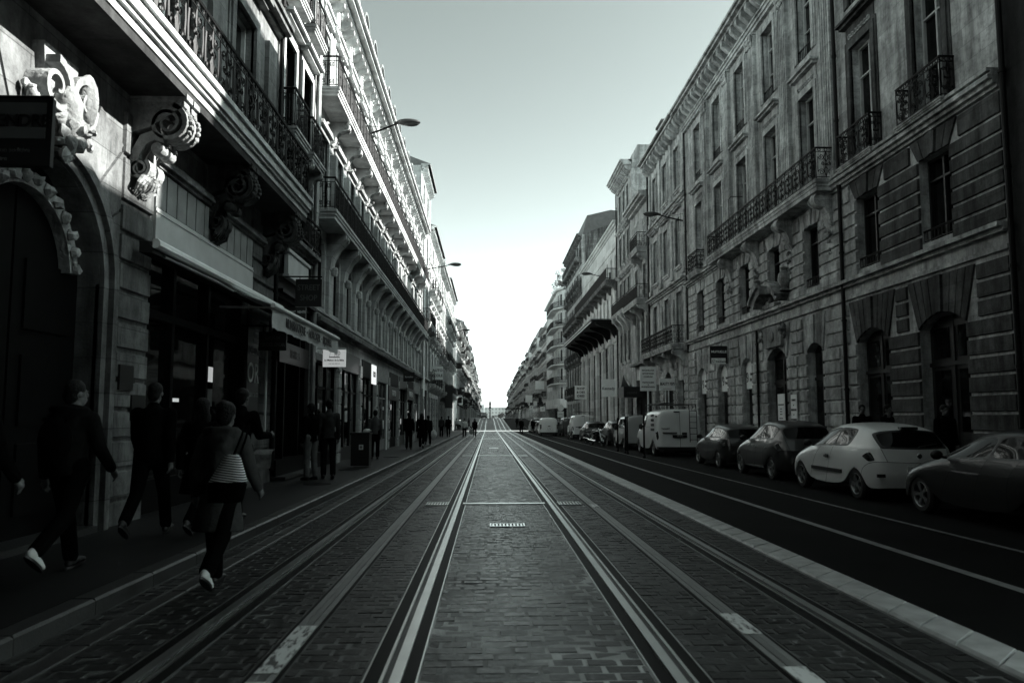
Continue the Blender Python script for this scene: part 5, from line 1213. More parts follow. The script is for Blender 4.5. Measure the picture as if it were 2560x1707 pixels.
# right side signs
r = hung_sign('hanging_sign', 'black MUTUELLE sign with a white strip beneath, on the rusticated house', 10.15, 10.98, 33.6, 3.95, 4.75, 'black', (('MUTUELLE', 0.15, -0.27, 1.0, 0.003),), 'letter_white', None, 11)
b = M(); b.box(-0.36, 0.3, -0.032, -0.026, -0.02, 0.24); b.build('white_strip', 'white', r); lettering('Prévifrance', 0.1, 'ink', r, (0.08, -0.036, 0.08), 0, 0.95, 0.003); lettering('Mutuelle', 0.05, 'ink', r, (0.02, -0.036, 0.18)); 
k = M(); k.tube([(-0.25+0.06*math.cos(t), -0.036, 0.11+0.06*math.sin(t)) for t in [2*PI*i/14 for i in range(12)]], 0.009, 4); k.build('emblem', 'ink', r)
for u, l in ((31.1, 'white arched Mutuelle panel beside the carved portal, nearest of three'), (34.4, 'white arched Mutuelle panel below the MUTUELLE sign'), (37.7, 'white arched Mutuelle panel at the far end of the rusticated house')):
    w_ = 1.25 if u == 31.1 else 1.5; r = empty('arched_panel', (11.0, u, 2.7), 0, l, 'sign', 'white arched shop panels'); ri = 0.3 if u == 31.1 else 0.4
    rad = (ri*ri+(w_/2)**2)/(2*ri); an = math.asin(w_/2/rad); top = 4.0-2.7
    b = M(); b.prism([(-w_/2, 0), (w_/2, 0)]+[(rad*math.sin(an-2*an*i/12), top-rad+rad*math.cos(an-2*an*i/12)) for i in range(13)], 0.16, 0.2, T=lambda a, b_, c: (c, a, b_)); b.build('panel', 'white', r)
    lettering('Prévifrance', 0.2, 'ink', r, (0.153, -0.18, 0.38), -PI/2, 0.8, 0.004); lettering('Mutuelle', 0.16, 'ink', r, (0.153, -0.12, 0.62), -PI/2, 0.8, 0.003)
    k = M(); k.tube([(0.15, 0.48+0.11*math.cos(t), 0.5+0.2*math.sin(t)) for t in [2*PI*i/16 for i in range(14)]], 0.018, 4); k.tube([(0.15, 0.42, 0.45), (0.15, 0.54, 0.5)], 0.016, 4); k.build('emblem', 'ink', r)
def wall_plaque(label, y, z0, z1, w_, lines, x=10.9, mat='white', name='wall_plaque'):
    r = empty(name, (x, y, z0), 0, label, 'plaque', 'plaques by the carved portal'); b = M(); b.box(0.0, 0.03, -w_/2, w_/2, 0, z1-z0); b.build('board', mat, r)
    for (t, s, z, sq) in lines: lettering(t, s, 'ink', r, (-0.005, 0, z), -PI/2, sq, 0.002)
wall_plaque('tall white notice board with small print in the portal doorway', 27.15, 0.75, 2.35, 0.62, (('HOTEL D\'ENTREPRISES', 0.055, 1.2, 0.9), ('Avocats', 0.05, 1.05, 1), ('Notaires', 0.05, 0.95, 1), ('Architecte', 0.05, 0.85, 1), ('Cabinet dentaire', 0.05, 0.7, 1), ('1er étage', 0.05, 0.55, 1), ('2ème étage', 0.05, 0.4, 1), ('3ème étage', 0.05, 0.25, 1)), 10.82)
wall_plaque('white plaque CABINET DE RADIOLOGIE ET ECHOGRAPHIE beside the portal', 26.2, 1.15, 2.3, 0.5, (('CABINET', 0.1, 0.95, 0.9), ('DE', 0.06, 0.77, 1), ('RADIOLOGIE', 0.1, 0.6, 0.75), ('ET', 0.06, 0.43, 1), ('ECHOGRAPHIE', 0.1, 0.25, 0.68)), 10.9)
wall_plaque('small white plaque under the radiology plaque', 26.2, 0.72, 1.05, 0.5, (('sur rendez-vous', 0.05, 0.22, 1), ('tous les jours', 0.05, 0.12, 1)), 10.9)
r = hung_sign('standing_sign', 'white sign MAQUILLAGE ESTHETIQUE COIFFURE on a post behind the ladder van', 9.35, 10.35, 45.5, 3.1, 4.6, 'white', (('MAQUILLAGE', 0.13, -0.23, 0.95, 0.004), ('ESTHETIQUE', 0.13, -0.43, 0.95, 0.004), ('COIFFURE', 0.13, -0.63, 0.95, 0.004), ('PARTICULIERS', 0.12, -0.98, 0.95, 0.004), ('&', 0.1, -1.12, 1, 0.004), ('PROFESSIONNELS', 0.12, -1.26, 0.9, 0.004)), 'ink', None, 11)
k = M(); k.tube([(0, 0.06, -3.1), (0, 0.06, 1.3)], 0.05, 8); k.build('post', 'white', r)
r = hung_sign('standing_sign', 'white BEAUTY PEPS sign on two thin posts before the arch', 10.0, 10.95, 43.2, 3.05, 3.75, 'white', (('BEAUTY PEPS', 0.24, -0.32, 0.62, 0.006), ('institut de beauté', 0.07, -0.6, 1, 0)), 'ink', None, 11)
k = M(); k.tube([(-0.1, 0.06, -3.1), (-0.1, 0.06, 0.3)], 0.025, 6); k.tube([(0.1, 0.06, -3.1), (0.1, 0.06, 0.3)], 0.025, 6); k.build('post', 'white', r)
hung_sign('hanging_sign', 'white sign with black script on the fluted pilasters', 9.55, 10.75, 62.6, 3.2, 4.7, 'white', (('Kennedy', 0.34, -0.8, 0.9, 0.006),), 'ink', None, 11)
hung_sign('hanging_sign', 'white SHOP & DES IDEES sign on the far pilasters', 9.3, 10.6, 80, 3.4, 4.9, 'white', (('SHOP', 0.34, -0.35, 1, 0.01), ('& DES', 0.34, -0.75, 1, 0.01), ('IDEES', 0.34, -1.15, 1, 0.01)), 'ink', None, 11)
r = empty('shop_awning', (10.2, 53.6, 2.9), 0, 'dark red-black shop blind over a doorway on the right', 'awning', None); b = M(); b.box(-0.6, 0.75, -1.1, 1.1, 0.0, 0.75); b.build('blind', 'black', r); lettering('CREPERIE', 0.18, 'letter_dim', r, (0, -1.105, 0.3), 0)
r = empty('flag', (10.4, 55.2, 3.4), 0, 'small slack flag on a short staff, right side', 'flag'); b = M(); b.tube([(0.6, 0, 0.0), (-0.3, 0, 1.3)], 0.02, 5); b.build('staff', 'steel', r); b = M(); b.strip([(-0.3, 1.25), (-0.2, 0.9), (0.05, 0.5)], [(-0.5, 0.3), (-0.3, 0.2), (0.2, 0.2)], -0.03, 0.03, T=lambda a, b_, c: (a, c, b_)); b.build('cloth', 'cloth_grey', r)
# road sign near the crossing
def road_sign(label, x, y, kind):
    r = empty('road_sign', (x, y, gz(y)+0.1), 0, label, 'road sign', 'road signs by the crossing'); k = M(); k.tube([(0, 0.04, 0), (0, 0.04, 3.3)], 0.04, 8); k.build('post', 'steel', r)
    if kind == 'round':
        b = M(); b.lathe([(0.0,-0.02),(0.42,-0.02),(0.42,0.02),(0.0,0.02)], (0, 0, 3.1), 24, axis='y'); b.build('disc', 'sign_grey', r); b = M(); b.lathe([(0.36,-0.03),(0.42,-0.03),(0.42,-0.021),(0.36,-0.021)], (0, 0, 3.1), 24, axis='y'); b.build('rim', 'white', r)
        b = M(); b.box(-0.42, 0.42, -0.02, 0.02, 1.85, 2.65); b.build('plate', 'white', r); k = M(); k.tube([(-0.3, -0.03, 2.2), (0.0, -0.03, 2.3), (0.3, -0.03, 2.2)], 0.025, 5); k.build('arrow', 'ink', r)
    else:
        b = M(); b.box(-0.4, 0.4, -0.02, 0.02, 2.5, 3.3); b.build('plate', 'white', r); lettering(kind, 0.4, 'ink', r, (0, -0.026, 2.9), 0, 1, 0.01)
road_sign('round dark sign above a white arrow plate on a post, before the rounded block', 9.6, 99, 'round')
road_sign('white square sign lettered U on a post beyond the crossing', 9.3, 128, 'U')
road_sign('white sign lettered P on a post, farther beyond the crossing', 8.6, 150, 'P')
hung_sign('hanging_sign', 'white trapezoid shop sign far along the right row', 8.9, 10.6, 142, 6.8, 8.4, 'white', (), 'ink', None, 11)
hung_sign('hanging_sign', 'blank white sign low on the far right row', 7.9, 9.4, 160, 4.6, 6.2, 'white', (), 'ink', None, 11)
# signal column on the crest of the street
r = empty('signal_column', (0.3, 182, gz(182)), 0, 'dark signal column standing on the crest between the tracks', 'signal'); k = M(); k.tube([(0, 0, 0), (0, 0, 3.9)], 0.16, 8); k.build('post', 'plastic', r)
for z in (2.4, 3.2): k = M(); k.box(-0.24, 0.24, -0.2, 0.2, z, z+0.7); k.build('lamp_housing', 'plastic', r)
for z in (2.25, 3.1): k = M(); k.box(-0.26, 0.26, -0.21, 0.21, z, z+0.07); k.build('band', 'white', r)
k = M(); k.lathe([(0.2, 0), (0.12, 0.3), (0.0, 0.55)], (0, 0, 3.9), 8); k.build('finial', 'plastic', r)
# waste bin
r = empty('waste_bin', (-3.84, 22.6, gz(22.6)+0.12), 0, 'tall black litter bin with a small white sticker on the left pavement', 'bin')
b = M(); b.prism([(-0.27, -0.24), (0.27, -0.24), (0.27, 0.24), (-0.27, 0.24)], 0.04, 0.98); b.build('body', 'plastic', r); b = M(); b.box(-0.29, 0.29, -0.26, 0.26, 0.98, 1.03); b.build('lid', 'plastic', r); b = M(); b.box(-0.03, 0.1, -0.246, -0.24, 0.52, 0.67); b.build('sticker', 'white', r)
b = M(); b.lathe([(0.0, -0.02), (0.04, -0.01), (0.0, 0.015)], (0.035, -0.248, 0.6), 10, axis='y'); b.build('sticker_mark', 'panel_grey', r)
o = M(); o.ball((0, 0, 0.05), (0.13, 0.1, 0.06), 10, 6, noise=0.2, rng=rnd); tag(o.build('rubbish', 'cloth_white', None, 35, (-3.66, 22.5, gz(22.6)+1.15)), 'crumpled pale rubbish lying on the litter bin lid', 'rubbish')
# slender posts along the parking line
for i, (x, y, h) in enumerate(((6.25, 29.8, 1.75), (6.25, 33.4, 1.7), (6.3, 36.2, 1.65), (6.3, 34.1, 1.7))):
    m = M(); m.lathe([(0.07, 0), (0.07, 0.08), (0.04, 0.12), (0.036, h-0.08), (0.045, h-0.04), (0.0, h)], (0,0,0), 10)
    tag(m.build('bollard', 'iron', None, 35, (x, y, gz(y))), ['slender black post nearest the camera in front of the ladder van', 'slender black post level with the ladder van front', 'slender black post beside the small pale panel van', 'slender black post paired closely with the one at the ladder van front'][i], 'post', 'slender black posts along the parking line')
# meter box on the rusticated house, bus shelter and far trees
r = empty('bus_shelter', (4.9, 150, gz(150)), 0, 'dark tram shelter with flat roof beyond the crossing, right', 'shelter'); k = M(); k.box(-1.6, 1.9, -4, 4, 2.7, 2.85); k.build('roof', 'plastic', r)
for x in (-1.4, 1.6):
    for y in (-3.6, 3.6): k = M(); k.box(x-0.06, x+0.06, y-0.06, y+0.06, 0, 2.7); k.build('post', 'plastic', r)
k = M(); k.box(1.55, 1.6, -3.5, 3.5, 0.3, 2.5); k.build('glass_wall', 'glass', r)
def tree(label, x, y, z, h, cr, seed, trunk=True):
    rg = random.Random(seed); r = empty('tree', (x, y, z), 0, label, 'tree', 'trees and shrubs')
    t = M(); t.tube([(0, 0, 0), (0.05, 0, h*0.35), (0, 0.05, h*0.75)], 0.05*h*0.35, 7, r2=0.03)
    for k in range(6): a = rg.uniform(0, 6.3); t.tube([(0, 0, h*rg.uniform(0.35, 0.6)), (cr*0.6*math.cos(a), cr*0.6*math.sin(a), h*rg.uniform(0.65, 0.95))], 0.02*h*0.3, 5, r2=0.01)
    t.build('trunk', 'bark', r)
    c = M()
    cl = [(rg.gauss(0, cr*0.45), rg.gauss(0, cr*0.45), h*0.72+rg.gauss(0, h*0.14), rg.uniform(0.2, 0.42)*cr) for _ in range(14)]
    for (cx, cy_, cz, cr_) in cl:
        for _ in range(110):
            d = Vector((rg.gauss(0,1), rg.gauss(0,1), rg.gauss(0,1))).normalized()*cr_*rg.uniform(0.5, 1.15); p = Vector((cx, cy_, cz))+d; s = rg.uniform(0.04, 0.09)*cr
            u_ = Vector((rg.gauss(0,1), rg.gauss(0,1), rg.gauss(0,1))).normalized(); v_ = u_.orthogonal().normalized()
            c.add([tuple(p-u_*s), tuple(p+v_*s*0.5), tuple(p+u_*s), tuple(p-v_*s*0.5)], [(0,1,2,3)])
    c.build('crown', 'leaf', r)
tree('thin roof-garden tree on the rounded apartment block', 12.2, 117, 21.8, 3.0, 1.1, 3); tree('bushy roof-garden shrub on the rounded apartment block', 12.4, 121, 21.7, 2.4, 1.7, 5)
tree('low roof-garden shrub at the corner of the rounded block', 12.6, 125, 21.7, 1.8, 1.5, 9)
for i, (x, y) in enumerate(((6.5, 440), (10, 455), (-4.6, 470), (8, 500), (3.4, 540))):
    tree(['street tree just past the crest on the right', 'second street tree past the crest, right', 'street tree past the crest on the left', 'farther pale street tree, right of the tracks', 'farthest street tree near the end of the road'][i], x, y, gz(y), 6, 2.2, 20+i)
# river bank, blocks and hill that close the view
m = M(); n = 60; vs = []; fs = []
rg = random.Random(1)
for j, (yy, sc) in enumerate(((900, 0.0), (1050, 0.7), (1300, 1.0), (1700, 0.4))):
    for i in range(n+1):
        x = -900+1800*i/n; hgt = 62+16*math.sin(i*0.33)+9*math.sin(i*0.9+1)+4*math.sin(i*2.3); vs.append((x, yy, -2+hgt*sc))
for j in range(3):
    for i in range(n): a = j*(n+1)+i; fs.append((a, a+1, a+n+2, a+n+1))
m.add(vs, fs); tag(m.build('hills', 'hill_haze'), kind='structure')
for i, (x, y, w_, h) in enumerate(((-16, 640, 24, 15), (9, 660, 26, 13), (36, 650, 26, 17), (-42, 650, 26, 18))):
    r = empty('apartment_block', (x, y, -3), 0, ['pale block at the very end of the street, left of centre', 'pale block at the very end of the street, right of centre', 'pale far block hidden behind the right row', 'pale far block hidden behind the left row'][i], 'building', 'far blocks closing the street')
    b = M(); b.box(-w_/2, w_/2, 0, 12, 0, h); b.build('wall', 'plaster', r)
    for f in range(int(h/3.2)):
        for k_ in range(int(w_/3)): b = M(); b.box(-w_/2+3*k_+0.8, -w_/2+3*k_+2.0, -0.05, 0.0, 1+3.2*f, 2.6+3.2*f); b.build('window', 'panel_grey', r)
# ------------------------------------------------------------------ left row
def corbel_ornament(m, c, s, rg, n=14, T=None):
    for i in range(n):
        m.ball((c[0]+rg.uniform(-s,s)*0.6, c[1]+rg.uniform(-s,s), c[2]+rg.uniform(-0.3,0.5)*s), (rg.uniform(0.15,0.32)*s, rg.uniform(0.15,0.4)*s, rg.uniform(0.15,0.3)*s), 7, 5, T, 0.3, rg)

def big_console(b, uc, v1, h, pr, mat='trim_a', label=None):
    """twin scroll bracket with leaf work at its foot"""
    rg = random.Random(int(uc*37))
    m = b.one('console', mat); sc = h/1.5
    for sd in (-1, 1):
        a0, a1 = uc+sd*0.13-0.095, uc+sd*0.13+0.095
        # S ribbon: big volute at the top front, leg curling down to a small volute at the wall
        top = spiral(0.66*pr, v1-0.42*sc, 0.36*sc, 0.05, PI*0.42, PI*0.42-4.2*PI, 56)
        inn = spiral(0.66*pr, v1-0.42*sc, 0.28*sc, 0.03, PI*0.42, PI*0.42-4.2*PI, 56)
        m.strip(top, inn, a0, a1, 'a')
        m.strip([(0.0, v1-0.04*sc), (0.4*pr, v1-0.02*sc), (0.95*pr, v1-0.02*sc)], [(0.0, v1-0.6*sc), (0.35*pr, v1-0.5*sc), (0.95*pr, v1-0.14*sc)], a0, a1, 'a')
        leg = [(0.62*pr, v1-0.78*sc), (0.45*pr, v1-0.72*sc), (0.3*pr, v1-0.8*sc), (0.2*pr, v1-0.98*sc), (0.16*pr, v1-1.16*sc), (0.2*pr, v1-1.3*sc)]
        leg2 = [(0.6*pr, v1-0.66*sc), (0.42*pr, v1-0.56*sc), (0.2*pr, v1-0.64*sc), (0.06*pr, v1-0.9*sc), (0.0, v1-1.16*sc), (0.0, v1-1.36*sc)]
        m.strip(leg2, leg, a0, a1, 'a')
        m.strip(spiral(0.2*pr, v1-1.2*sc, 0.2*sc, 0.05, PI*0.3, PI*0.3-3.6*PI, 36), spiral(0.2*pr, v1-1.2*sc, 0.14*sc, 0.03, PI*0.3, PI*0.3-3.6*PI, 36), a0, a1, 'a')
        # beads and husks on the fronts
        for k in range(5): m.ball((uc+sd*0.13, v1-0.2*sc-0.09*k*sc, 0.66*pr+math.sqrt(max(0.01, 0.36**2-(0.22-0.09*k)**2))*sc), (0.05, 0.045, 0.03), 6, 4, noise=0.2, rng=rg)
        m.lathe([(0.0,-0.1),(0.1*sc,-0.09),(0.13*sc,0.0),(0.1*sc,0.09),(0.0,0.1)], (uc+sd*0.13, v1-0.86*sc, 0.5*pr), 10, axis='x')
        m.box(a0-0.01, a1+0.01, v1-0.02, v1+0.06, 0, pr)
    m.box(uc-0.04, uc+0.04, v1-1.3*sc, v1, 0, 0.35*pr)
    corbel_ornament(m, (uc, v1-1.38*sc, 0.1*pr), 0.2*sc, rg, 16)
    for sd in (-1, 1):
        for k in range(4): m.tube([(uc+sd*0.06*k, v1-1.3*sc, 0.3*pr), (uc+sd*0.09*k, v1-1.46*sc, 0.24*pr), (uc+sd*0.05*k, v1-1.62*sc, 0.08*pr)], 0.045, 5, r2=0.012)

MT['trim_a'] = stone('console_stone', 0.66, 0.35, 0.0)
A = Bld('arcade_house', 'stone house with arched doorway, scroll brackets and scrollwork balcony, nearest on the left', 'L', 3.0, 17.1)
AC = 8.25  # arch axis
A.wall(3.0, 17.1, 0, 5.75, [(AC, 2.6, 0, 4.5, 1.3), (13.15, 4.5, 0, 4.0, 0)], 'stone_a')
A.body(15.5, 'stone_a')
def archivolt(b, uc, vs, r0, r1, w1, mat, n=24, name='archivolt'):
    m = b.p(name, mat); a = arc(uc, vs, r1, PI, 0, n); c = arc(uc, vs, r0, PI, 0, n)
    m.strip([(uc-r1, -0.0)]+a+[(uc+r1, 0.0)], [(uc-r0, 0.0)]+c+[(uc+r0, 0.0)], -0.05, w1)
archivolt(A, AC, 3.2, 1.3, 1.42, 0.06, 'stone_a'); archivolt(A, AC, 3.2, 1.425, 1.55, 0.13, 'stone_a'); archivolt(A, AC, 3.2, 1.553, 1.6, 0.05, 'stone_a')
# radiating stones above the arch
m = A.p('voussoirs', 'stone_a')
for i in range(11):
    t0, t1 = PI*i/11+0.012, PI*(i+1)/11-0.012
    def edge(t):
        d = (math.cos(t), math.sin(t)); k = min(1.66/abs(d[0]) if abs(d[0]) > 1e-3 else 9, 2.25/max(1e-3, d[1]), 9)
        return (AC-d[0]*k, 3.2+d[1]*k)
    p = [(AC-1.62*math.cos(t0), 3.2+1.62*math.sin(t0)), (AC-1.62*math.cos(t1), 3.2+1.62*math.sin(t1))]
    e0, e1 = edge(t0), edge(t1)
    if (e0[0]-AC)**2+(e0[1]-3.2)**2 > 1.66**2: m.prism([p[0], p[1], e1, e0], -0.02, 0.045)
# keystone: carved scroll
m = A.one('keystone', 'carved_a'); rg = random.Random(2)
m.prism([(AC-0.2, 4.55), (AC+0.2, 4.55), (AC+0.34, 5.6), (AC-0.34, 5.6)], -0.02, 0.14)
for sd in (-1, 1):
    m.strip(spiral(AC+sd*0.3, 5.1, 0.36, 0.06, PI/2, PI/2+sd*3*PI, 30), spiral(AC+sd*0.3, 5.1, 0.27, 0.03, PI/2, PI/2+sd*3*PI, 30), 0.05, 0.3)
m.ball((AC+0.36, 5.2, 0.24), (0.12, 0.34, 0.13), 12, 9); m.ball((AC, 4.95, 0.24), (0.16, 0.3, 0.14), 10, 7, noise=0.1, rng=rg)
corbel_ornament(m, (AC, 4.62, 0.2), 0.3, rg, 18); corbel_ornament(m, (AC+0.55, 4.95, 0.16), 0.2, rg, 12); corbel_ornament(m, (AC-0.5, 4.95, 0.16), 0.22, rg, 12)
# carved hood inside the arch, door leaves
m = A.one('door', 'shop_dark'); m.box(AC-1.3, AC-0.02, 0.15, 4.5, -0.34, -0.28); m.box(AC+0.02, AC+1.3, 0.15, 4.5, -0.34, -0.28)
for sx in (-0.66, 0.66):
    for v0 in (0.4, 1.4, 2.5): m.box(AC+sx-0.45, AC+sx+0.45, v0, v0+0.8, -0.28, -0.25)
m = A.one('lunette', 'carved_a'); m.strip(arc(AC, 3.2, 1.05, PI*0.98, 0.02*PI, 20), arc(AC, 3.2, 0.88, PI*0.98, 0.02*PI, 20), -0.28, -0.14)
for i in range(14):
    t = PI*(i+0.5)/14; m.ball((AC+0.97*math.cos(t), 3.2+0.97*math.sin(t), -0.12), (0.08, 0.08, 0.07), 6, 4, noise=0.3, rng=rg)
A.p('step', 'kerb').box(AC-1.3, AC+1.3, 0.0, 0.15, -0.35, 0.12)
# rusticated piers either side of the shop
A.courses(9.95, 10.87, 0.0, 4.4, 0.39, 0.05, 0.05, 'stone_a'); A.courses(15.45, 17.08, 3.95, 5.7, 0.45, 0.05, 0.05, 'stone_a'); A.courses(15.45, 17.08, 0.0, 3.9, 0.39, 0.05, 0.05, 'stone_a')
A.courses(9.95, 10.87, 4.42, 5.7, 0.62, 0.05, 0.05, 'stone_a')
A.courses(3.1, 6.5, 0.0, 5.7, 0.39, 0.05, 0.05, 'stone_a')
# shop one: signboard, vertical boards, dark window wall, awning box
m = A.one('signboard', 'board_pale'); m.box(10.9, 15.42, 3.98, 4.6, 0.0, 0.07); m.box(10.9, 15.42, 4.52, 4.545, 0.07, 0.085); m.box(11.2, 15.1, 4.05, 4.08, 0.07, 0.09)
m = A.one('fascia_boards', 'panel_grey')
for i in range(12):
    u = 10.9+i*0.377; m.box(u+0.02, u+0.357, 4.62, 5.18, 0.0, 0.05)
A.cornice(10.88, 17.1, 5.2, [(0.06, 0.1), (0.05, 0.16), (0.08, 0.12)], 'trim_dark', 'fascia_moulding')
m = A.one('shopfront', 'shop_dark')
for u in (10.95, 12.1, 13.6, 15.3): m.box(u-0.05, u+0.05, 0.15, 3.95, -0.3, -0.12)
m.box(10.9, 15.4, 0.02, 0.55, -0.3, -0.12); m.box(10.9, 15.4, 3.0, 3.12, -0.3, -0.1)
g = A.one('shop_window', 'shopglass'); g.box(10.92, 15.38, 0.55, 3.94, -0.25, -0.22)
rg = random.Random(12)
for (u, z, w_, h_, mt) in ((13.95, 2.15, 0.3, 0.28, 'lit_display'), (13.95, 1.7, 0.3, 0.32, 'panel_grey'), (12.5, 1.75, 0.22, 0.06, 'lit_display'), (14.5, 1.6, 0.1, 0.1, 'panel_grey')): A.one('shop_display', mt).box(u-w_/2, u+w_/2, z, z+h_, -0.215, -0.2)  # glowing pieces added as bright glints in the shop window
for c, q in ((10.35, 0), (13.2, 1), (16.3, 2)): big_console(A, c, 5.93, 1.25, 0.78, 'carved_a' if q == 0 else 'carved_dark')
A.one('soffit', 'stone_dark').box(3.0, 16.95, 5.95, 6.08, -0.05, 0.76)  # shade under the balcony put into the dark stone
b = A.one('balcony_slab', 'trim_a')
for (z0, z1, p) in ((6.08, 6.2, 0.78), (6.2, 6.26, 0.83), (6.26, 6.42, 0.87), (6.42, 6.5, 0.92)): b.box(3.0, 16.95, z0, z1, -0.05, p)
A.railing(3.05, 16.88, 6.5, 0.98, 0.8, 'scroll', (False, True))
ups = [(5.0, 1.25, 6.55, 9.7, 0), (8.2, 1.25, 6.55, 9.7, 0), (11.4, 1.25, 6.55, 9.7, 0), (14.6, 1.25, 6.55, 9.7, 0)]
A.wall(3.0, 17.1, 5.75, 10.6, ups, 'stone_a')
for o in ups:
    A.window(o[0], 6.55, 1.25, 3.15, 'std', -0.2); A.surround(o[0], 6.55, 1.25, 3.15, 'stone_a', 0.2, 0.07, False, 0.3, rich=True)
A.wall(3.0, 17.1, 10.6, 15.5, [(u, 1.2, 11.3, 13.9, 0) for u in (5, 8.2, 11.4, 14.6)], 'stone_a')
for u in (5, 8.2, 11.4, 14.6): A.window(u, 11.3, 1.2, 2.6); A.surround(u, 11.3, 1.2, 2.6, 'stone_a', 0.2, 0.07, True, 0.25, rich=True)
for u in (6.6, 9.8, 13.0, 16.3): A.pilaster(u, 0.62, 6.5, 10.4, 0.1, 'stone_a', cap=False)
A.cornice(3.0, 17.1, 10.4, [(0.1, 0.12), (0.12, 0.28), (0.1, 0.34)], 'stone_a'); A.cornice(3.0, 17.1, 14.9, [(0.2, 0.1), (0.2, 0.35), (0.2, 0.6)], 'stone_a')
A.mansard(15.5, 2.2)
A.pipe(17.0, 0.3, 15, 0.1, 0.05, 'iron')
A.p('notice_board', 'black').box(10.02, 10.4, 1.86, 2.2, 0.05, 0.08); A.p('notice_board', 'black').box(10.4, 10.8, 1.45, 1.8, 0.05, 0.075)
A.finish()

A2 = Bld('narrow_house', 'narrow house with two window balconies, between the arcade house and long balcony house', 'L', 17.1, 20.65)
A2.wall(17.1, 20.65, 0, 4.3, [(18.85, 3.0, 0.0, 3.9, 0)], 'shop_dark'); A2.body(15.2, 'stone_b')
A2.cornice(17.15, 20.5, 4.3, [(0.1, 0.1), (0.08, 0.22)], 'shop_dark', 'shop_cornice')
A2.wall(17.1, 20.65, 4.48, 7.9, [(18.0, 1.0, 4.9, 7.2, 0), (19.75, 1.0, 4.9, 7.2, 0)], 'trim_dark')
for u in (18.0, 19.75): A2.window(u, 4.9, 1.0, 2.3)
m = A2.one('sign_panel', 'board_pale'); m.box(17.9, 19.9, 4.95, 5.5, 0.02, 0.12); m.box(17.82, 19.98, 4.88, 4.95, 0.0, 0.16); m.box(17.82, 19.98, 5.5, 5.58, 0.0, 0.16)
A2.cornice(17.15, 20.55, 5.7, [(0.1, 0.15), (0.1, 0.3)], 'trim_dark', 'sign_cornice')
A2.railing(18.5, 20.4, 5.92, 0.75, 0.3, 'bars', (True, True))
A2.wall(17.1, 20.65, 7.9, 15.2, [(u, 1.0, v, v+h, 0) for u in (17.95, 19.7) for v, h in ((8.4, 2.4),)], 'stone_b', name='wall')
for u in (17.95, 19.7):
    A2.window(u, 8.4, 1.0, 2.4, 'dark'); A2.surround(u, 8.4, 1.0, 2.4, 'trim_a', 0.14, 0.06, False, 0.22)
    A2.balcony(u-0.72, u+0.72, 8.4, 0.42, 'bars', 0.95, 'trim', 0.2, consoles=(u-0.5, u+0.5), ch=0.45, cw=0.16)
    A2.surround(u, 11.9, 1.0, 2.2, 'trim_a', 0.14, 0.06, False, 0.2)
    A2.window(u, 11.9, 1.0, 2.2, 'dark', -0.02)
    A2.balcony(u-0.7, u+0.7, 11.9, 0.4, 'bars', 0.95, 'trim', 0.2)
A2.cornice(17.1, 20.6, 14.7, [(0.2, 0.1), (0.15, 0.35), (0.15, 0.5)], 'trim_a'); A2.mansard(15.2, 2.0)
for u in (17.5, 18.2, 19.6, 20.2): A2.p('shopfront', 'shop_dark').box(u-0.05, u+0.05, 0.1, 3.9, -0.3, 0.02)
A2.p('shop_window', 'shopglass').box(17.36, 20.34, 0.5, 3.88, -0.25, -0.2)
A2.p('shop_base', 'shop_dark').box(17.36, 20.34, 0.1, 0.5, -0.3, 0.1); A2.p('sill', 'kerb').box(17.3, 20.4, 0.06, 0.13, -0.1, 0.34)
m = A2.p('curtain', 'board_pale'); 
for k in range(3): m.box(17.62+0.16*k, 17.7+0.16*k, 0.9, 3.3, -0.195, -0.17)
A2.pipe(20.55, 0.5, 15.2, 0.14, 0.075, 'zinc')
A2.finish()

B = Bld('long_balcony_house', 'long pale stone house with two full-length balconies and round zinc dormers', 'L', 20.7, 53.4)
NB = 15; bw = (53.4-20.7)/NB; cs = [20.7+bw*(i+0.5) for i in range(NB)]
B.body(15.3, 'stone_b')
B.wall(20.7, 53.4, -0.3, 4.1, [(20.7+(53.4-20.7)*(k+0.5)/8, 3.5, -0.3, 3.75, 0) for k in range(8)], 'shop_dark')
for k in range(9): B.courses(20.7+(53.4-20.7)*k/8-0.25+(0.27 if k == 0 else 0)-(0.27 if k == 8 else 0), 20.7+(53.4-20.7)*k/8+0.25+(0.0 if k == 0 else 0)-(0.26 if k == 8 else 0), -0.2, 3.5, 0.55, 0.04, 0.06, 'stone_b', 'shop_piers')
for k in range(8):
    u = 20.7+(53.4-20.7)*(k+0.5)/8
    w_ = B.one('shop_window', 'shopglass'); w_.box(u-1.75, u+1.75, 0.45, 3.1, -0.17, -0.13)
    f = B.one('shopfront', ['shop_dark', 'frame_dark', 'shop_dark', 'panel_grey'][k % 4]); f.box(u-1.75, u+1.75, -0.3, 0.45, -0.3, -0.1)
    for q in (-1.72, -0.6, 0.55, 1.72): f.box(u+q-0.04, u+q+0.04, 0.45, 3.1, -0.28, -0.08)
    rg = random.Random(k*7+1)
    for q in range(5):
        a_ = u+rg.uniform(-1.6, 1.2); z_ = rg.uniform(0.7, 2.3); B.one('glint_poster', rg.choice(['white', 'board_pale', 'panel_grey', 'lit_display'])).box(a_, a_+rg.uniform(0.12, 0.5), z_, z_+rg.uniform(0.15, 0.75), -0.129, -0.12)  # pale pieces added for bright glints in the shop glass, some glowing
    f.box(u-1.75, u+1.75, 3.1, 3.75, -0.3, 0.03); f.box(u-1.75, u+1.75, 2.35, 2.42, -0.28, -0.1)
B.cornice(20.7, 53.4, 4.1, [(0.1, 0.12), (0.1, 0.3), (0.08, 0.22)], 'trim_dark', 'shop_cornice')
mez = [(u, 1.15, 4.75, 6.85, 0.45) for u in cs]
B.wall(20.7, 53.4, 4.3, 7.3, mez, 'stone_b')
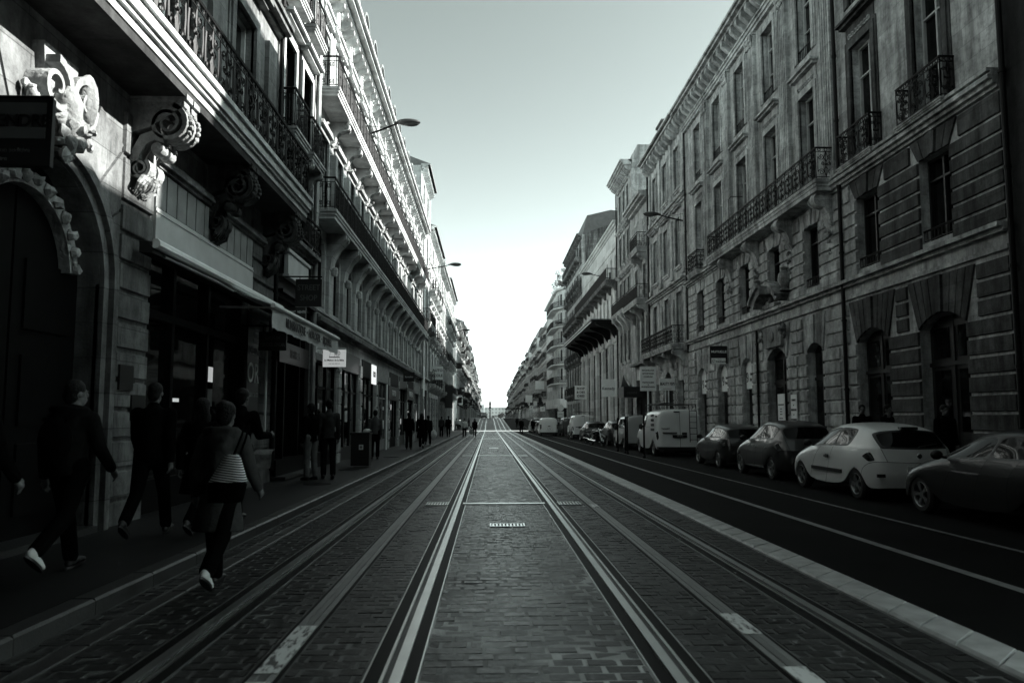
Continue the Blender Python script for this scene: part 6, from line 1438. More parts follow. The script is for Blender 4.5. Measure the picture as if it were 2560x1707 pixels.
for u in cs: B.window(u, 4.75, 1.15, 2.1, 'dark', -0.13)
B.cornice(20.7, 53.4, 4.39, [(0.12, 0.12), (0.06, 0.16)], 'stone_b', 'sill_course')
for i in range(NB+1):
    u = 20.7+bw*i; a, c = max(20.72, u-0.32), min(53.38, u+0.32); MP = B.one('mezzanine_pier', 'stone_b')
    MP.box(a, c, 4.6, 6.0, -0.02, 0.1)
    if 0 < i < NB: 
        m = MP
        m.prism([(0.0, 6.0), (0.12, 6.0), (0.16, 6.35), (0.36, 6.72), (0.58, 6.95), (0.58, 7.1), (0.0, 7.1)], u-0.3, u+0.3, ax='a')
        B.console(u, 7.12, 0.62, 0.62, 0.3, 'trim_a')
        MP.lathe([(0.0,-0.17),(0.08,-0.17),(0.12,-0.05),(0.09,0.08),(0.0,0.12)], (0,0,0), 8, T=lambda a_, b_, c_, u=u: B.T(u+a_, 6.02+c_, 0.2+b_))
B.balcony(20.75, 53.3, 7.4, 0.66, 'bars', 0.92, 'trim_a', 0.28)
f1 = [(u, 1.1, 7.45, 9.9, 0) for u in cs]
B.wall(20.7, 53.4, 7.3, 10.8, f1, 'stone_b')
for u in cs: B.window(u, 7.45, 1.1, 2.45, 'std', -0.16); B.surround(u, 7.45, 1.1, 2.45, 'stone_b', 0.13, 0.06, False, 0)
for i in range(1, NB):
    u = 20.7+bw*i
    B.pilaster(u, 0.34, 7.4, 10.2, 0.2, 'stone_b', cap=False, name='pilaster'); B.console(u, 10.72, 0.72, 0.6, 0.3, 'trim_a')
    rg = random.Random(i); corbel_ornament(B.one('carved_drop', 'carved_a'), (u, 10.0, 0.2), 0.12, rg, 5)
for u in cs:
    rg = random.Random(int(u*9)); m = B.one('carved_drop', 'carved_a'); corbel_ornament(m, (u, 10.25, 0.1), 0.15, rg, 6)
    m.prism([(u-0.75, 10.05), (u+0.75, 10.05), (u+0.62, 10.2), (u-0.62, 10.2)], -0.02, 0.16)
B.balcony(20.75, 53.3, 11.0, 0.68, 'bars', 0.92, 'trim_a', 0.26)
f2 = [(u, 1.05, 11.05, 13.2, 0.25) for u in cs]
B.wall(20.7, 53.4, 10.8, 15.3, f2, 'stone_b')
for u in cs: B.window(u, 11.05, 1.05, 2.15, 'std', -0.2); B.surround(u, 11.05, 1.05, 2.15, 'stone_b', 0.12, 0.05, False, 0)
for u in cs:
    m = B.one('window_hood', 'trim_a'); m.box(u-0.7, u+0.7, 13.5, 13.6, -0.02, 0.14); rg = random.Random(int(u*5)); corbel_ornament(m, (u, 13.42, 0.06), 0.1, rg, 4)
for i in range(NB+1):
    u = 20.7+bw*i; u = min(max(u, 20.95), 53.15)
    m = B.one('entablature_block', 'trim_a'); m.box(u-0.25, u+0.25, 13.7, 14.5, -0.02, 0.16); rg = random.Random(i+50); corbel_ornament(m, (u, 14.3, 0.2), 0.14, rg, 5)
B.cornice(20.7, 53.4, 13.78, [(0.08, 0.1), (0.08, 0.16), (0.06, 0.08)], 'trim_a', 'architrave')
B.cornice(20.7, 53.4, 14.55, [(0.12, 0.2), (0.12, 0.42), (0.12, 0.62), (0.1, 0.74)], 'trim_a')
B.modillions(20.7, 53.4, 14.3, 0.25, 0.4, 0.55, 0.16, 'trim_a')
B.mansard(15.3, 2.3, 0.1)
for u in cs: B.dormer(u, 15.15, 0.95, 2.2, 'zinc', 0.05)
B.chimney(37, 17.4, 1.6, 1.8, w=-4)
B.pipe(53.25, 0, 15, 0.12)
for k in (2, 3): # blind brackets on the long balcony
    u = 20.7+bw*(3.2+k*2); m = B.one('blind_bracket', 'iron'); m.tube([(u, 8.9, 0.05)]+[(u, 8.9+0.55*math.sin(a), 0.75*(1-math.cos(a))/1.0+0.05) for a in (0.3, 0.6, 0.9, 1.2, 1.5)], 0.02, 5)
B.finish()

# ------------------------------------------------------------------ generic houses farther along
def simple_house(name, label, side, y0, y1, h, mat, floors, wd=1.1, bal=(), shop=True, roof='tile', trim='trim', det=2, seed=0, X0=None, body_depth=10, gable=True, shopmat='shop_dark', z0=None, chim=(), dorm=False, long_bal=()):
    """floors: list of (v0, v1, win_bottom, win_height); det 2: frames and panes, 1: glass only"""
    rg = random.Random(seed); z0 = gz((y0+y1)/2) if z0 is None else z0
    b = Bld(name, label, side, y0, y1, X0, z0); b.merge = det < 2
    L = y1-y0; n = max(1, round(L/2.9)); cs = [y0+L*(i+0.5)/n for i in range(n)]
    b.body(h, mat, body_depth, -2.0)
    sh = floors[0][0]
    b.wall(y0, y1, -2.0, sh, [(u, L/n*0.74, -2.0, sh-0.7, 0) for u in cs], shopmat if shop else mat)
    for u in cs:
        if det == 2:
            for q in range(4):
                a_ = u+rg.uniform(-0.3, 0.15)*L/n; z_ = rg.uniform(0.6, 2.6); b.one('glint_poster', rg.choice(['white', 'board_pale', 'panel_grey', 'lit_display'])).box(a_, a_+rg.uniform(0.15, 0.6), z_, z_+rg.uniform(0.2, 0.9), -0.129, -0.12)  # same added window glints on the farther shops
            b.one('shop_window', 'shopglass').box(u-L/n*0.37, u+L/n*0.37, 0.5, sh-0.72, -0.17, -0.13)
            f = b.one('shopfront', rg.choice(['shop_dark', 'frame_dark', 'panel_grey'])); f.box(u-L/n*0.37, u+L/n*0.37, -2, 0.5, -0.3, -0.08)
            for q in (-0.33, 0.0, 0.33): f.box(u+L/n*q-0.04, u+L/n*q+0.04, 0.5, sh-0.72, -0.3, -0.1)
        else: b.one('shop_window', 'shopglass').box(u-L/n*0.37, u+L/n*0.37, -0.1, sh-0.72, -0.1, -0.04)
    b.cornice(y0, y1, sh-0.05, [(0.1, 0.1), (0.12, 0.22)], trim, 'string_course')
    if det == 2:
        for i in range(n+1):
            u = min(max(y0+L*i/n, y0+0.3), y1-0.3); b.courses(u-0.28, u+0.28, -0.4, sh-0.8, 0.5, 0.05, 0.05, mat, 'shop_piers')
    for k, (v0, v1, wb, wh) in enumerate(floors):
        b.wall(y0, y1, v0, v1, [(u, wd, wb, wb+wh, 0) for u in cs], mat)
        for u in cs:
            if det == 2 and b.nwin < 96: b.window(u, wb, wd, wh, rg.choice(['std', 'std', 'dark']), -0.12)
            else: b.one('window', 'glass').box(u-wd/2, u+wd/2, wb, wb+wh, -0.1, -0.03)
            b.surround(u, wb, wd, wh, trim, 0.15, 0.06, True, 0.2 if k < 2 else 0)
            if k in bal and (det == 2 or rg.random() < 0.92):
                b.balcony(u-wd/2-0.35, u+wd/2+0.35, wb, 0.55 if det == 2 else rg.uniform(0.55, 0.95), 'bars' if det == 2 else 'dense', 0.95, trim, 0.22, consoles=(u-wd/2-0.1, u+wd/2+0.1) if det == 2 else (), ch=0.5, cw=0.18)
        if k in long_bal:
            b.balcony(y0+0.4, y1-0.4, wb, 0.75, 'bars' if det == 2 else 'dense', 0.95, trim, 0.28, consoles=[y0+0.6+(L-1.2)*i/n for i in range(n+1)] if det == 2 else (), ch=0.6)
        if k: b.cornice(y0, y1, v0-0.08, [(0.08, 0.08), (0.06, 0.13)], trim, 'string_course')
    if det == 1:
        for u in cs:
            if rg.random() < 0.5:
                aw = b.one('shop_awning', rg.choice(['iron', 'panel_grey', 'awning_cloth', 'iron'])); q = rg.uniform(0.8, 1.4); aw.prism([(0, sh-0.8), (q, sh-1.4), (q, sh-1.6), (0, sh-1.1)], u-L/n*0.36, u+L/n*0.36, ax='a')
            if rg.random() < 0.4: sg_ = b.one('shop_sign', rg.choice(['iron', 'white', 'iron', 'panel_grey'])); zz = rg.uniform(2.8, sh-0.6); sg_.box(u+1.1, u+1.18, zz, zz+rg.uniform(0.6, 1.4), 0.15, rg.uniform(0.7, 1.0))
    top = floors[-1][1]
    if det == 2: b.modillions(y0, y1, top-0.55, 0.3, 0.45, 0.5, 0.16, trim)
    z = b.cornice(y0, y1, top-0.25, [(0.12, 0.2), (0.14, 0.45), (0.12, 0.62)], trim)
    if roof == 'slate':
        b.mansard(top, 2.3, 0.1)
        if dorm:
            for u in cs: b.dormer(u, top-0.1, 0.9, 1.9, 'zinc', 0.05, round_=False)
    elif roof == 'tile': b.roof(z-0.02, 1.6, 0.66, body_depth)
    else: b.p('parapet', mat).box(y0, y1, z-0.05, z+0.7, -0.4, -0.05)
    for (u, hh) in chim: b.chimney(u, top, 1.5, hh, 0.9, rg.uniform(-4.5, -2.2))
    if det == 2: b.pipe(y1-0.15, 0, top-0.3, 0.1, 0.05, 'zinc')
    return b
def fl(h0, hs):
    out = []; v = h0
    for i, a in enumerate(hs): out.append((v, v+a, v+(0.35 if i < 2 else 0.75), a-1.15 if i < 2 else a-1.6)); v += a
    return out
def sum_fl(h0, hs): return h0+sum(hs)
ROWL = [  # y0, y1, mat, ground floor, storeys, balconies, long balconies, roof, label
 (53.45, 60.5, 'stone_w', 4.6, [3.8,4.6,3.9,3.4], (), (1,), 'tile', 'tall bright house rising above the round zinc dormers on the left'),
 (60.5, 73, 'stone_w', 4.2, [3.9,3.6,3.2,2.6], (0,1,2), (), 'tile', 'pale house with dentil cornice just past the tall bright one, left side'),
 (73, 86, 'stone_far', 4.0, [3.7,3.5,3.2,2.6], (1,), (0,), 'slate', 'grey stone house with slate roof halfway along the left row'),
 (86, 103.4, 'stone_w', 4.4, [3.8,3.8,3.3,2.8], (1,2), (0,), 'tile', 'bright corner house before the crossing, left side'),
]
for i, (a, c, mt, g0, hs, bl, lb, rf, lab) in enumerate(ROWL):
    simple_house('terraced_house', lab, 'L', a, c-0.03, sum_fl(g0, hs), mt, fl(g0, hs), 1.1, bl, True, rf, 'trim_a' if mt == 'stone_w' else 'trim', 2, i+3, chim=((a+2, 3.0), (c-2.5, 2.2)), dorm=True, long_bal=lb).finish()
# ------------------------------------------------------------------ right row
C1 = Bld('corner_house', 'low sooty house at the right edge, before the rusticated house', 'R', 4.5, 12.2)
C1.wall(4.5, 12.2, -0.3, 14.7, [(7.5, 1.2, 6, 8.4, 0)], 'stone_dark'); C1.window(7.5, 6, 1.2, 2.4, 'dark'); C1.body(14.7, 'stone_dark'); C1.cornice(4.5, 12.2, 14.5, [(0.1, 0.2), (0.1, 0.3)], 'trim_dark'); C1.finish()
C2 = Bld('sooty_house', 'blackened house edge with drainpipe at the far right of the view', 'R', 12.22, 15.0)  # vignetting at the view's edge put into this dark stone
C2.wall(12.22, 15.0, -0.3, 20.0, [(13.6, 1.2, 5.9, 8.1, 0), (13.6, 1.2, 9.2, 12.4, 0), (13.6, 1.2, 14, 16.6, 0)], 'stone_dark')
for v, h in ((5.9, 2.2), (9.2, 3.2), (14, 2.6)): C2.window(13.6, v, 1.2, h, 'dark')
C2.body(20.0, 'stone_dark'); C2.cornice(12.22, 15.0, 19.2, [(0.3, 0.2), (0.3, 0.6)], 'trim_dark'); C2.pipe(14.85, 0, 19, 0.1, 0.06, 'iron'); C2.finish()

DS = 'stone_r2'
D = Bld('rusticated_house', 'grand rusticated stone house with fluted pilasters and a long iron balcony, right side', 'R', 15.02, 40.2)
D.body(19.0, 'stone_r2')
_c, _v, _s = D.courses, D.voussoirs, D.surround
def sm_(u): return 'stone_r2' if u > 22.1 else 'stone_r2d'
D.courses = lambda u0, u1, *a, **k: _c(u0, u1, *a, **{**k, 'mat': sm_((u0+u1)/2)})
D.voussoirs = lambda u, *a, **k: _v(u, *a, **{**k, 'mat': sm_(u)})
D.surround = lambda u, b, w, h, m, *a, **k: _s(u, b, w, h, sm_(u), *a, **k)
wb = [17.5, 20.75]; mb = [24.5, 27.8, 31.1, 34.4, 37.7]
# ground floor
go = [(17.5, 1.9, -0.4, 4.05, 0.35), (20.75, 1.8, -0.4, 4.05, 0.35), (24.5, 1.25, -0.4, 4.0, 0.3), (27.8, 1.9, -0.4, 4.1, 0.4), (31.1, 1.25, -0.4, 4.0, 0.3), (34.4, 1.5, -0.4, 4.0, 0.4), (37.7, 1.5, -0.4, 4.0, 0.4)]
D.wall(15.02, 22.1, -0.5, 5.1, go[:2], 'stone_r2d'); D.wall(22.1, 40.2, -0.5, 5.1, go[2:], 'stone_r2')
cur = 15.04
for (u, w_, vb, vt, rise) in go+[(40.6, 0.85, 0, 0, 0)]:
    a, b_ = cur, min(u-w_/2, 40.17)
    if b_-a > 1.5 and u > 22: 
        D.courses(a, a+(b_-a)*0.42, -0.1, 3.7, 0.42, 0.06, 0.06); D.courses(a+(b_-a)*0.47, b_, -0.1, 3.7, 0.42, 0.06, 0.06)
    else: D.courses(a, b_, -0.1, 3.7, 0.42, 0.06, 0.06)
    cur = u+w_/2
for (u, w_, vb, vt, rise) in go: D.voussoirs(u, w_, vt-rise, rise, 4.95, 9 if w_ > 1.4 else 7, flare=1.42)
edges = [15.04]
for (u, w_, vb, vt, rise) in go: edges += [u-w_*0.73, u+w_*0.73]
edges.append(40.17)
for i in range(0, len(edges), 2):
    if edges[i+1]-edges[i] > 0.12: D.courses(edges[i], edges[i+1], 3.7, 4.95, 0.42, 0.06, 0.06)
D.cornice(15.02, 40.2, 5.05, [(0.1, 0.08), (0.28, 0.04), (0.1, 0.16), (0.1, 0.28)], 'stone_r2', 'string_course')
doors = {17.5: 'door', 20.75: 'door', 24.5: 'door', 27.8: 'door', 31.1: 'door', 34.4: 'door', 37.7: 'door'}
for (u, w_, vb, vt, rise) in go:
    d = D.one('door', 'frame_dark'); d.box(u-w_/2, u-0.02, -0.3, vt-rise*0.2, -0.32, -0.27); d.box(u+0.02, u+w_/2, -0.3, vt-rise*0.2, -0.32, -0.27)
    d.box(u-0.05, u+0.05, -0.3, vt-rise, -0.27, -0.23); d.box(u-w_/2, u+w_/2, 2.75, 2.85, -0.27, -0.22)
    for q in (-1, 1): d.box(u+q*w_*0.26-w_*0.17, u+q*w_*0.26+w_*0.17, 0.2, 1.0, -0.27, -0.24)
    g = D.one('door_glass', 'shopglass')
    for q in (-1, 1): g.box(u+q*w_*0.26-w_*0.17, u+q*w_*0.26+w_*0.17, 1.15, 2.65, -0.268, -0.255); g.box(u+q*w_*0.26-w_*0.17, u+q*w_*0.26+w_*0.17, 2.95, vt-rise, -0.268, -0.255)
# carved portal head at the second pavilion bay, and its broken pediment
m = D.one('portal_ornament', 'carved_r2'); rg = random.Random(4)
m.prism([(27.0, 4.15), (28.6, 4.15), (28.75, 4.95), (26.85, 4.95)], 0.0, 0.2); m.lathe([(0.0,0.0),(0.2,0.0),(0.22,0.06),(0.12,0.1),(0.0,0.12)], (0,0,0), 12, T=lambda a, b, c: D.T(27.8+a, 4.55+b, 0.2+c))
for sd in (-1, 1):
    corbel_ornament(m, (27.8+sd*1.1, 4.7, 0.16), 0.26, rg, 14)
    a0, a1 = (PI*0.78, PI*0.58) if sd < 0 else (PI*0.22, PI*0.42)
    m.strip(arc(27.8, 4.8, 1.75, a0, a1, 8), arc(27.8, 4.8, 1.5, a0, a1, 8), -0.02, 0.5)
    m.strip(arc(27.8, 4.8, 1.86, a0, a1, 8), arc(27.8, 4.8, 1.75, a0, a1, 8), -0.02, 0.62)
m.box(27.2, 28.4, 5.65, 5.8, 0, 0.3); m.lathe([(0.0,0),(0.2,0),(0.12,0.12),(0.24,0.4),(0.2,0.62),(0.09,0.75),(0.14,0.85),(0.0,0.9)], (0,0,0), 10, T=lambda a, b, c: D.T(26.45+a, 6.1+c, 0.2+b))
m.lathe([(0.0,0),(0.2,0),(0.12,0.12),(0.24,0.4),(0.2,0.62),(0.09,0.75),(0.14,0.85),(0.0,0.9)], (0,0,0), 10, T=lambda a, b, c: D.T(29.2+a, 6.1+c, 0.2+b))
# entresol
eo = [(u, 1.3, 5.85, 8.0, 0) for u in wb]+[(u, 1.2, 5.9, 8.0, 0) for u in mb]
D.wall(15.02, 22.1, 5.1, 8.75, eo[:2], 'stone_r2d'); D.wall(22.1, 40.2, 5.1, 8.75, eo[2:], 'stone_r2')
cur = 15.04
for o in eo+[(40.77, 1.2, 0, 0, 0)]:
    b_ = min(o[0]-o[1]/2, 40.17); D.courses(cur, b_, 5.68, 8.0, 0.42, 0.06, 0.06); cur = o[0]+o[1]/2
edges = [15.04]
for o in eo:
    D.voussoirs(o[0], o[1], 8.0, 0, 8.55, 5, flare=1.5); edges += [o[0]-o[1]*0.77, o[0]+o[1]*0.77]
edges.append(40.17)
for i in range(0, len(edges), 2): D.courses(edges[i], edges[i+1], 8.0, 8.55, 0.5, 0.06, 0.06)
for o in eo:
    D.window(o[0], o[2], o[1], o[3]-o[2], 'dark', -0.26); D.railing(o[0]-o[1]/2, o[0]+o[1]/2, o[2], 0.32, -0.06, 'flat', (False, False), 'window_guard')
D.cornice(15.02, 40.2, 8.58, [(0.08, 0.1), (0.1, 0.2), (0.1, 0.3)], 'stone_r2', 'string_course')
D.cornice(15.02, 22.4, 8.86, [(0.06, 0.22), (0.08, 0.32)], 'stone_r2', 'string_course')
# long balcony with consoles
D.balcony(22.5, 34.3, 9.0, 0.72, 'scroll', 1.02, 'stone_r2', 0.36)
for u in (23.0, 26.15, 29.45, 32.75):
    D.console(u, 8.66, 1.15, 0.62, 0.42, 'stone_r2'); rg = random.Random(int(u)); CD = D.one('carved_drop', 'carved_r2'); corbel_ornament(CD, (u, 7.25, 0.1), 0.2, rg, 14); corbel_ornament(CD, (u, 6.8, 0.06), 0.12, rg, 8)
D.balcony(37.0-0.2, 38.6, 9.0, 0.5, 'scroll', 1.0, 'stone_r2', 0.25)
for u in wb: D.balcony(u-1.0, u+1.0, 9.02, 0.42, 'scroll', 1.0, 'stone_r2', 0.14)
m = D.one('balcony_lamp_bracket', 'iron'); m.tube([(31.2, 9.0, 0.6), (31.2, 10.9, 0.6), (31.2, 11.05, 0.5), (31.2, 11.05, -0.02)], 0.02, 5)
# upper storeys
uo = [(u, 1.25, 9.05, 12.65, 0) for u in wb+mb]
D.wall(15.02, 22.1, 8.75, 13.4, uo[:2], 'stone_r2d'); D.wall(22.1, 40.2, 8.75, 13.4, uo[2:], 'stone_r2')
u3 = [(u, 1.2, 14.0, 16.85, 0) for u in wb+mb]
D.wall(15.02, 22.1, 13.4, 19.0, u3[:2], 'stone_r2d'); D.wall(22.1, 40.2, 13.4, 19.0, u3[2:], 'stone_r2')
for u in wb+mb:
    D.window(u, 9.05, 1.25, 3.6, 'bars', -0.27); D.window(u, 14.0, 1.2, 2.85, 'bars', -0.27)
    D.surround(u, 9.05, 1.25, 3.6, 'stone_r2', 0.2, 0.07, False, 0.42, rich=True)
    D.surround(u, 14.0, 1.2, 2.85, 'stone_r2', 0.2, 0.07, False, 0, rich=True)
    D.railing(u-0.6, u+0.6, 14.0, 0.42, -0.05, 'flat', (False, False), 'window_guard')
    m = D.one('carved_frieze', 'stone_r2')
    for i in range(7):
        q = u-0.55+1.1*i/6; m.strip(arc(q, 13.02, 0.085, 0, PI*1.9, 8), arc(q, 13.02, 0.05, 0, PI*1.9, 8), 0.03, 0.07)
for u in (22.75, 26.15, 29.45, 32.75, 36.05): D.pilaster(u, 0.72, 9.0, 17.35, 0.16, 'stone_r2', 5)
D.cornice(22.3, 40.2, 17.35, [(0.14, 0.16), (0.14, 0.22), (0.1, 0.28)], 'stone_r2', 'architrave')
D.cornice(15.02, 22.3, 17.35, [(0.14, 0.06), (0.14, 0.12), (0.1, 0.18)], 'stone_r2', 'architrave')
D.modillions(15.02, 40.2, 17.78, 0.5, 0.6, 0.62, 0.26, 'stone_r2')
m = D.p('carved_frieze', 'stone_r2'); rg = random.Random(8)
for i in range(40): corbel_ornament(m, (15.33+i*0.62, 17.95, 0.1), 0.14, rg, 4)
D.cornice(15.02, 40.2, 18.28, [(0.1, 0.62), (0.12, 0.8), (0.12, 0.9)], 'stone_r2')
D.p('attic', 'trim_dark').box(15.02, 40.2, 18.6, 20.2, -0.75, -0.25)
for u in (22.0, 26.15, 29.45, 32.75, 36.05, 39.9): D.p('attic', 'trim_dark').box(u-0.4, u+0.25, 18.6, 20.35, -0.8, -0.2)
D.p('attic', 'trim_dark').box(15.02, 40.2, 20.2, 20.4, -0.8, -0.15)
D.pipe(22.15, -0.2, 18, 0.14, 0.06, 'iron'); D.pipe(40.05, 5, 18, 0.1, 0.05, 'iron')
D.pipe(29.6, -0.2, 5.0, 0.12, 0.05, 'iron')
D.finish()

E3 = Bld('trabeated_house', 'narrow stone house, three tall windows per floor, iron balcony above its arch, right side', 'R', 40.2, 49.6)
E3.body(19.0, 'stone_r3'); cs3 = [42.0, 44.9, 47.8]
E3.wall(40.2, 49.6, -0.5, 4.9, [(41.9, 1.3, -0.5, 3.6, 0), (44.9, 2.2, -0.5, 4.2, 1.1), (47.9, 1.3, -0.5, 3.6, 0)], 'stone_r3')
E3.voussoirs(44.9, 2.2, 3.1, 1.1, 4.8, 13, mat='stone_r3', flare=1.5)
for (a, c) in ((40.25, 41.2), (42.6, 43.7), (46.1, 47.2), (48.6, 49.55)): E3.courses(a, c, -0.2, 4.7, 0.45, 0.06, 0.06, 'stone_r3')
d = E3.one('door', 'shop_dark'); d.box(43.8, 46.0, -0.4, 4.2, -0.34, -0.28); E3.one('shop_window', 'shopglass').box(41.25, 42.55, 0.4, 3.6, -0.3, -0.25); E3.one('shop_window', 'shopglass').box(47.25, 48.55, 0.4, 3.6, -0.3, -0.25)
fls = [(5.2, 9.3, 5.75, 2.95), (9.6, 14.0, 10.2, 2.8), (14.2, 19.0, 14.75, 2.5)]
for k, (v0, v1, b_, h) in enumerate(fls):
    E3.wall(40.2, 49.6, v0-0.3, v1, [(u, 1.15, b_, b_+h, 0) for u in cs3], 'stone_r3')
    for u in cs3: E3.window(u, b_, 1.15, h, 'std', -0.14); E3.surround(u, b_, 1.15, h, 'stone_r3', 0.16, 0.08, k > 0, 0.25 if k < 2 else 0, rich=True)
    for u in (40.7, 43.45, 46.35, 49.2): E3.pilaster(u, 0.5, v0, v1-0.3, 0.1, 'stone_r3', 0, k == 2)
    E3.cornice(40.2, 49.6, v1-0.3, [(0.12, 0.12), (0.1, 0.22), (0.1, 0.35)], 'stone_r3', 'string_course')
for i in range(3):
    u = cs3[i]; s_ = E3.one('shutter', 'panel_grey')
    if i == 2:
        for q in (-1, 1): s_.box(u+q*0.98-0.3, u+q*0.98+0.3, 5.75, 8.65, 0.09, 0.13)
E3.balcony(40.7, 49.2, 5.6, 0.85, 'scroll', 1.0, 'stone_r3', 0.3, consoles=(41, 43.4, 46.4, 48.9), ch=1.0, cw=0.3)
E3.cornice(40.2, 49.6, 18.4, [(0.15, 0.3), (0.15, 0.6), (0.12, 0.8)], 'stone_r3'); E3.modillions(40.2, 49.6, 17.9, 0.5, 0.6, 0.8, 0.3, 'stone_r3')
E3.roof(18.8, 1.2, 0.7); E3.pipe(49.45, -0.2, 18, 0.14, 0.07, 'iron'); E3.chimney(46.5, 19.3, 2.2, 2.6, 1.0, -2.2); E3.finish()

F1 = Bld('balustrade_house', 'house with slanting shop awning and two iron balconies, right side', 'R', 49.6, 55.6)
F1.body(17.3, 'stone_r4'); c4 = [51.2, 54.0]
F1.wall(49.6, 55.6, -0.5, 9.2, [(52.6, 4.6, -0.5, 4.4, 0), (50.9, 0.8, 5.6, 8.6, 0), (52.6, 0.8, 5.6, 8.6, 0), (54.3, 0.8, 5.6, 8.6, 0)] if False else [(52.6, 4.6, -0.5, 9.0, 0)], 'stone_w')
F1.p('shop_void', 'shop_dark').box(50.3, 54.9, -0.5, 9.0, -0.34, -0.3)
F1.wall(49.6, 55.6, 9.2, 17.3, [(u, 1.1, 9.8, 12.3, 0) for u in c4], 'stone_r4')
for u in c4: F1.window(u, 9.8, 1.1, 2.5); F1.surround(u, 9.8, 1.1, 2.5, 'trim', 0.15, 0.07, False, 0.25); F1.surround(u, 13.5, 1.1, 2.2, 'trim', 0.15, 0.07, True, 0); F1.window(u, 13.5, 1.1, 2.2, 'std', 0.02)
F1.balcony(49.8, 55.3, 9.6, 0.95, 'bars', 1.0, 'trim', 0.35, consoles=(50.1, 52.6, 55), ch=0.9); F1.balcony(49.8, 52.6, 13.2, 0.9, 'bars', 1.0, 'trim', 0.35, consoles=(50.1, 52.3), ch=0.9)
F1.cornice(49.6, 55.6, 16.6, [(0.15, 0.3), (0.15, 0.6), (0.2, 0.75)], 'trim'); F1.roof(17.0, 1.0, 0.6); F1.chimney(50.4, 17.4, 1.6, 4.6, 1.2, -1.6)
b_ = F1.one('awning_box', 'trim_dark'); b_.box(49.9, 55.2, 5.2, 5.35, -0.02, 0.45)
for k in range(3):
    u = 51.0+k*1.6; F1.one('shop_window', 'glass').box(u-0.35, u+0.35, 5.6, 8.8, -0.3, -0.26); F1.one('shop_frame', 'trim').box(u+0.45, u+1.0, 4.4, 9.0, -0.3, -0.05)
F1.wall(50.3, 54.9, 4.2, 5.3, [], 'stone_w', -0.29, -0.02, 'lintel')
F1.finish()

F2 = Bld('tall_house', 'tall narrow house with deep dentil cornice and attic, right side', 'R', 55.6, 62.2)
F2.body(21.4, 'stone_r4'); c5 = [57.2, 58.9, 60.6]
F2.wall(55.6, 62.2, -0.5, 5.2, [(57.3, 2.2, -0.5, 4.0, 0.9), (60.6, 1.8, -0.5, 3.9, 0)], 'stone_w'); F2.p('door', 'shop_dark').box(56.1, 61.6, -0.5, 4.0, -0.34, -0.3)
for k, (v0, v1, b_, h, mt) in enumerate([(5.2, 9.4, 5.9, 2.9, 'stone_w'), (9.4, 13.2, 10.1, 2.4, 'stone_r4'), (13.2, 17.0, 13.9, 2.4, 'stone_r4'), (17.0, 21.4, 17.6, 2.3, 'stone_r4')]):
    F2.wall(55.6, 62.2, v0, v1, [(u, 0.85, b_, b_+h, 0) for u in c5], mt)
    for u in c5: F2.window(u, b_, 0.85, h, 'dark', -0.12); F2.surround(u, b_, 0.85, h, 'trim', 0.12, 0.06, True, 0.18 if k else 0)
    F2.cornice(55.6, 62.2, v1-0.2, [(0.1, 0.1), (0.1, 0.25)], 'trim', 'string_course')
F2.balcony(55.8, 62.0, 9.9, 0.7, 'bars', 1.0, 'trim', 0.3, consoles=(56, 58, 60, 61.8), ch=0.8)
F2.modillions(55.6, 62.2, 20.6, 0.4, 0.55, 0.4, 0.18); F2.cornice(55.6, 62.2, 21.0, [(0.15, 0.65), (0.15, 0.8), (0.12, 0.9)], 'trim'); F2.p('attic', 'stone_r4').box(55.6, 62.2, 21.4, 22.6, -1.6, -0.5); F2.pipe(62.0, 0, 20.5, 0.12, 0.06, 'iron')
for k in range(3):
    u = 57+1.8*k; m = F2.one('scroll_bracket', 'trim'); m.prism([(0, 8.2), (0.15, 8.2), (0.3, 8.8), (0.75, 9.3), (0.8, 9.6), (0, 9.6)], u-0.25, u+0.25, ax='a')
F2.finish()

G = Bld('plain_long_house', 'long smooth pale house with small windows, fluted ground pilasters and a black canopy, right side', 'R', 62.2, 86.2)
G.body(18.4, 'plaster'); n = 11; cg = [62.2+24.0*(i+0.5)/n for i in range(n)]
G.wall(62.2, 86.2, -0.6, 9.2, [(62.2+24*(i+0.5)/6, 2.5, -0.6, 7.9, 0) for i in range(6)], 'plaster')
for i in range(6):
    u = 62.2+24*(i+0.5)/6; G.one('tall_window', 'glass').box(u-1.25, u+1.25, 0, 7.9, -0.15, -0.1)
    f = G.one('window_bars', 'frame_dark')
    for q in (-1.2, -0.4, 0.4, 1.2): f.box(u+q-0.03, u+q+0.03, -0.3, 7.9, -0.1, -0.06)
    for v in (0.4, 3.2, 4.2, 5.6, 7.0): f.box(u-1.25, u+1.25, v-0.05, v+0.05, -0.1, -0.05)
for i in range(7):
    u = min(max(62.2+24*i/6, 62.9), 85.5)
    for q in (-0.33, 0.33):
        m = G.one('fluted_pilaster', 'plaster'); m.box(u+q-0.28, u+q+0.28, -0.6, 7.9, -0.05, 0.14)
        for k in range(4): a = u+q-0.28+0.147*k; m.box(a+0.01, a+0.1, 0.5, 7.7, 0.139, 0.2)
    G.one('capital_block', 'plaster').box(u-0.7, u+0.7, 7.9, 8.4, -0.05, 0.25)
cn = G.one('canopy', 'iron')
for (a, c, w1, z0, z1) in ((62.3, 85.9, 2.3, 9.55, 9.75),): cn.box(a, c, z0, z1, 0.0, w1)
G.p('canopy_edge', 'zinc').box(62.2, 86.0, 9.75, 9.83, 0.02, 2.38); G.p('canopy_edge', 'zinc').box(62.2, 86.0, 9.46, 9.54, 2.31, 2.38)
for i in range(7):
    u = 62.6+23*i/6; cn.prism([(0, 8.1), (0.2, 8.1), (0.7, 8.9), (1.9, 9.4), (1.9, 9.55), (0, 9.55)], u-0.14, u+0.14, ax='a')
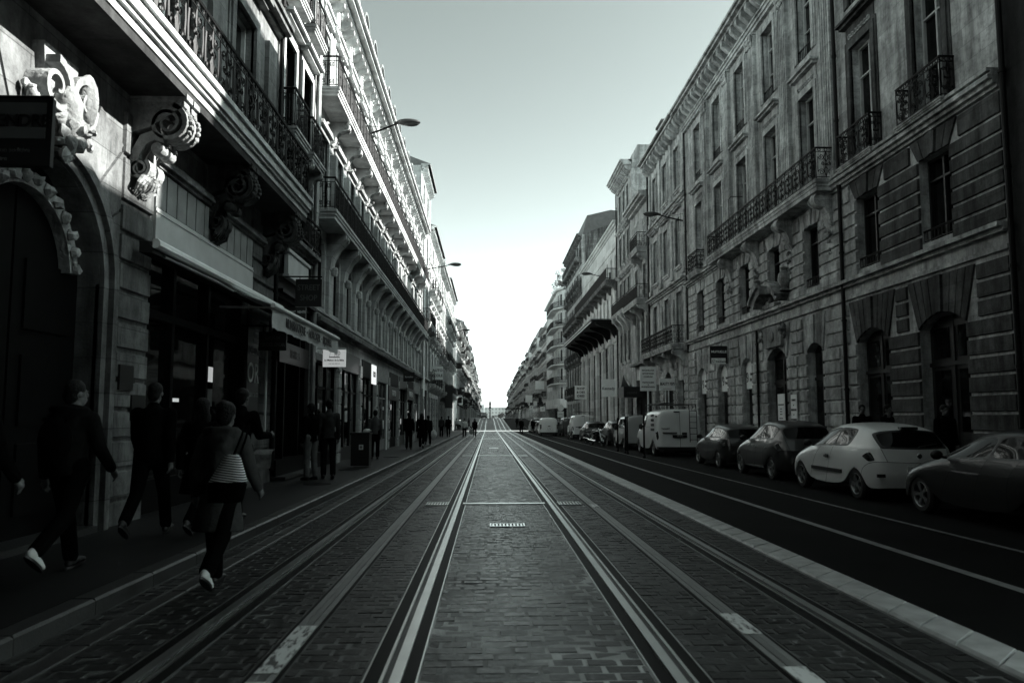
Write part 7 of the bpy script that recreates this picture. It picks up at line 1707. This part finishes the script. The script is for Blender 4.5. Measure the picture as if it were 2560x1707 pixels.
for (v0, v1, b_, h) in [(9.8, 13.0, 10.4, 2.0), (13.0, 18.4, 13.6, 2.0)]:
    G.wall(62.2, 86.2, v0, v1, [(u, 0.9, b_, b_+h, 0) for u in cg], 'plaster')
    for u in cg: G.window(u, b_, 0.9, h, 'std', -0.1); G.one('sill', 'plaster').box(u-0.55, u+0.55, b_-0.1, b_, -0.05, 0.08)
G.wall(62.2, 86.2, 9.2, 9.8, [], 'plaster')
G.balcony(62.6, 85.8, 13.3, 1.0, 'flat', 0.95, 'trim_dark', 0.3, consoles=[63+22.4*i/8 for i in range(9)], ch=0.6)
G.cornice(62.2, 86.2, 16.2, [(0.08, 0.06)], 'plaster', 'string_course'); G.cornice(62.2, 86.2, 17.8, [(0.2, 0.1), (0.2, 0.25), (0.2, 0.4)], 'plaster'); G.roof(18.35, 0.5, 0.3, 10, 'zinc', 0.2); G.finish()

hs = [4.2, 4.2, 3.8, 3.6, 3.4]
H1 = simple_house('gabled_house', 'dark gabled house with rubble party wall and brick chimney rising behind the plain long house', 'R', 86.2, 103.4, sum_fl(4.4, hs), 'stone_far', fl(4.4, hs), 1.1, (0, 1, 3), True, 'slate', 'trim_dark', 2, 41, long_bal=(2, 4))
H1.p('party_wall', 'rubble').prism([(-0.4, 17.0), (-10.0, 17.0), (-10.0, 25.4), (-8.0, 26.4), (-1.2, 24.0), (-0.4, 23.6)], 85.9, 86.19, ax='a')
H1.chimney(86.9, 24.6, 1.0, 3.6, 2.4, -6.0); H1.chimney(102.5, 24.2, 0.6, 1.6, 0.8, -1.2); H1.finish()

# curved modern corner house beyond the crossing
z0 = gz(112)
K = Bld('corner_apartment_block', 'white apartment block with rounded corner and stacked black-railed balconies, right side', 'R', 112.0, 140.0, None, z0, 'apartment block')
def kpath(inset=0.0, n=6, w0=-14.0, u1=140.0):
    """plan of the street front, (u, w): along the cross street, round the corner, then the main street"""
    r = 6.0; p = [(112.0+inset*-1, w0)]
    p += [(112.0+r-(r+inset)*math.cos(t), -r+(r+inset)*math.sin(t)) for t in [PI/2*i/n for i in range(n+1)]]
    return p+[(u1, 0.0+inset)]
def kslab(m, v0, v1, o0, o1, **kw):
    a, c = kpath(o0, **kw), kpath(o1, **kw); N_ = len(a); vs = []; fs = []
    for p, q in zip(a, c): vs += [(p[0],v0,p[1]),(q[0],v0,q[1]),(q[0],v1,q[1]),(p[0],v1,p[1])]
    for i in range(N_-1):
        k = 4*i
        fs += [(k+j, k+(j+1)%4, k+4+(j+1)%4, k+4+j) for j in range(4)]
    fs += [(0,1,2,3), (4*N_-4,4*N_-3,4*N_-2,4*N_-1)]
    m.add(vs, fs)
fh = 2.95
kslab(K.p('wall', 'plaster'), 3.4, 4.85, -0.4, 0.25)
kslab(K.p('shop_window', 'shopglass'), -0.5, 3.4, -0.5, -0.3)
path = kpath(0.0)
def along(s_, d, **kw):
    """point and frame at distance d along the front"""
    q = kpath(s_, **kw)
    for i in range(len(q)-1):
        L = math.dist(q[i], q[i+1])
        if d <= L or i == len(q)-2:
            t = d/L; return (q[i][0]+(q[i+1][0]-q[i][0])*t, q[i][1]+(q[i+1][1]-q[i][1])*t, (q[i+1][0]-q[i][0])/L, (q[i+1][1]-q[i][1])/L)
        d -= L
tot = sum(math.dist(path[i], path[i+1]) for i in range(len(path)-1))
for f in range(6):
    v = 4.3+fh*f
    kslab(K.p('wall', 'plaster'), v, v+0.55, -0.4, 0.0); kslab(K.p('wall', 'plaster'), v+2.35, v+fh, -0.4, 0.0)
    kslab(K.p('window_glass', 'glass'), v+0.5, v+2.4, -0.4, -0.1)
    d = 0.0
    while d < tot:
        u, w, du, dw = along(0.0, d); nu, nw = -dw, du
        hw = 0.45 if int(d/1.45) % 2 else 0.28
        m = K.p('wall', 'plaster')
        vs = []
        for vv in (v+0.55, v+2.35):
            for (sa, sb) in ((-hw, 0.0), (hw, 0.0), (hw, -0.42), (-hw, -0.42)): vs.append((u+du*sa+nu*sb*-1*-1, vv, w+dw*sa+nw*sb))
        m.add(vs, [(0,3,2,1),(4,5,6,7),(0,1,5,4),(1,2,6,5),(2,3,7,6),(3,0,4,7)])
        d += 1.45
    if f:
        s_ = K.one('balcony_slab', 'plaster'); BK = dict(w0=-9.0, u1=127.0); kslab(s_, v-0.18, v, -0.1, 1.1, **BK)
        r_ = K.one('railing', 'iron'); q = kpath(1.05)
        kslab(r_, v+0.95, v+1.0, 1.02, 1.07, **BK); kslab(r_, v+0.05, v+0.09, 1.03, 1.06, **BK)
        d = 0.0
        while d < 3.0+9.4+1.7+9.0:
            u, w, _, _ = along(1.05, d, **BK); r_.tube([(u, v, w), (u, v+0.97, w)], 0.017, 3, cap=False); d += 0.12
kslab(K.p('cornice', 'plaster'), 4.3+fh*6, 4.3+fh*6+0.35, -0.4, 0.5); K.p('wall', 'plaster').box(113.0, 139.9, -1.5, 4.3+fh*6, -13.5, -3.0); K.p('wall', 'plaster').box(117.5, 139.95, 3.5, 4.3+fh*6, -3.0, -0.41)
K.p('flat_roof', 'zinc').box(113.2, 139.9, 4.3+fh*6, 4.3+fh*6+0.2, -13.5, -0.6)
K.finish()
# generic rows beyond the crossing
mats = ['stone_far', 'stone_w', 'stone_r4', 'stone_w', 'stone_far', 'plaster']
adj = ['narrow', 'broad', 'balconied', 'plain', 'slate-roofed', 'tile-roofed', 'sooty', 'bright', 'tall', 'low']
def far_row(side, y, end, seed, xoff=0.0):
    rg = random.Random(seed); k = 0; prev = 'the crossing'
    ordn = ['first', 'second', 'third', 'fourth', 'fifth', 'sixth', 'seventh', 'eighth', 'ninth', 'tenth', 'eleventh', 'twelfth', 'thirteenth', 'fourteenth', 'fifteenth', 'sixteenth']
    while y < end:
        L = rg.uniform(11, 19) if y < 260 else rg.uniform(20, 32)
        hs = [rg.uniform(3.4, 4.2), rg.uniform(3.3, 3.9), rg.uniform(3.0, 3.5)]+([rg.uniform(2.8, 3.2)] if rg.random() < 0.6 else [])
        g0 = rg.uniform(4.0, 4.8); mt = mats[(k+seed) % 6]; rf = rg.choice(['slate', 'tile', 'tile'])
        desc = {'stone_far': 'grey stone', 'stone_w': 'pale stone', 'stone_r4': 'weathered stone', 'plaster': 'light plastered'}[mt]
        lab = '%s %s-roofed house, %s past the %s on the %s' % (desc, rf if rf == 'slate' else 'clay', ordn[min(k, 15)], 'crossing' if side == 'L' else 'rounded apartment block', 'left' if side == 'L' else 'right')
        simple_house('terraced_house', lab, side, y, y+L-0.03, sum_fl(g0, hs), mt, fl(g0, hs), 1.1, tuple(q for q in (0, 1, 2, 3) if rg.random() < 0.85), True, rf, 'trim' , 1, seed*50+k, chim=((y+2, rg.uniform(1.5, 3)), (y+L-2, rg.uniform(1.5, 3))), dorm=False, long_bal=(rg.choice((0, 1)),)).finish()
        y += L; k += 1
far_row('L', 111.6, 430, 5)
far_row('R', 140.1, 430, 9)
# unseen house blocks added behind the camera to cut sky light
for i, (x0, x1, h, lab) in enumerate(((-16, -4.0, 21, 'tall stone house behind the viewer, left half'), (-3.98, 8.0, 23, 'tall stone house behind the viewer, middle'), (8.02, 20, 22, 'tall stone house behind the viewer, right half'))):
    pass
def back_blocker(x0, x1, h, lab, dz):
    m_ = M(); r = empty('house', ((x0+x1)/2, -2.5-dz, 0), 0, lab, 'house', 'houses closing the street behind the viewer')
    L = x1-x0; m_.box(-L/2, L/2, -9, 0, -0.5, h); m_.build('wall', 'stone_dark', r)
    c = M(); c.box(-L/2, L/2, 0.0, 0.5, h-0.5, h); c.build('cornice', 'trim_dark', r)
    for f in range(3):
        for k in range(4):
            q = M(); q.box(-L/2+L*(k+0.5)/4-0.6, -L/2+L*(k+0.5)/4+0.6, 0.0, 0.06, 1+f*4.0, 3.6+f*4.0); q.build('window', 'glass', r)
back_blocker(-17, -4.03, 15, 'sooty house behind the viewer, on the left', 0); back_blocker(-4.0, 8.0, 16, 'sooty house behind the viewer, in the middle', 0.05); back_blocker(8.03, 21, 15, 'sooty house behind the viewer, on the right', 0)

r = empty('covered_bridge', (3.0, 2.4, 6.2), 0, 'covered footbridge spanning the street over and behind the viewer', 'blocker')  # unseen span added to cut sky light from the near ground
m = M(); m.box(-7.9, 7.9, -4.8, 4.6, 0.0, 6.0); m.build('span', 'stone_dark', r)
m = M(); m.box(-7.9, 7.9, 4.6, 4.75, 5.6, 6.0); m.build('cornice', 'trim_dark', r)
for k in range(6): q = M(); q.box(-6.6+2.6*k-0.5, -6.6+2.6*k+0.5, 4.59, 4.63, 1.6, 4.2); q.build('window', 'glass', r)
# ------------------------------------------------------------------ light, sky, camera
SUN_EL, SUN_AZ = R(33), R(3)      # sun from the right, a touch ahead
sd = Vector((math.cos(SUN_EL)*math.cos(SUN_AZ), math.cos(SUN_EL)*math.sin(SUN_AZ), math.sin(SUN_EL)))
w = bpy.data.worlds.new('World'); scene.world = w; w.use_nodes = True
nt = w.node_tree; bg = nt.nodes['Background']
sk = nt.nodes.new('ShaderNodeTexSky'); sk.sky_type = 'NISHITA'; sk.sun_disc = False
sk.sun_elevation = SUN_EL; sk.sun_rotation = PI/2-SUN_AZ
sk.air_density = 0.75; sk.dust_density = 0.7; sk.ozone_density = 1.0
bw = nt.nodes.new('ShaderNodeSeparateColor'); nt.links.new(sk.outputs[0], bw.inputs[0])   # red-filtered black and white
tn = nt.nodes.new('ShaderNodeMixRGB'); tn.blend_type = 'MULTIPLY'; tn.inputs['Fac'].default_value = 1
tn.inputs['Color2'].default_value = (0.85, 1.0, 0.975, 1)
ga = nt.nodes.new('ShaderNodeMath'); ga.operation = 'POWER'; ga.inputs[1].default_value = 1.4   # film contrast of the plate
nt.links.new(bw.outputs[0], ga.inputs[0]); nt.links.new(ga.outputs[0], tn.inputs['Color1']); nt.links.new(tn.outputs[0], bg.inputs['Color'])
bg.inputs['Strength'].default_value = SKY
sl = bpy.data.lights.new('sun', 'SUN'); sl.energy = SUN; sl.angle = R(0.5); sl.color = (1.0, 0.99, 0.95)
so = bpy.data.objects.new('sun', sl); COL.objects.link(so); so.rotation_euler = sd.to_track_quat('Z', 'Y').to_euler(); so.location = (60, 0, 60)

F_, P_, = 1850.0, R(4.94)
cam = bpy.data.cameras.new('camera'); co = bpy.data.objects.new('camera', cam); COL.objects.link(co)
cam.sensor_width = 36; cam.lens = 36*F_/2560; cam.clip_start = 0.1; cam.clip_end = 5000
cam.shift_y = 28.6/2560
yaw = math.atan(58*math.cos(P_)/F_)
fw = Vector((math.sin(yaw)*math.cos(P_), math.cos(yaw)*math.cos(P_), math.sin(P_)))
co.location = (0, 0, 1.5); co.rotation_euler = fw.to_track_quat('-Z', 'Y').to_euler()
cam.dof.use_dof = True; cam.dof.focus_distance = 24; cam.dof.aperture_fstop = 2.2
scene.camera = co
vs = scene.view_settings; vs.view_transform = 'Standard'; vs.look = 'None'; vs.exposure = EXPO; vs.gamma = 1; vs.use_curve_mapping = False
scene.render.engine = 'CYCLES'
cy = scene.cycles; cy.use_denoising = True; cy.max_bounces = 8; cy.diffuse_bounces = 3; cy.glossy_bounces = 4; cy.transmission_bounces = 4
cy.sample_clamp_indirect = 4.0

# pale air over the whole street
MT['air'] = m_ = bpy.data.materials.new('pale_air'); m_.use_nodes = True; n_ = m_.node_tree; n_.nodes.remove(n_.nodes['Principled BSDF'])
pv = n_.nodes.new('ShaderNodeVolumePrincipled'); pv.inputs['Density'].default_value = HAZE; pv.inputs['Color'].default_value = (0.95, 1.0, 0.99, 1); pv.inputs['Anisotropy'].default_value = 0.3
n_.links.new(pv.outputs[0], n_.nodes['Material Output'].inputs['Volume'])
if HAZE > 0:
    m = M(); m.box(-1000, 1000, -250, 1750, -9.0, 95.0); tag(m.build('haze', 'air'), kind='stuff')
    cy.volume_bounces = 0
